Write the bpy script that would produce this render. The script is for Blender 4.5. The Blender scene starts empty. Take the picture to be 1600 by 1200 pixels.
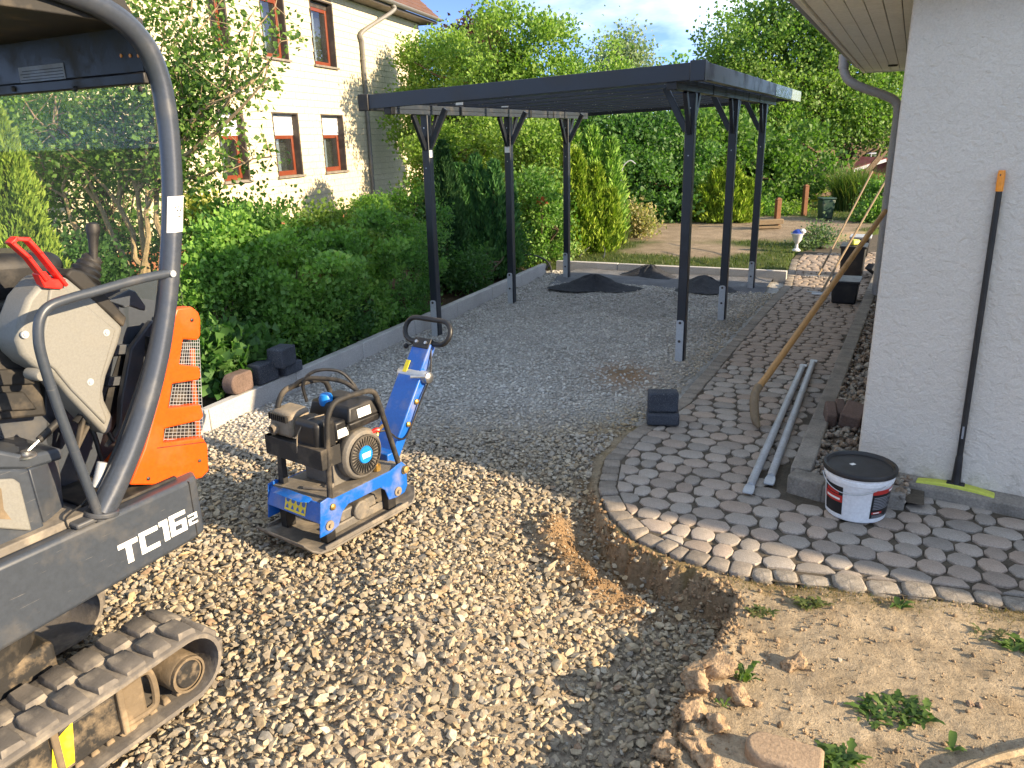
import bpy, math, random
import numpy as np
from mathutils import Vector, Matrix

random.seed(11)
rng = np.random.default_rng(11)
SC = bpy.context.scene
COL = SC.collection
R = math.radians

# ------------------------------------------------------------------ camera
CAM_F, CAM_PITCH, CAM_ROLL, CAM_H = 1206.77, 0.3087, -0.0245, 1.9603
cam_data = bpy.data.cameras.new('camera')
cam = bpy.data.objects.new('camera', cam_data)
COL.objects.link(cam)
cam_data.sensor_fit = 'HORIZONTAL'
cam_data.sensor_width = 36.0
cam_data.lens = 36.0 * CAM_F / 1600.0
cam_data.clip_start = 0.05
cam_data.clip_end = 3000.0
FW = np.array([0, math.cos(CAM_PITCH), -math.sin(CAM_PITCH)])
_up = np.array([0, math.sin(CAM_PITCH), math.cos(CAM_PITCH)])
_rt = np.array([1.0, 0, 0])
RT = _rt * math.cos(CAM_ROLL) + _up * math.sin(CAM_ROLL)
UP = _up * math.cos(CAM_ROLL) - _rt * math.sin(CAM_ROLL)
CP = np.array([0, 0, CAM_H])
m = Matrix(((RT[0], UP[0], -FW[0], 0), (RT[1], UP[1], -FW[1], 0), (RT[2], UP[2], -FW[2], CAM_H), (0, 0, 0, 1)))
cam.matrix_world = m
SC.camera = cam

# ------------------------------------------------------------------ sky, sun, exposure
SUN_EL = 21.0
SUN_S = 26.0          # sun stands to the right (+x), a little behind the camera
SUN_DIR = Vector((math.cos(R(SUN_EL)) * math.cos(R(SUN_S)), -math.cos(R(SUN_EL)) * math.sin(R(SUN_S)), math.sin(R(SUN_EL))))
SC.view_settings.view_transform = 'Standard'
SC.view_settings.look = 'None'
SC.view_settings.gamma = 1.0
SC.view_settings.exposure = 2.72
world = bpy.data.worlds.new('World')
SC.world = world
world.use_nodes = True
wn, wl = world.node_tree.nodes, world.node_tree.links
wn.clear()
w_out = wn.new('ShaderNodeOutputWorld')
w_bg = wn.new('ShaderNodeBackground')
sky = wn.new('ShaderNodeTexSky')
sky.sky_type = 'NISHITA'
sky.sun_disc = False
sky.sun_elevation = R(SUN_EL)
sky.sun_rotation = R(90 + SUN_S)
sky.altitude = 200
sky.air_density = .085
sky.dust_density = .05
sky.ozone_density = 1.0
w_bg.inputs['Strength'].default_value = 0.15
w_tc = wn.new('ShaderNodeTexCoord')
w_map = wn.new('ShaderNodeMapping')
w_map.inputs['Scale'].default_value = (1.5, 1.5, 4.6)
w_map.inputs['Location'].default_value = (0.55, 0.2, 0.35)
wl.new(w_tc.outputs['Generated'], w_map.inputs['Vector'])
w_n = wn.new('ShaderNodeTexNoise')
w_n.inputs['Scale'].default_value = 1.7
w_n.inputs['Detail'].default_value = 9
w_n.inputs['Roughness'].default_value = 0.55
wl.new(w_map.outputs['Vector'], w_n.inputs['Vector'])
w_r = wn.new('ShaderNodeValToRGB')
w_r.color_ramp.elements[0].position = 0.43
w_r.color_ramp.elements[1].position = 0.62
wl.new(w_n.outputs['Fac'], w_r.inputs['Fac'])
w_mix = wn.new('ShaderNodeMix')
w_mix.data_type = 'RGBA'
w_mix.inputs['B'].default_value = (1.78, 2.10, 2.50, 1)
wl.new(w_r.outputs['Color'], w_mix.inputs['Factor'])
wl.new(sky.outputs['Color'], w_mix.inputs['A'])
wl.new(w_mix.outputs['Result'], w_bg.inputs['Color'])
wl.new(w_bg.outputs['Background'], w_out.inputs['Surface'])
sun_data = bpy.data.lights.new('sun', 'SUN')
sun_data.energy = 2.0
sun_data.angle = R(0.53)
sun_data.color = (1.0, 0.785, 0.52)
sun = bpy.data.objects.new('sun', sun_data)
COL.objects.link(sun)
sun.rotation_euler = SUN_DIR.to_track_quat('Z', 'Y').to_euler()
SC.cycles.max_bounces = 8
SC.cycles.diffuse_bounces = 5
SC.cycles.glossy_bounces = 3
SC.cycles.transmission_bounces = 5
SC.cycles.transparent_max_bounces = 8
SC.cycles.use_denoising = True

# ------------------------------------------------------------------ measuring helpers (sight lines of the photograph, metres)
def sight(px, py):
    return FW + RT * (px - 800) / CAM_F + UP * (600 - py) / CAM_F
def on_z(px, py, z=0.0):
    d = sight(px, py)
    return CP + d * (z - CAM_H) / d[2]
def on_y(px, py, y):
    d = sight(px, py)
    return CP + d * y / d[1]
def on_plane(px, py, p0, n):
    d = sight(px, py)
    return CP + d * (np.dot(p0 - CP, n) / np.dot(d, n))

# ------------------------------------------------------------------ mesh helpers
def np_mesh(name, V, F, smooth=True, col=None):
    """V n x 3, F m x k (all faces with k corners)"""
    me = bpy.data.meshes.new(name)
    V = np.ascontiguousarray(V, dtype=np.float32)
    F = np.ascontiguousarray(F, dtype=np.int32)
    me.vertices.add(len(V))
    me.vertices.foreach_set('co', V.ravel())
    me.loops.add(F.size)
    me.loops.foreach_set('vertex_index', F.ravel())
    me.polygons.add(len(F))
    me.polygons.foreach_set('loop_start', np.arange(0, F.size, F.shape[1], dtype=np.int32))
    if smooth:
        me.polygons.foreach_set('use_smooth', np.ones(len(F), dtype=bool))
    me.update(calc_edges=True)
    if col is not None:
        at = me.color_attributes.new('Col', 'FLOAT_COLOR', 'POINT')
        c4 = np.ones((len(V), 4), dtype=np.float32)
        c4[:, :3] = col
        at.data.foreach_set('color', c4.ravel())
    return me

def link(name, me, mat=None, parent=None, bevel=0.0, segs=2):
    o = bpy.data.objects.new(name, me)
    COL.objects.link(o)
    if mat is not None and me is not None and not me.materials:
        me.materials.append(mat)
    if parent is not None:
        o.parent = parent
    if bevel:
        b = o.modifiers.new('Bevel', 'BEVEL')
        b.width = bevel
        b.segments = segs
        b.limit_method = 'ANGLE'
        b.angle_limit = R(35)
    return o

def tag(o, label=None, cat=None, group=None, kind=None):
    if label: o['label'] = label
    if cat: o['category'] = cat
    if group: o['group'] = group
    if kind: o['kind'] = kind
    return o

def thing(name, label, cat, loc=(0, 0, 0), rotz=0.0, group=None):
    o = bpy.data.objects.new(name, None)
    COL.objects.link(o)
    o.empty_display_size = 0.1
    o.location = loc
    o.rotation_euler = (0, 0, rotz)
    return tag(o, label, cat, group)

class MB:
    """collects simple shapes, then links them as one mesh object"""
    def __init__(self):
        self.v = []; self.f = []
    def add(self, vs, fs):
        b = len(self.v)
        self.v += [tuple(float(c) for c in p) for p in vs]
        self.f += [tuple(b + i for i in f) for f in fs]
        return self
    def hexa(self, p):
        """8 points: bottom ring 0-3, top ring 4-7"""
        return self.add(p, [(3, 2, 1, 0), (4, 5, 6, 7), (0, 1, 5, 4), (1, 2, 6, 5), (2, 3, 7, 6), (3, 0, 4, 7)])
    def box(self, x0, x1, y0, y1, z0, z1):
        return self.hexa([(x0, y0, z0), (x1, y0, z0), (x1, y1, z0), (x0, y1, z0), (x0, y0, z1), (x1, y0, z1), (x1, y1, z1), (x0, y1, z1)])
    def obox(self, c, sx, sy, sz, M=None):
        M = M or Matrix.Identity(3)
        P = []
        for z in (-.5, .5):
            for x, y in ((-.5, -.5), (.5, -.5), (.5, .5), (-.5, .5)):
                P.append(Vector(c) + M @ Vector((x * sx, y * sy, z * sz)))
        return self.hexa(P)
    def bar(self, a, b, w, h, up=(0, 0, 1)):
        """rectangular bar from a to b, w sideways, h along up"""
        a, b, up = Vector(a), Vector(b), Vector(up)
        d = (b - a).normalized()
        s = d.cross(up)
        if s.length < 1e-4: s = d.cross(Vector((0, 1, 0)))
        s.normalize(); u = s.cross(d)
        P = []
        for q in (a, b):
            pass
        r = [(-.5, -.5), (.5, -.5), (.5, .5), (-.5, .5)]
        P = [a + s * (w * i) + u * (h * j) for i, j in r] + [b + s * (w * i) + u * (h * j) for i, j in r]
        return self.hexa(P)
    def tube(self, pts, r, n=10, caps=True, closed=False, ring=None):
        pts = [Vector(p) for p in pts]
        N = len(pts)
        rs = r if isinstance(r, (list, tuple)) else [r] * N
        T = []
        for i in range(N):
            if closed: t = pts[(i + 1) % N] - pts[i - 1]
            else: t = pts[min(i + 1, N - 1)] - pts[max(i - 1, 0)]
            T.append(t.normalized())
        ref = Vector((0, 0, 1)) if abs(T[0].z) < .9 else Vector((1, 0, 0))
        nrm = (ref - T[0] * ref.dot(T[0])).normalized()
        vs = []; fs = []
        for i in range(N):
            nrm = (nrm - T[i] * nrm.dot(T[i]))
            if nrm.length < 1e-5: nrm = T[i].orthogonal()
            nrm.normalize()
            bi = T[i].cross(nrm)
            for k in range(n):
                a = 2 * math.pi * k / n
                vs.append(pts[i] + nrm * (math.cos(a) * rs[i]) + bi * (math.sin(a) * rs[i]))
        M = N if closed else N - 1
        for i in range(M):
            j = (i + 1) % N
            for k in range(n):
                l = (k + 1) % n
                fs.append((i * n + k, i * n + l, j * n + l, j * n + k))
        if caps and not closed:
            fs.append(tuple(range(n - 1, -1, -1)))
            fs.append(tuple((N - 1) * n + k for k in range(n)))
        return self.add(vs, fs)
    def lathe(self, prof, n=24, c=(0, 0, 0), axis='z', cap=True):
        """profile (r, h) list turned about the axis through c"""
        vs = []; fs = []
        def P(r, h, a):
            x, y = r * math.cos(a), r * math.sin(a)
            q = {'z': (x, y, h), 'y': (x, h, -y), 'x': (h, x, y)}[axis]
            return (q[0] + c[0], q[1] + c[1], q[2] + c[2])
        for r, h in prof:
            for k in range(n):
                vs.append(P(r, h, 2 * math.pi * k / n))
        for i in range(len(prof) - 1):
            for k in range(n):
                l = (k + 1) % n
                fs.append((i * n + k, i * n + l, (i + 1) * n + l, (i + 1) * n + k))
        if cap:
            fs.append(tuple(range(n - 1, -1, -1)))
            fs.append(tuple((len(prof) - 1) * n + k for k in range(n)))
        return self.add(vs, fs)
    def prism(self, poly, d):
        """polygon of 3d points pushed along vector d"""
        n = len(poly)
        d = Vector(d)
        a = [Vector(p) for p in poly]
        nr = Vector((0, 0, 0))
        for i in range(n):
            nr += a[i].cross(a[(i + 1) % n])
        if nr.dot(d) > 0: a = a[::-1]
        vs = a + [p + d for p in a]
        fs = [tuple(range(n)), tuple(range(2 * n - 1, n - 1, -1))]
        fs += [((i + 1) % n, i, n + i, n + (i + 1) % n) for i in range(n)]
        return self.add(vs, fs)
    def mesh(self, name, smooth=True, ang=38):
        me = bpy.data.meshes.new(name)
        me.from_pydata(self.v, [], self.f)
        me.update()
        if smooth:
            me.shade_smooth()
            me.set_sharp_from_angle(angle=R(ang))
        return me
    def build(self, name, mat, parent=None, bevel=0.0, smooth=True, segs=2, ang=38):
        return link(name, self.mesh(name, smooth, ang), mat, parent, bevel, segs)

def bez(pts, n=8):
    """smooth open path through points (Catmull-Rom)"""
    P = [Vector(p) for p in pts]
    P = [P[0] * 2 - P[1]] + P + [P[-1] * 2 - P[-2]]
    out = []
    for i in range(1, len(P) - 2):
        for k in range(n):
            t = k / n
            a, b, c, d = P[i - 1], P[i], P[i + 1], P[i + 2]
            out.append(0.5 * ((2 * b) + (c - a) * t + (2 * a - 5 * b + 4 * c - d) * t * t + (3 * b - a - 3 * c + d) * t ** 3))
    out.append(P[-2])
    return out

def vnoise(x, y, s=1.0, seed=0):
    """cheap smooth 2d value noise, -1..1, numpy arrays"""
    x = np.asarray(x, float) * s + seed * 17.13; y = np.asarray(y, float) * s + seed * 5.7
    xi, yi = np.floor(x), np.floor(y)
    fx, fy = x - xi, y - yi
    fx = fx * fx * (3 - 2 * fx); fy = fy * fy * (3 - 2 * fy)
    def h(a, b):
        q = np.sin(a * 127.1 + b * 311.7 + seed * 74.7) * 43758.5453
        return (q - np.floor(q)) * 2 - 1
    return (h(xi, yi) * (1 - fx) + h(xi + 1, yi) * fx) * (1 - fy) + (h(xi, yi + 1) * (1 - fx) + h(xi + 1, yi + 1) * fx) * fy
def fbm(x, y, s=1.0, seed=0, o=4):
    r = 0; a = 1
    for k in range(o):
        r = r + a * vnoise(x, y, s * 2 ** k, seed + k); a *= .5
    return r
def sstep(a, b, x):
    t = np.clip((np.asarray(x, float) - a) / (b - a), 0, 1)
    return t * t * (3 - 2 * t)
def in_poly(x, y, poly):
    x = np.asarray(x, float); y = np.asarray(y, float)
    r = np.zeros(x.shape, bool)
    n = len(poly)
    for i in range(n):
        x0, y0 = poly[i]; x1, y1 = poly[(i + 1) % n]
        if y0 == y1: continue
        c = ((y0 > y) != (y1 > y)) & (x < (x1 - x0) * (y - y0) / (y1 - y0) + x0)
        r ^= c
    return r
def d_line(x, y, line):
    x = np.asarray(x, float); y = np.asarray(y, float)
    d = np.full(x.shape, 1e9)
    for (x0, y0), (x1, y1) in zip(line[:-1], line[1:]):
        dx, dy = x1 - x0, y1 - y0
        t = np.clip(((x - x0) * dx + (y - y0) * dy) / (dx * dx + dy * dy), 0, 1)
        d = np.minimum(d, np.hypot(x - x0 - t * dx, y - y0 - t * dy))
    return d
# ------------------------------------------------------------------ materials
def new_mat(name):
    mt = bpy.data.materials.new(name)
    mt.use_nodes = True
    nt = mt.node_tree
    b = nt.nodes['Principled BSDF']
    return mt, nt, b
def lk(nt, a, b): nt.links.new(a, b)
def noise(nt, scale, detail=5, rough=.55, coord='Object', vec=None, dist=0.0):
    t = nt.nodes.new('ShaderNodeTexNoise')
    t.inputs['Scale'].default_value = scale
    t.inputs['Detail'].default_value = detail
    t.inputs['Roughness'].default_value = rough
    t.inputs['Distortion'].default_value = dist
    if vec is None:
        tc = nt.nodes.get('TC') or nt.nodes.new('ShaderNodeTexCoord')
        tc.name = 'TC'
        vec = tc.outputs[coord]
    lk(nt, vec, t.inputs['Vector'])
    return t.outputs['Fac']
def ramp(nt, fac, a, b, ca=(0, 0, 0, 1), cb=(1, 1, 1, 1)):
    r = nt.nodes.new('ShaderNodeValToRGB')
    r.color_ramp.elements[0].position = a; r.color_ramp.elements[0].color = ca
    r.color_ramp.elements[1].position = b; r.color_ramp.elements[1].color = cb
    lk(nt, fac, r.inputs['Fac'])
    return r.outputs['Color']
def mixc(nt, fac, a, b, mode='MIX'):
    x = nt.nodes.new('ShaderNodeMix')
    x.data_type = 'RGBA'; x.blend_type = mode
    for sock, val in (('Factor', fac), ('A', a), ('B', b)):
        if hasattr(val, 'is_linked'): lk(nt, val, x.inputs[sock])
        elif isinstance(val, (int, float)): x.inputs[sock].default_value = val
        else: x.inputs[sock].default_value = tuple(val)[:3] + (1,)
    return x.outputs['Result']
def bump(nt, b, h, strength=.3, dist=.01, prev=None):
    n = nt.nodes.new('ShaderNodeBump')
    n.inputs['Strength'].default_value = strength
    n.inputs['Distance'].default_value = dist
    lk(nt, h, n.inputs['Height'])
    if prev is not None: lk(nt, prev, n.inputs['Normal'])
    lk(nt, n.outputs['Normal'], b.inputs['Normal'])
    return n.outputs['Normal']

def paint(name, col, rough=.45, metal=0.0, dirt=(.30, .24, .17), amt=.25, scale=6.0, bumpy=.05, fine=60.0, spec=.5, seed_scale=None):
    """paint, plastic or metal with dust in shapes of its own and slight relief"""
    mt, nt, b = new_mat(name)
    n1 = noise(nt, scale, 7, .62)
    f = ramp(nt, n1, .5, .75)
    mul = nt.nodes.new('ShaderNodeMath'); mul.operation = 'MULTIPLY'
    mul.inputs[1].default_value = amt
    lk(nt, f, mul.inputs[0])
    n2 = noise(nt, fine, 4, .6)
    vary = ramp(nt, n2, .3, .7, (.88, .88, .88, 1), (1.08, 1.08, 1.08, 1))
    base = mixc(nt, 1.0, col, vary, 'MULTIPLY')
    c = mixc(nt, mul.outputs[0], base, dirt)
    lk(nt, c, b.inputs['Base Color'])
    rr = nt.nodes.new('ShaderNodeMapRange')
    rr.inputs['To Min'].default_value = rough
    rr.inputs['To Max'].default_value = min(1, rough + .3)
    lk(nt, f, rr.inputs['Value'])
    lk(nt, rr.outputs['Result'], b.inputs['Roughness'])
    b.inputs['Metallic'].default_value = metal
    b.inputs['Specular IOR Level'].default_value = spec
    if bumpy: bump(nt, b, n2, bumpy, .004)
    return mt

def vary_obj(nt, col, lo=.8, hi=1.2, tint=None):
    """each object its own shade"""
    oi = nt.nodes.new('ShaderNodeObjectInfo')
    r = ramp(nt, oi.outputs['Random'], 0, 1, (lo, lo, lo, 1), (hi, hi, hi, 1))
    c = mixc(nt, 1.0, col, r, 'MULTIPLY')
    if tint is not None:
        m2 = nt.nodes.new('ShaderNodeMath'); m2.operation = 'MULTIPLY'; m2.inputs[1].default_value = 7.31
        fr = nt.nodes.new('ShaderNodeMath'); fr.operation = 'FRACT'
        lk(nt, oi.outputs['Random'], m2.inputs[0]); lk(nt, m2.outputs[0], fr.inputs[0])
        k = ramp(nt, fr.outputs[0], .35, 1.0)
        c = mixc(nt, k, c, mixc(nt, 1.0, c, tint, 'MULTIPLY'))
    return c

def stone(name, col, dark=.6, rough=.9, scale=9, fine=90, bstr=.5, bdist=.004, tint=None, lo=.8, hi=1.2, speck=0.0):
    mt, nt, b = new_mat(name)
    base = vary_obj(nt, col, lo, hi, tint)
    n1 = noise(nt, scale, 6, .6)
    n2 = noise(nt, fine, 5, .65)
    c = mixc(nt, ramp(nt, n1, .35, .7), mixc(nt, 1.0, base, (dark, dark, dark), 'MULTIPLY'), base)
    c = mixc(nt, 1.0, c, ramp(nt, n2, .3, .7, (.72, .72, .72, 1), (1.22, 1.22, 1.22, 1)), 'MULTIPLY')
    if speck:
        n3 = noise(nt, fine * 2.3, 2, .5)
        c = mixc(nt, ramp(nt, n3, .62, .68, (0, 0, 0, 1), (speck, speck, speck, 1)), c, (.75, .73, .68))
    lk(nt, c, b.inputs['Base Color'])
    b.inputs['Roughness'].default_value = rough
    b.inputs['Specular IOR Level'].default_value = .25
    nn = bump(nt, b, n2, bstr, bdist)
    bump(nt, b, n1, bstr * .6, bdist * 3, nn)
    return mt

def attr_stone(name, rough=.85, fine=70, amt=1.0, bs=.35, bd=.004):
    """colour of each pebble or clod comes from the mesh, grain from noise"""
    mt, nt, b = new_mat(name)
    at = nt.nodes.new('ShaderNodeAttribute'); at.attribute_name = 'Col'
    n2 = noise(nt, fine, 4, .6)
    n1 = noise(nt, fine * .3, 3, .6)
    c = mixc(nt, amt, at.outputs['Color'], ramp(nt, n2, .3, .7, (.75, .75, .75, 1), (1.2, 1.2, 1.2, 1)), 'MULTIPLY')
    c = mixc(nt, amt, c, ramp(nt, n1, .3, .7, (.8, .78, .75, 1), (1.12, 1.12, 1.12, 1)), 'MULTIPLY')
    lk(nt, c, b.inputs['Base Color'])
    b.inputs['Roughness'].default_value = rough
    b.inputs['Specular IOR Level'].default_value = .12
    bump(nt, b, n2, bs, bd)
    return mt

def leafy(name, trans=.42, rough=.5, spec=.35):
    mt, nt, b = new_mat(name)
    at = nt.nodes.new('ShaderNodeAttribute'); at.attribute_name = 'Col'
    lk(nt, at.outputs['Color'], b.inputs['Base Color'])
    b.inputs['Roughness'].default_value = rough
    b.inputs['Specular IOR Level'].default_value = spec
    tr = nt.nodes.new('ShaderNodeBsdfTranslucent')
    tc = mixc(nt, 1.0, at.outputs['Color'], (1.08, 1.3, .5), 'MULTIPLY')
    lk(nt, tc, tr.inputs['Color'])
    mx = nt.nodes.new('ShaderNodeMixShader')
    mx.inputs[0].default_value = trans
    out = nt.nodes['Material Output']
    lk(nt, b.outputs[0], mx.inputs[1]); lk(nt, tr.outputs[0], mx.inputs[2])
    lk(nt, mx.outputs[0], out.inputs['Surface'])
    return mt

M = {}
M['leaf'] = leafy('leaf')
M['needle'] = leafy('needle', .22, .6, .2)
M['bark'] = stone('bark', (.16, .115, .075), .55, .95, 12, 60, .8, .01)
M['bark_pale'] = stone('bark_pale', (.34, .26, .16), .6, .9, 12, 60, .6, .008)
M['pebble'] = attr_stone('pebble')
M['clod'] = attr_stone('clod', .98, 75, 1.0, 1.0, .012)
M['paver'] = stone('paver', (.335, .30, .26), .82, .92, 7, 120, .55, .004, tint=(1.08, .96, .88), lo=.82, hi=1.16)
M['sett'] = stone('sett', (.27, .235, .195), .7, .92, 14, 130, .7, .004, lo=.8, hi=1.2)
M['granite'] = stone('granite', (.36, .32, .265), .5, .85, 22, 150, .8, .005, lo=.85, hi=1.15, speck=.3)
M['concrete'] = stone('concrete', (.46, .45, .43), .82, .93, 4, 140, .3, .002, lo=.93, hi=1.07)
M['concrete_old'] = stone('concrete_old', (.27, .245, .21), .6, .96, 8, 90, .8, .006, lo=.92, hi=1.08)
M['block_blue'] = stone('block_blue', (.060, .068, .085), .75, .9, 9, 110, .6, .004, lo=.85, hi=1.2, speck=.25)
M['brick_brown'] = stone('brick_brown', (.15, .105, .085), .7, .92, 9, 100, .6, .004, lo=.9, hi=1.15)
M['galv'] = paint('galvanised_steel', (.50, .52, .54), .42, .85, (.3, .28, .25), .25, 9, .04, 40)
M['galv_plate'] = paint('galvanised_plate', (.40, .42, .44), .5, .15, (.3, .28, .25), .2, 9)
M['galv_dull'] = paint('dull_galvanised', (.40, .42, .44), .5, .3, (.24, .22, .19), .45, 7, .05, 60)
M['anthracite'] = paint('anthracite_powder_coat', (.020, .023, .030), .34, 0.0, (.09, .09, .09), .16, 3, .03, 160, .5)
M['anth_inner'] = paint('anthracite_sheet', (.05, .056, .07), .32, 0.0, (.1, .1, .1), .12, 3, .03, 90, .4)
M['ex_grey'] = paint('excavator_grey', (.040, .049, .064), .40, 0.0, (.17, .145, .11), .42, 4, .05, 70, .5)
mt = M['ex_grey']; nt = mt.node_tree; b = nt.nodes['Principled BSDF']
mp = nt.nodes.new('ShaderNodeMapping'); mp.inputs['Scale'].default_value = (2.2, 2.2, 46); mp.inputs['Rotation'].default_value = (0, R(9), 0)
lk(nt, nt.nodes['TC'].outputs['Object'], mp.inputs['Vector'])
sc_ = ramp(nt, noise(nt, 5, 3, .55, vec=mp.outputs['Vector']), .70, .74, (0, 0, 0, 1), (.55, .55, .55, 1))
old = b.inputs['Base Color'].links[0].from_socket
lk(nt, mixc(nt, sc_, old, (.20, .19, .175)), b.inputs['Base Color'])
M['ex_pillar'] = paint('excavator_pillar', (.042, .051, .068), .28, 0.1, (.2, .18, .15), .16, 5, .03, 90, .55)
M['ex_orange'] = paint('excavator_orange', (.60, .075, .002), .36, 0.0, (.40, .16, .06), .14, 5, .02, 90, .5)
M['ex_lightgrey'] = paint('console_plastic', (.178, .178, .165), .55, 0.0, (.20, .18, .14), .35, 5, .10, 150, .4)
M['black'] = paint('black_plastic', (.012, .012, .013), .45, 0.0, (.14, .12, .095), .28, 8, .08, 120, .45)
M['black_dusty'] = paint('dusty_black', (.022, .021, .020), .65, 0.0, (.22, .18, .13), .55, 7, .12, 90, .35)
M['rubber'] = paint('track_rubber', (.135, .122, .108), .85, 0.0, (.36, .31, .24), .9, 9, .5, 45, .25)
M['mud_steel'] = paint('muddy_steel', (.15, .115, .075), .8, 0.0, (.40, .30, .19), .85, 8, .5, 40, .25)
M['mud_black'] = paint('muddy_black_steel', (.022, .021, .020), .6, 0.0, (.33, .25, .155), .75, 14, .3, 60, .35)
M['red'] = paint('red_plastic', (.70, .018, .012), .36, 0.0, (.4, .15, .1), .08, 6, .02, 90)
M['blue'] = paint('compactor_blue', (.006, .10, .42), .38, 0.0, (.34, .28, .20), .45, 7, .03, 90, .5)
M['blue_light'] = paint('blue_cap', (.01, .20, .62), .35, 0.0, (.3, .27, .2), .1, 9)
M['dust_plate'] = paint('dusty_plate', (.15, .135, .115), .75, .1, (.40, .34, .26), .9, 6, .3, 50, .3)
M['engine_grey'] = paint('engine_casting', (.15, .14, .125), .6, .3, (.38, .31, .22), .6, 9, .3, 60, .35)
M['beige_steel'] = paint('dusty_muffler', (.24, .20, .15), .7, .2, (.45, .37, .26), .7, 12, .2, 60, .3)
M['steel'] = paint('bright_steel', (.55, .55, .55), .3, .95, (.3, .26, .2), .2, 12)
M['brass'] = paint('dusty_brass', (.45, .28, .07), .4, .8, (.35, .28, .18), .4, 12)
M['white'] = paint('white_plastic', (.72, .74, .76), .38, 0.0, (.45, .42, .37), .12, 7, .02)
M['white_print'] = paint('white_print', (.78, .78, .74), .5, 0.0, (.3, .27, .22), .2, 30, 0)
M['yellow'] = paint('yellow_sticker', (.80, .62, .02), .45, 0.0, (.35, .28, .15), .35, 20, 0)
M['yellow_neon'] = paint('neon_yellow', (.50, .54, .07), .42, 0.0, (.35, .33, .15), .15, 20, 0)
M['orange_cap'] = paint('orange_plastic', (.80, .27, .01), .38)
M['label_red'] = paint('label_red', (.45, .025, .02), .45, 0.0, (.2, .1, .1), .05)
M['label_black'] = paint('label_black', (.010, .010, .012), .4, 0.0, (.1, .1, .1), .05)
M['label_grey'] = paint('label_grey', (.25, .26, .28), .5)
M['wood'] = paint('ash_handle', (.42, .235, .085), .55, 0.0, (.22, .13, .06), .45, 9, .1, 80, .35)
M['wood_worn'] = paint('worn_wood', (.21, .155, .095), .75, 0.0, (.12, .1, .08), .6, 14, .3, 70, .25)
M['wood_brown'] = paint('brown_post', (.17, .075, .035), .7, 0.0, (.1, .06, .04), .4, 14, .3, 60, .3)
M['window_wood'] = paint('window_wood', (.165, .036, .014), .45, 0.0, (.2, .1, .06), .2, 8)
M['curtain'] = paint('curtain', (.62, .63, .66), .85, 0.0, (.5, .5, .52), .2, 3, .1)
M['shutter'] = paint('roller_shutter', (.62, .63, .66), .6, 0.0, (.5, .48, .44), .1, 4)
M['trim_dark'] = paint('dark_trim', (.045, .038, .034), .6)
M['zinc'] = paint('zinc_pipe', (.20, .195, .185), .55, .15, (.2, .17, .13), .35, 6)
M['pvc_grey'] = paint('grey_pipe', (.33, .315, .295), .5, 0.0, (.2, .17, .13), .3, 6, .05)
M['soffit'] = paint('soffit_board', (.78, .75, .67), .7, 0.0, (.35, .3, .2), .2, 3, .1, 50, .3)
M['dark_gap'] = paint('dark_void', (.012, .011, .010), .95)
M['room'] = paint('dim_room', (.05, .048, .045), .9)
M['green_bin'] = paint('green_bin', (.012, .045, .03), .5)
M['red_roof'] = paint('red_shed_roof', (.20, .042, .035), .65, 0.0, (.12, .05, .04), .3, 6)
M['hose'] = paint('black_hose', (.03, .032, .034), .5)
M['cloth_blue'] = paint('blue_cloth', (.015, .06, .36), .8)
M['joint'] = stone('joint_sand', (.12, .10, .075), .6, .97, 9, 80, .8, .006)
M['black_sand'] = stone('basalt_grit', (.06, .064, .074), .7, .9, 12, 260, 1.0, .012)

# glass: slightly dusty pane, and house window pane
def glass(name, tint, dust, dust_col, rough=.02, refl=.05):
    mt, nt, b = new_mat(name)
    nt.nodes.remove(b)
    out = nt.nodes['Material Output']
    tr = nt.nodes.new('ShaderNodeBsdfTransparent'); tr.inputs[0].default_value = tuple(tint) + (1,)
    gl = nt.nodes.new('ShaderNodeBsdfGlossy'); gl.inputs['Roughness'].default_value = rough
    m1 = nt.nodes.new('ShaderNodeMixShader')
    m1.inputs[0].default_value = refl; lk(nt, tr.outputs[0], m1.inputs[1]); lk(nt, gl.outputs[0], m1.inputs[2])
    df = nt.nodes.new('ShaderNodeBsdfDiffuse'); df.inputs[0].default_value = tuple(dust_col) + (1,)
    m2 = nt.nodes.new('ShaderNodeMixShader')
    n = noise(nt, 3.0, 6, .6)
    mr = nt.nodes.new('ShaderNodeMapRange')
    mr.inputs['From Min'].default_value = .3; mr.inputs['From Max'].default_value = .75
    mr.inputs['To Min'].default_value = dust * .6; mr.inputs['To Max'].default_value = dust * 1.6
    lk(nt, n, mr.inputs['Value'])
    lk(nt, mr.outputs['Result'], m2.inputs[0]); lk(nt, m1.outputs[0], m2.inputs[1]); lk(nt, df.outputs[0], m2.inputs[2])
    lk(nt, m2.outputs[0], out.inputs['Surface'])
    return mt
M['cab_glass'] = glass('cab_glass', (.93, .95, .92), .045, (.55, .52, .44), .02, .008)
M['window_glass'] = glass('window_glass', (.75, .8, .82), .02, (.5, .5, .5), .01, .14)

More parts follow.
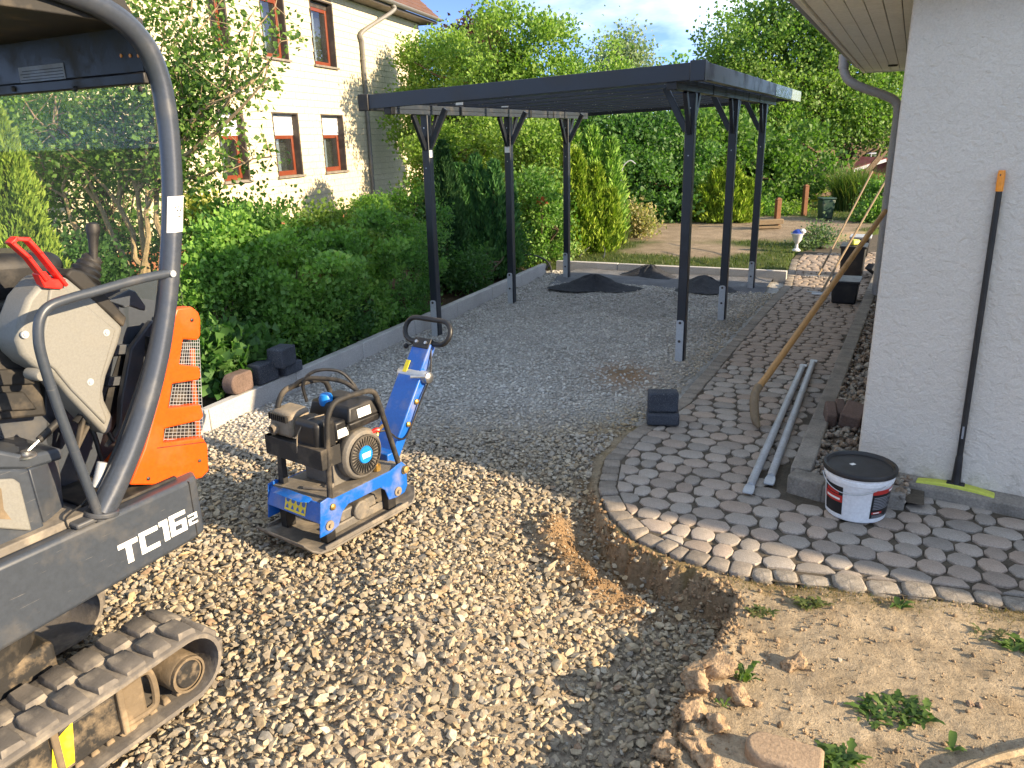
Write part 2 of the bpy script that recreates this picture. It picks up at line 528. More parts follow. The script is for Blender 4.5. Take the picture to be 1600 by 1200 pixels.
# rough-cast wall
mt, nt, b = new_mat('roughcast')
n1 = noise(nt, 1.3, 4, .6); n2 = noise(nt, 26, 5, .6, dist=.6); n3 = noise(nt, 120, 3, .6)
c = mixc(nt, ramp(nt, n1, .3, .75), (.56, .515, .45), (.64, .59, .52))
c = mixc(nt, 1.0, c, ramp(nt, n3, .3, .7, (.9, .9, .9, 1), (1.05, 1.05, 1.05, 1)), 'MULTIPLY')
c = mixc(nt, ramp(nt, noise(nt, 60, 2, .5), .69, .74, (0, 0, 0, 1), (.35, .35, .35, 1)), c, (.25, .21, .16))
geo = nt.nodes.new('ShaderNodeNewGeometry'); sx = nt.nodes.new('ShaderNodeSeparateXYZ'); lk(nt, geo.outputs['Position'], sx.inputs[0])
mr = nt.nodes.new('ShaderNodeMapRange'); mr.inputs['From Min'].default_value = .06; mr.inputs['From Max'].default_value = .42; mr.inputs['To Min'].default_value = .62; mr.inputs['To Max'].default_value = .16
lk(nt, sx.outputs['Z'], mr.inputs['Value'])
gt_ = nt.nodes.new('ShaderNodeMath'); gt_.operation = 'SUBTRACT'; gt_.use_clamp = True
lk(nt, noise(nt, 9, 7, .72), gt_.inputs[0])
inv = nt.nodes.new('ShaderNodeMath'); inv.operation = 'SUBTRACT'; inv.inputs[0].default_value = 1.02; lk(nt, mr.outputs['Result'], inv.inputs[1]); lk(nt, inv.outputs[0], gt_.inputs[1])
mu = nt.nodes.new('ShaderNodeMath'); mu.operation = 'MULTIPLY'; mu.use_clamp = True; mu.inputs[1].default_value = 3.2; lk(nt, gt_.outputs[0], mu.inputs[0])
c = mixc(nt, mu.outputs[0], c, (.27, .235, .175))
lk(nt, c, b.inputs['Base Color']); b.inputs['Roughness'].default_value = .95
b.inputs['Specular IOR Level'].default_value = .15
nn = bump(nt, b, n2, .95, .014); bump(nt, b, n3, .35, .004, nn)
M['roughcast'] = mt

# facade shingles: cream fibre cement
M['shingle'] = stone('shingle', (.66, .585, .42), .93, .85, 3, 40, .25, .003, lo=.93, hi=1.05)
M['facade_back'] = stone('facade_backing', (.34, .30, .22), .9, .95, 3, 40, .2, .003)
M['brick_red'] = stone('plinth_brick', (.42, .17, .09), .7, .9, 5, 40, .5, .004)
# roof tiles of the neighbour
mt, nt, b = new_mat('roof_tile')
n1 = noise(nt, 6, 4, .6); n2 = noise(nt, 45, 4, .6)
c = mixc(nt, ramp(nt, n1, .3, .7), (.085, .042, .028), (.14, .066, .042))
c = mixc(nt, 1.0, c, ramp(nt, n2, .3, .7, (.7, .7, .7, 1), (1.2, 1.2, 1.2, 1)), 'MULTIPLY')
lk(nt, c, b.inputs['Base Color']); b.inputs['Roughness'].default_value = .85
bump(nt, b, n2, .4, .01)
M['roof_tile'] = mt
# near ground: soil with stones under foot, mixed by mesh attribute
mt, nt, b = new_mat('earth')
at = nt.nodes.new('ShaderNodeAttribute'); at.attribute_name = 'Col'
n1 = noise(nt, 3.5, 6, .6); n2 = noise(nt, 40, 6, .7); n3 = noise(nt, 160, 4, .6)
c = mixc(nt, 1.0, at.outputs['Color'], ramp(nt, n1, .3, .7, (.72, .70, .66, 1), (1.18, 1.17, 1.15, 1)), 'MULTIPLY')
c = mixc(nt, 1.0, c, ramp(nt, n2, .3, .7, (.66, .66, .66, 1), (1.25, 1.25, 1.25, 1)), 'MULTIPLY')
c = mixc(nt, ramp(nt, n3, .66, .72, (0, 0, 0, 1), (.45, .45, .45, 1)), c, (.38, .33, .26))
lk(nt, c, b.inputs['Base Color']); b.inputs['Roughness'].default_value = .97
b.inputs['Specular IOR Level'].default_value = .15
nn = bump(nt, b, n2, .9, .012); bump(nt, b, n3, .6, .004, nn)
M['earth'] = mt
# far ground
mt, nt, b = new_mat('meadow')
n1 = noise(nt, .25, 5, .6); n2 = noise(nt, 8, 5, .7)
c = mixc(nt, ramp(nt, n1, .35, .7), (.075, .105, .030), (.13, .135, .055))
c = mixc(nt, 1.0, c, ramp(nt, n2, .3, .7, (.6, .6, .6, 1), (1.3, 1.3, 1.3, 1)), 'MULTIPLY')
lk(nt, c, b.inputs['Base Color']); b.inputs['Roughness'].default_value = .95
bump(nt, b, n2, .8, .05)
M['meadow'] = mt
# ================================================================== THE SETTING: ground
U2 = np.array([0.8929, -0.4502]); V2 = np.array([0.4502, 0.8929])      # carport / house axes in plan
PATH_L = [(7.4, 15.4), (5.9, 14.2), (4.9, 13.1), (4.5, 12.3), (4.1, 11.3), (3.67, 10.22), (2.95, 8.87), (2.02, 7.09), (1.28, 5.64), (.80, 4.98),
          (.58, 4.55), (.49, 4.13), (.51, 3.8), (.61, 3.52), (.79, 3.32), (.97, 3.19), (1.15, 3.11), (1.42, 3.04), (1.68, 2.97), (1.93, 2.91),
          (2.16, 2.83), (3.0, 2.55), (4.6, 2.02)]
def on_kerb(px, py, z=.1):
    q = on_z(px, py, z); return (q[0], q[1])
KERB_R0 = on_kerb(1230, 741); KERB_R1 = on_kerb(1368, 418)
WALL_E = np.array([2.03, 4.20]); WALL_A = np.array([.822, -.569]); WALL_B = V2
PATH_R = [(5.6, 2.2), (2.70 + .822 * 2.6, 3.64 - .569 * 2.6), (2.70, 3.64), (2.17, 3.98), (KERB_R0[0] + .03, KERB_R0[1] - .02), KERB_R0, KERB_R1, (6.3, 12.7), (8.2, 13.9)]
PATH_POLY = PATH_L + PATH_R
BANK = [(.60, 5.2), (.52, 4.6), (.43, 4.15), (.45, 3.78), (.55, 3.47), (.74, 3.25), (.90, 3.12), (.95, 2.98), (.86, 2.80), (.80, 2.66), (.66, 2.46), (.58, 2.33), (.50, 2.14), (.41, 1.98), (.30, 1.7), (.15, 1.2), (.1, .6)]
HI_POLY = BANK + [(6, .6), (6, 5.2)]
KL0 = np.array([-2.25, 5.34]); KLD = np.array([.398, .917])
KB0 = np.array([.70, 12.10]); KBD = np.array([.909, -.417])
def left_of_kerb(x, y):       # >0 on the garden side of the long kerb
    return -((x - KL0[0]) * KLD[1] - (y - KL0[1]) * KLD[0])
def behind_kerb(x, y):
    return (x - KB0[0]) * (-KBD[1]) + (y - KB0[1]) * KBD[0]

def ground_h(x, y):
    x = np.asarray(x, float); y = np.asarray(y, float)
    wob = .035 * fbm(x, y, 9, 3, 3) + .016 * fbm(x, y, 34, 23, 2)
    d = d_line(x, y, BANK)
    sd = np.where(in_poly(x, y, HI_POLY), d, -d) + wob * (y < 3.6)
    near = 1 - sstep(3.3, 4.5, y)
    low = -.035 - .175 * near * (1 - sstep(.25, 1.15, -sd)) + .022 * fbm(x, y, 1.3, 1, 3)
    hump = .07 * np.exp(-(((x + .35) / .55) ** 2 + ((y - 2.75) / .5) ** 2))
    low = low + hump
    # loose dirt shed at the foot of the cut
    apron = np.exp(-((sd + .24) / .12) ** 2) * sstep(3.0, 3.25, y) * (1 - sstep(3.75, 4.05, y))
    low = low + .085 * apron * (1 + .3 * fbm(x, y, 7, 14, 3))
    hi = .0 + .009 * fbm(x, y, 3.0, 8, 4) + .004 * fbm(x, y, 26, 5, 3) - .02
    t = sstep(-.035, .03, sd)
    z = low * (1 - t) + hi * t
    # lip of broken soil along the edge
    z = z + .03 * np.exp(-((sd - .05) / .07) ** 2) * (y < 2.75) * (1 + fbm(x, y, 8, 4, 3))
    z = np.where(in_poly(x, y, PATH_POLY), -.075, z)
    g = left_of_kerb(x, y)
    z = np.where(g > .02, -.02 + .03 * fbm(x, y, 2, 6, 3), z)
    return z
def ground_c(x, y):
    n = fbm(x, y, 2.2, 12, 4)
    d = d_line(x, y, BANK)
    sd = np.where(in_poly(x, y, HI_POLY), d, -d)
    soil = np.array([.37, .30, .21]); yb_ = sstep(4.4, 5.8, y)[..., None]
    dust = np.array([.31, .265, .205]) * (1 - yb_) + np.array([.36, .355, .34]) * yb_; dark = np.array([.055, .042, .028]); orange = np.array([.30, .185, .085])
    moss = np.array([.17, .125, .045])
    s = sstep(-.10, -.02, sd)[..., None]
    c = dust * (1 - s) + soil * s
    a = np.exp(-((sd + .22) / .13) ** 2) * sstep(2.95, 3.2, y) * (1 - sstep(3.8, 4.1, y))
    a = np.maximum(a, .6 * np.exp(-((sd + .03) / .06) ** 2) * (y > 3.0) * (y < 4.3))[..., None]
    c = c * (1 - .85 * a) + orange * .85 * a
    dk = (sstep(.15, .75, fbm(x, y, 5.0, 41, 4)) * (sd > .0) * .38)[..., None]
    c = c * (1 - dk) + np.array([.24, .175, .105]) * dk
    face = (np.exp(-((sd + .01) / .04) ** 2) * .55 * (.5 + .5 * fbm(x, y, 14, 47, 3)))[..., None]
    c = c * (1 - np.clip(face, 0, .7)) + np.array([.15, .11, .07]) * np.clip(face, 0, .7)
    e = (np.exp(-(d_line(x, y, PATH_L) / .13) ** 2) * (sd > .02) * sstep(-.3, .5, n))[..., None]
    c = c * (1 - .7 * e) + moss * .7 * e
    g = (left_of_kerb(x, y) > .03)[..., None]
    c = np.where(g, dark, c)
    # a spilled patch of brown earth on the gravel base
    b = np.exp(-(((x - 1.0) / .30) ** 2 + ((y - 6.45) / .45) ** 2))[..., None]
    c = c * (1 - b) + np.array([.26, .17, .10]) * b
    return c
def sheet(name, x0, x1, y0, y1, res, hf, cf, mat, label_kind='structure', keep=None):
    nx, ny = int((x1 - x0) / res) + 1, int((y1 - y0) / res) + 1
    X, Y = np.meshgrid(np.linspace(x0, x1, nx), np.linspace(y0, y1, ny))
    Z = hf(X, Y); C = cf(X, Y)
    V = np.stack([X, Y, Z], -1).reshape(-1, 3)
    i = np.arange(nx * ny).reshape(ny, nx)
    F = np.stack([i[:-1, :-1], i[:-1, 1:], i[1:, 1:], i[1:, :-1]], -1).reshape(-1, 4)
    if keep is not None:
        kv = keep(X, Y).ravel()
        F = F[kv[F].any(axis=1)]
    o = link(name, np_mesh(name, V, F, True, C.reshape(-1, 3)), mat)
    return tag(o, kind=label_kind)

# far meadow to the horizon
mb = MB(); mb.add([(-1500, -1500, -.30), (1500, -1500, -.30), (1500, 1500, -.30), (-1500, 1500, -.30)], [(0, 1, 2, 3)])
tag(mb.build('ground', M['meadow'], smooth=False), kind='structure')
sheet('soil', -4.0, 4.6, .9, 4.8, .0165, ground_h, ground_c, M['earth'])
sheet('gravel_base', -3.4, 6.4, 4.78, 12.3, .06, lambda x, y: np.where((behind_kerb(x, y) > .05), -.12, ground_h(x, y)), ground_c, M['earth'])
def bed_h(x, y):
    return np.where(left_of_kerb(x, y) > .06, .0 + .04 * fbm(x, y, 1.2, 3, 3), -.2)
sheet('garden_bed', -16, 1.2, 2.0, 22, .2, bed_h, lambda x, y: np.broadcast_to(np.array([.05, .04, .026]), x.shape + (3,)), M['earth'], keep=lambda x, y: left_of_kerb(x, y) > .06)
def lawn_h(x, y):
    z = .03 + .05 * sstep(12, 18, y) + .03 * fbm(x, y, .6, 9, 3)
    z = np.where((behind_kerb(x, y) < .05) , -.25, z)
    z = np.where(in_poly(x, y, PATH_POLY), -.12, z)
    return np.where((left_of_kerb(x, y) > .05) & (y < 12), -.25, z)
def lawn_c(x, y):
    n = fbm(x, y, 1.0, 21, 4)
    s = np.exp(-(((x - 5.0 - (y - 16.0) * .25) / 2.5) ** 4 + ((y - 16.2) / 2.0) ** 4))
    s = np.maximum(s, .8 * np.exp(-(((x - 3.3) / 1.3) ** 4 + ((y - 13.6) / 1.1) ** 4)))
    s = sstep(.25, .75, s + .32 * n)[..., None]
    grass = np.array([.060, .085, .022]); soil = np.array([.25, .20, .145])
    return grass * (1 - s) + soil * s
sheet('lawn', -1.5, 16, 10.4, 34, .12, lawn_h, lawn_c, M['earth'], keep=lambda x, y: (behind_kerb(x, y) > -.02) & ((left_of_kerb(x, y) < .1) | (y > 11.8)))

# ------------------------------------------------------------------ loose gravel: one mass of modelled stones
def ico(sub):
    import bmesh
    bm = bmesh.new()
    bmesh.ops.create_icosphere(bm, subdivisions=sub, radius=1)
    bm.verts.ensure_lookup_table()
    V = np.array([v.co[:] for v in bm.verts]); F = np.array([[v.index for v in f.verts] for f in bm.faces])
    bm.free()
    return V, F
def stones(P, size, sub, cols, flat=.6, tilt=.45, protos=14, seed=1, rough=.22):
    """P n x 3 centres, size n, cols n x 3 -> vertices, faces, colours"""
    r = np.random.default_rng(seed)
    V0, F0 = ico(sub)
    n = len(P)
    pr = []
    for k in range(protos):
        w = V0.copy()
        for j in range(9):                      # chip a few flats off so that stones are angular
            d = r.normal(size=3); d /= np.linalg.norm(d)
            h = r.uniform(.38, .80)
            over = np.maximum(0, w @ d - h)
            w = w - over[:, None] * d
        w = w * (1 + rough * .5 * r.normal(size=(len(w), 1)) * .5)
        pr.append(w)
    pr = np.array(pr)
    W = pr[r.integers(0, protos, n)]
    sc = np.stack([r.uniform(.75, 1.35, n), r.uniform(.6, 1.0, n), r.uniform(flat * .65, flat * 1.25, n)], -1)
    W = W * (sc * size[:, None])[:, None, :]
    a, b, c = r.uniform(0, 2 * np.pi, n), r.normal(0, tilt, n), r.normal(0, tilt, n)
    ca, sa, cb, sb, cc, s_c = np.cos(a), np.sin(a), np.cos(b), np.sin(b), np.cos(c), np.sin(c)
    Rm = np.empty((n, 3, 3))
    Rm[:, 0] = np.stack([ca * cb, ca * sb * s_c - sa * cc, ca * sb * cc + sa * s_c], -1)
    Rm[:, 1] = np.stack([sa * cb, sa * sb * s_c + ca * cc, sa * sb * cc - ca * s_c], -1)
    Rm[:, 2] = np.stack([-sb, cb * s_c, cb * cc], -1)
    W = np.einsum('nij,nvj->nvi', Rm, W) + P[:, None, :]
    F = (F0[None] + (np.arange(n) * len(V0))[:, None, None]).reshape(-1, 3)
    C = np.repeat(cols, len(V0), axis=0)
    return W.reshape(-1, 3), F, C
PAL = np.array([.97, .965, .93]) * np.array([[.38, .325, .24], [.33, .285, .22], [.43, .365, .265], [.27, .235, .185], [.44, .395, .32], [.35, .275, .18], [.20, .175, .145], [.42, .33, .21], [.30, .215, .15], [.31, .29, .255]])
PW = np.array([.2, .17, .15, .12, .08, .1, .06, .06, .02, .04]); PW = PW / PW.sum()
def pal(n, r, pw=PW):
    return PAL[r.choice(len(PAL), n, p=pw)] * r.uniform(.86, 1.14, (n, 1))
G_POLY = [(-4.4, .75), (-4.4, 1.2), (-2.22, 5.36), (.72, 12.0), (3.72, 10.62), (3.62, 10.12)] + [(p[0] - .06, p[1]) for p in PATH_L[6:10]] + BANK[1:]
r = np.random.default_rng(5)
def scatter(x0, x1, y0, y1, cell):
    nx, ny = int((x1 - x0) / cell), int((y1 - y0) / cell)
    X, Y = np.meshgrid(np.arange(nx), np.arange(ny))
    X = x0 + (X + r.uniform(0, 1, X.shape)) * cell
    Y = y0 + (Y + r.uniform(0, 1, Y.shape)) * cell
    return X.ravel(), Y.ravel()
Vs, Fs, Cs = [], [], []; base = 0
def put(V, F, C):
    global base
    Vs.append(V); Fs.append(F + base); Cs.append(C); base += len(V)
for layer in range(2):
    x, y = scatter(-3.2, 1.0, 1.35, 5.0, .033)
    k = in_poly(x, y, G_POLY)
    a = np.exp(-((d_line(x, y, BANK) - .19) / .14) ** 2) * sstep(3.0, 3.25, y) * (1 - sstep(3.75, 4.05, y))
    k &= r.uniform(0, 1, len(x)) > a * 1.15
    # fine grey dirt shows through in the hollow at the bottom
    k &= ~((layer == 1) & (x > .1) & (y < 2.3) & (r.uniform(0, 1, len(x)) < .45))
    x, y = x[k], y[k]
    sz = np.clip(r.lognormal(math.log(.0180), .30, len(x)), .008, .040)
    z = ground_h(x, y) + sz * .25 + layer * .012
    c = pal(len(x), r)
    tg = (sstep(3.9, 5.2, y) * .35)[:, None]  # stones greyed towards the back, shade painted into their colour
    c = c * (1 - tg) + np.array([.42, .42, .41]) * r.uniform(.7, 1.25, (len(x), 1)) * tg
    put(*stones(np.stack([x, y, z], -1), sz, 1, c, .55, .30, 20, 30 + layer))
x, y = scatter(-2.6, 1.0, 1.35, 4.6, .042)
k = in_poly(x, y, G_POLY)
x, y = x[k], y[k]
sz = r.uniform(.005, .011, len(x))
put(*stones(np.stack([x, y, ground_h(x, y) + .014], -1), sz, 1, pal(len(x), r), .7, .6, 8, 39))
o = link('gravel', np_mesh('gravel', np.concatenate(Vs), np.concatenate(Fs), True, np.concatenate(Cs)), M['pebble'])
o.data.set_sharp_from_angle(angle=R(34))
tag(o, 'loose tan and grey gravel covering the dug out drive in front', 'gravel', kind='stuff')
Vs, Fs, Cs = [], [], []; base = 0
x, y = scatter(-2.6, 3.9, 4.95, 12.1, .0315)
k = in_poly(x, y, G_POLY) & (left_of_kerb(x, y) < -.05) & (behind_kerb(x, y) < -.08)
sandy = (behind_kerb(x, y) > -.95) & (left_of_kerb(x, y) < -.5)
k &= ~(sandy & (r.uniform(0, 1, len(x)) < .985))
patch = np.exp(-(((x - 1.0) / .30) ** 2 + ((y - 6.45) / .45) ** 2))
k &= r.uniform(0, 1, len(x)) > patch * .8
x, y = x[k], y[k]
sz = np.clip(r.lognormal(math.log(.0185), .28, len(x)), .010, .034)
beige = .7 * np.exp(-(d_line(x, y, PATH_L) / .35) ** 2) + sstep(6.0, 4.8, -(-y)) * 0 + (1 - sstep(4.6, 6.0, y)) * .8
c = pal(len(x), r)
grey = np.array([.53, .53, .515]) * r.uniform(.65, 1.3, (len(x), 1))
t = np.clip(beige, 0, 1)[:, None]
c = c * t + (c * .3 + grey * .7) * (1 - t)
wet = sstep(.1, .6, fbm(x, y, .9, 31, 3))[:, None] * (y > 7.5)[:, None]
c = c * (1 - .2 * wet)
z = ground_h(x, y) + sz * .2
put(*stones(np.stack([x, y, z], -1), sz, 1, c, .5, .22, 14, 44))
o = link('gravel_bed', np_mesh('gravel_bed', np.concatenate(Vs), np.concatenate(Fs), True, np.concatenate(Cs)), M['pebble'])
tag(o, 'compacted grey crushed gravel under the carport', 'gravel', kind='stuff')

# ------------------------------------------------------------------ concrete kerbs round the gravel, stone by stone
kerb = tag(thing('kerb', None, None), kind='structure')
def kerb_run(p0, d, n, parent, top, L=1.0, w=.08, dep=.25, first=0):
    mb = MB(); mb.box(0.004, L - .004, -w / 2, w / 2, -dep, 0)
    me = mb.mesh('kerb_stone')
    me.materials.append(M['concrete'])
    for i in range(first, n):
        o = link('kerb_stone', me, None, parent, .008, 2)
        q = p0 + d * L * i
        o.location = (q[0], q[1], top + random.uniform(-.004, .004))
        o.rotation_euler = (0, 0, math.atan2(d[1], d[0]) + random.uniform(-.004, .004))
kerb_run(KL0 - KLD * 2.0, KLD, 9, kerb, .125)
kerb_run(KB0 + KBD * .05, KBD, 3, kerb, .115, 1.0)
mb = MB(); mb.box(.004, .42, -.04, .04, -.25, 0)
o = link('kerb_stone', mb.mesh('kerb_stone'), M['concrete'], kerb, .008)
q = KB0 + KBD * 3.05; o.location = (q[0], q[1], .113); o.rotation_euler = (0, 0, math.atan2(KBD[1], KBD[0]))

# ------------------------------------------------------------------ paved path: every stone
path = link('path', MB().add([(p[0], p[1], -.013) for p in PATH_POLY], [tuple(range(len(PATH_POLY) - 1, -1, -1))]).mesh('path', False), M['joint'])
tag(path, kind='structure')
def poly_stone(poly, top=0.0, dep=.05, ch=.006, dome=.0005):
    """bevelled stone on a plan polygon"""
    n = len(poly)
    c = np.mean(poly, axis=0)
    P = np.array(poly)
    def inset(d):
        r_ = np.linalg.norm(P - c, axis=1, keepdims=True)
        return P - (P - c) / r_ * np.minimum(d, r_ * .4)
    i1, i2 = inset(ch * .45), inset(ch * 1.3)
    vs = [(p[0], p[1], top - dep) for p in P] + [(p[0], p[1], top - ch * .85) for p in P] + [(p[0], p[1], top - ch * .28) for p in i1] + [(p[0], p[1], top) for p in i2] + [(c[0], c[1], top + dome)]
    fs = []
    for lv in range(3):
        for k in range(n):
            l = (k + 1) % n
            fs.append((lv * n + k, lv * n + l, (lv + 1) * n + l, (lv + 1) * n + k))
    fs += [(3 * n + k, 3 * n + (k + 1) % n, 4 * n) for k in range(n)]
    return vs, fs
def area(poly):
    a = 0
    for i in range(len(poly)):
        x0, y0 = poly[i]; x1, y1 = poly[(i + 1) % len(poly)]
        a += x0 * y1 - x1 * y0
    return a / 2
def clip_half(poly, p, nrm):
    """keep the side where (q-p).nrm >= 0"""
    out = []
    for i in range(len(poly)):
        a, b = np.array(poly[i]), np.array(poly[(i + 1) % len(poly)])
        da, db = np.dot(a - p, nrm), np.dot(b - p, nrm)
        if da >= 0: out.append(a)
        if da * db < 0: out.append(a + (b - a) * da / (da - db))
    return out
EDGE_W = .105
segs = [(np.array(a), np.array(b)) for a, b in zip(PATH_L[:-1], PATH_L[1:])] + [(np.array(a), np.array(b)) for a, b in zip(PATH_R[1:-1], PATH_R[2:])]
inner = []
row_h = .128
pr_ = random.Random(3)
pavers = []
v = -14 * row_h
while v < 17:
    u = -6 + pr_.uniform(0, .1)
    jig = pr_.uniform(-.006, .006)
    while u < 7:
        w = pr_.choice([.10, .125, .14, .155, .175])
        cu, cv = u + w / 2, v + jig + pr_.uniform(-.006, .006)
        c = U2 * cu + V2 * cv
        u += w
        if not in_poly(np.array([c[0]]), np.array([c[1]]), PATH_POLY)[0]: continue
        if c[1] > 12.9 or c[0] > 4.3 and c[1] < 5: continue
        hw, hh = w / 2 - .0035, row_h / 2 - .003
        f = pr_.uniform(.32, .50); g = pr_.uniform(.24, .40)
        loc = [(-hw, -hh * g), (-hw * (1 - f), -hh * .96), (0, -hh * 1.05), (hw * (1 - f), -hh * .96), (hw, -hh * g), (hw, hh * g), (hw * (1 - f), hh * .96), (0, hh * 1.05), (-hw * (1 - f), hh * .96), (-hw, hh * g)]
        poly = [c + U2 * (a + pr_.uniform(-.004, .004)) + V2 * (b_ + pr_.uniform(-.004, .004)) for a, b_ in loc]
        cut = False
        for k, (a, b_) in enumerate(segs):
            d = b_ - a; L = np.linalg.norm(d); d = d / L
            t = np.dot(c - a, d)
            if t < -.1 or t > L + .1: continue
            left_edge = k < len(PATH_L) - 1
            nrm = np.array([-d[1], d[0]])
            if np.dot(c - a, nrm) < 0 and abs(np.dot(c - a, nrm)) > .35: continue
            off = EDGE_W + .006 if left_edge else .008
            if abs(np.dot(c - a, nrm)) < .35:
                q = clip_half(poly, a + nrm * off, nrm)
                if len(q) < len(poly) or any(np.linalg.norm(x1 - x2) > 1e-6 for x1, x2 in zip(q, poly)): cut = True
                poly = q
                if len(poly) < 3: break
        if len(poly) < 3 or abs(area(poly)) < .0014: continue
        # merge near-identical corners
        pp = [poly[0]]
        for q in poly[1:]:
            if np.linalg.norm(q - pp[-1]) > .006: pp.append(q)
        if np.linalg.norm(pp[0] - pp[-1]) < .006: pp.pop()
        if len(pp) < 3: continue
        if area(pp) < 0: pp = pp[::-1]
        ctr = np.mean(pp, axis=0)
        pavers.append((np.hypot(*ctr), ctr, pp))
    v += row_h
pavers.sort(key=lambda q: q[0])
rest = MB()
for i, (dist, ctr, pp) in enumerate(pavers):
    top = pr_.uniform(-.004, .003)
    if i < 300:
        vs, fs = poly_stone([q - ctr for q in pp], 0)
        o = MB().add(vs, fs).build('paver', M['paver'], path, ang=28)
        o.location = (ctr[0], ctr[1], top)
        o.rotation_euler = (pr_.uniform(-.012, .012), pr_.uniform(-.012, .012), 0)
    else:
        vs, fs = poly_stone(pp, top); rest.add(vs, fs)
o = rest.build('paver_field', M['paver'], path, ang=28); o['kind'] = 'stuff'
# border of small setts; natural granite towards the soil
acc = []
for a, b_ in zip(PATH_L[:-1], PATH_L[1:]):
    a, b_ = np.array(a), np.array(b_)
    n = max(2, int(np.linalg.norm(b_ - a) / .02))
    acc += [a + (b_ - a) * k / n for k in range(n)]
acc = np.array(acc); cum = np.concatenate([[0], np.cumsum(np.linalg.norm(np.diff(acc, axis=0), axis=1))])
def along(s):
    x_ = np.interp(s, cum, acc[:, 0]); y_ = np.interp(s, cum, acc[:, 1])
    x2 = np.interp(s + .02, cum, acc[:, 0]); y2 = np.interp(s + .02, cum, acc[:, 1])
    d = np.array([x2 - x_, y2 - y_]); d /= np.linalg.norm(d) + 1e-9
    return np.array([x_, y_]), d
s = 4.2
while s < cum[-1] - .6:
    p0, d = along(s)
    gr = p0[1] < 3.16
    L = random.uniform(.10, .15) if gr else (random.uniform(.085, .125) if p0[1] < 9.3 or p0[1] > 10.2 else .5)
    p1, d1 = along(s + L - .008)
    nrm = np.array([-d[1], d[0]]); n1_ = np.array([-d1[1], d1[0]])
    wv = EDGE_W + (random.uniform(-.012, .01) if gr else random.uniform(-.004, .004))
    j = .009 if gr else .003
    J = lambda: np.array([random.uniform(-j, j), random.uniform(-j, j)])
    quad = [p0 + J(), p1 + J(), p1 + n1_ * wv + J(), p0 + nrm * wv + J()]
    # round the corners a little
    poly = []
    for k in range(4):
        a, b_, c_ = quad[k - 1], quad[k], quad[(k + 1) % 4]
        f = .16 if gr else .1
        poly += [b_ + (a - b_) * f, b_ + (c_ - b_) * f]
    ctr = np.mean(poly, axis=0)
    if area(poly) < 0: poly = poly[::-1]
    vs, fs = poly_stone([q - ctr for q in poly], 0, .11, .012 if gr else .007, .003 if gr else .001)
    o = MB().add(vs, fs).build('edge_stone', M['granite'] if gr else M['sett'], path, ang=60)
    o.location = (ctr[0], ctr[1], random.uniform(-.008, .006))
    s += L
# ================================================================== the bungalow on the right
bung = thing('bungalow', 'white roughcast bungalow corner with boarded soffit on the right', 'house', (WALL_E[0], WALL_E[1], 0))
def bl(p, z):         # plan point -> coordinates under the bungalow's empty
    return (p[0] - WALL_E[0], p[1] - WALL_E[1], z)
EA = WALL_E + WALL_A * 8.0
EB = WALL_E + WALL_B * 5.75
EC = EA + WALL_B * 5.75
mb = MB()
ring = [WALL_E, EA, EC, EB]
mb.add([bl(p, -.25) for p in ring] + [bl(p, 2.72) for p in ring], [(0, 1, 5, 4), (1, 2, 6, 5), (2, 3, 7, 6), (3, 0, 4, 7), (4, 5, 6, 7)])
mb.build('wall', M['roughcast'], bung, .012, ang=30)
# plinth strip at the foot of the front wall
nA = np.array([-.569, -.822])
mb = MB()
a, b_ = np.array([2.17, 3.98]) - WALL_A * .12, np.array([2.17, 3.98]) + WALL_A * 3.4
mb.hexa([bl(a, -.1), bl(b_, -.1), bl(b_ - nA * .12, -.1), bl(a - nA * .12, -.1), bl(a + np.array([0, 0]), .055), bl(b_, .055), bl(b_ - nA * .12, .075), bl(a - nA * .12, .075)])
mb.build('plinth', M['concrete_old'], bung, .012)
# roof: eaves corner, hips
C0 = np.array([1.335, 4.05]) + V2 * .24; LV, LU = 6.38, 9.6
Cu = C0 + U2 * LU; Cv = C0 + V2 * LV; Cuv = Cu + V2 * LV
eave_z = 2.60
def rp(u, v, z): return bl(C0 + U2 * u + V2 * v, z)
mb = MB()
zt = eave_z + .15
h = 1.75; mid = LV / 2
mb.add([rp(0, 0, zt), rp(LU, 0, zt), rp(LU, LV, zt), rp(0, LV, zt), rp(mid, mid, zt + h), rp(LU - mid, mid, zt + h)],
       [(0, 1, 5, 4), (1, 2, 5), (2, 3, 4, 5), (3, 0, 4), (3, 2, 1, 0)])
mb.build('roof', M['roof_tile'], bung, smooth=False)
# fascia board along the left eave and the far end
mb = MB()
mb.hexa([rp(0, 0, eave_z), rp(0, LV, eave_z), rp(.025, LV, eave_z), rp(.025, 0, eave_z), rp(0, 0, eave_z + .14), rp(0, LV, eave_z + .14), rp(.025, LV, eave_z + .14), rp(.025, 0, eave_z + .14)][:8])
mb.build('fascia', M['soffit'], bung)
mb = MB(); mb.hexa([rp(.03, LV - .025, eave_z), rp(2, LV - .025, eave_z), rp(2, LV, eave_z), rp(.03, LV, eave_z), rp(.03, LV - .025, eave_z + .14), rp(2, LV - .025, eave_z + .14), rp(2, LV, eave_z + .14), rp(.03, LV, eave_z + .14)])
mb.build('fascia', M['soffit'], bung)
mb = MB(); mb.hexa([rp(.03, 0, eave_z), rp(LU, 0, eave_z), rp(LU, .025, eave_z), rp(.03, .025, eave_z), rp(.03, 0, eave_z + .14), rp(LU, 0, eave_z + .14), rp(LU, .025, eave_z + .14), rp(.03, .025, eave_z + .14)])
mb.build('fascia', M['soffit'], bung)
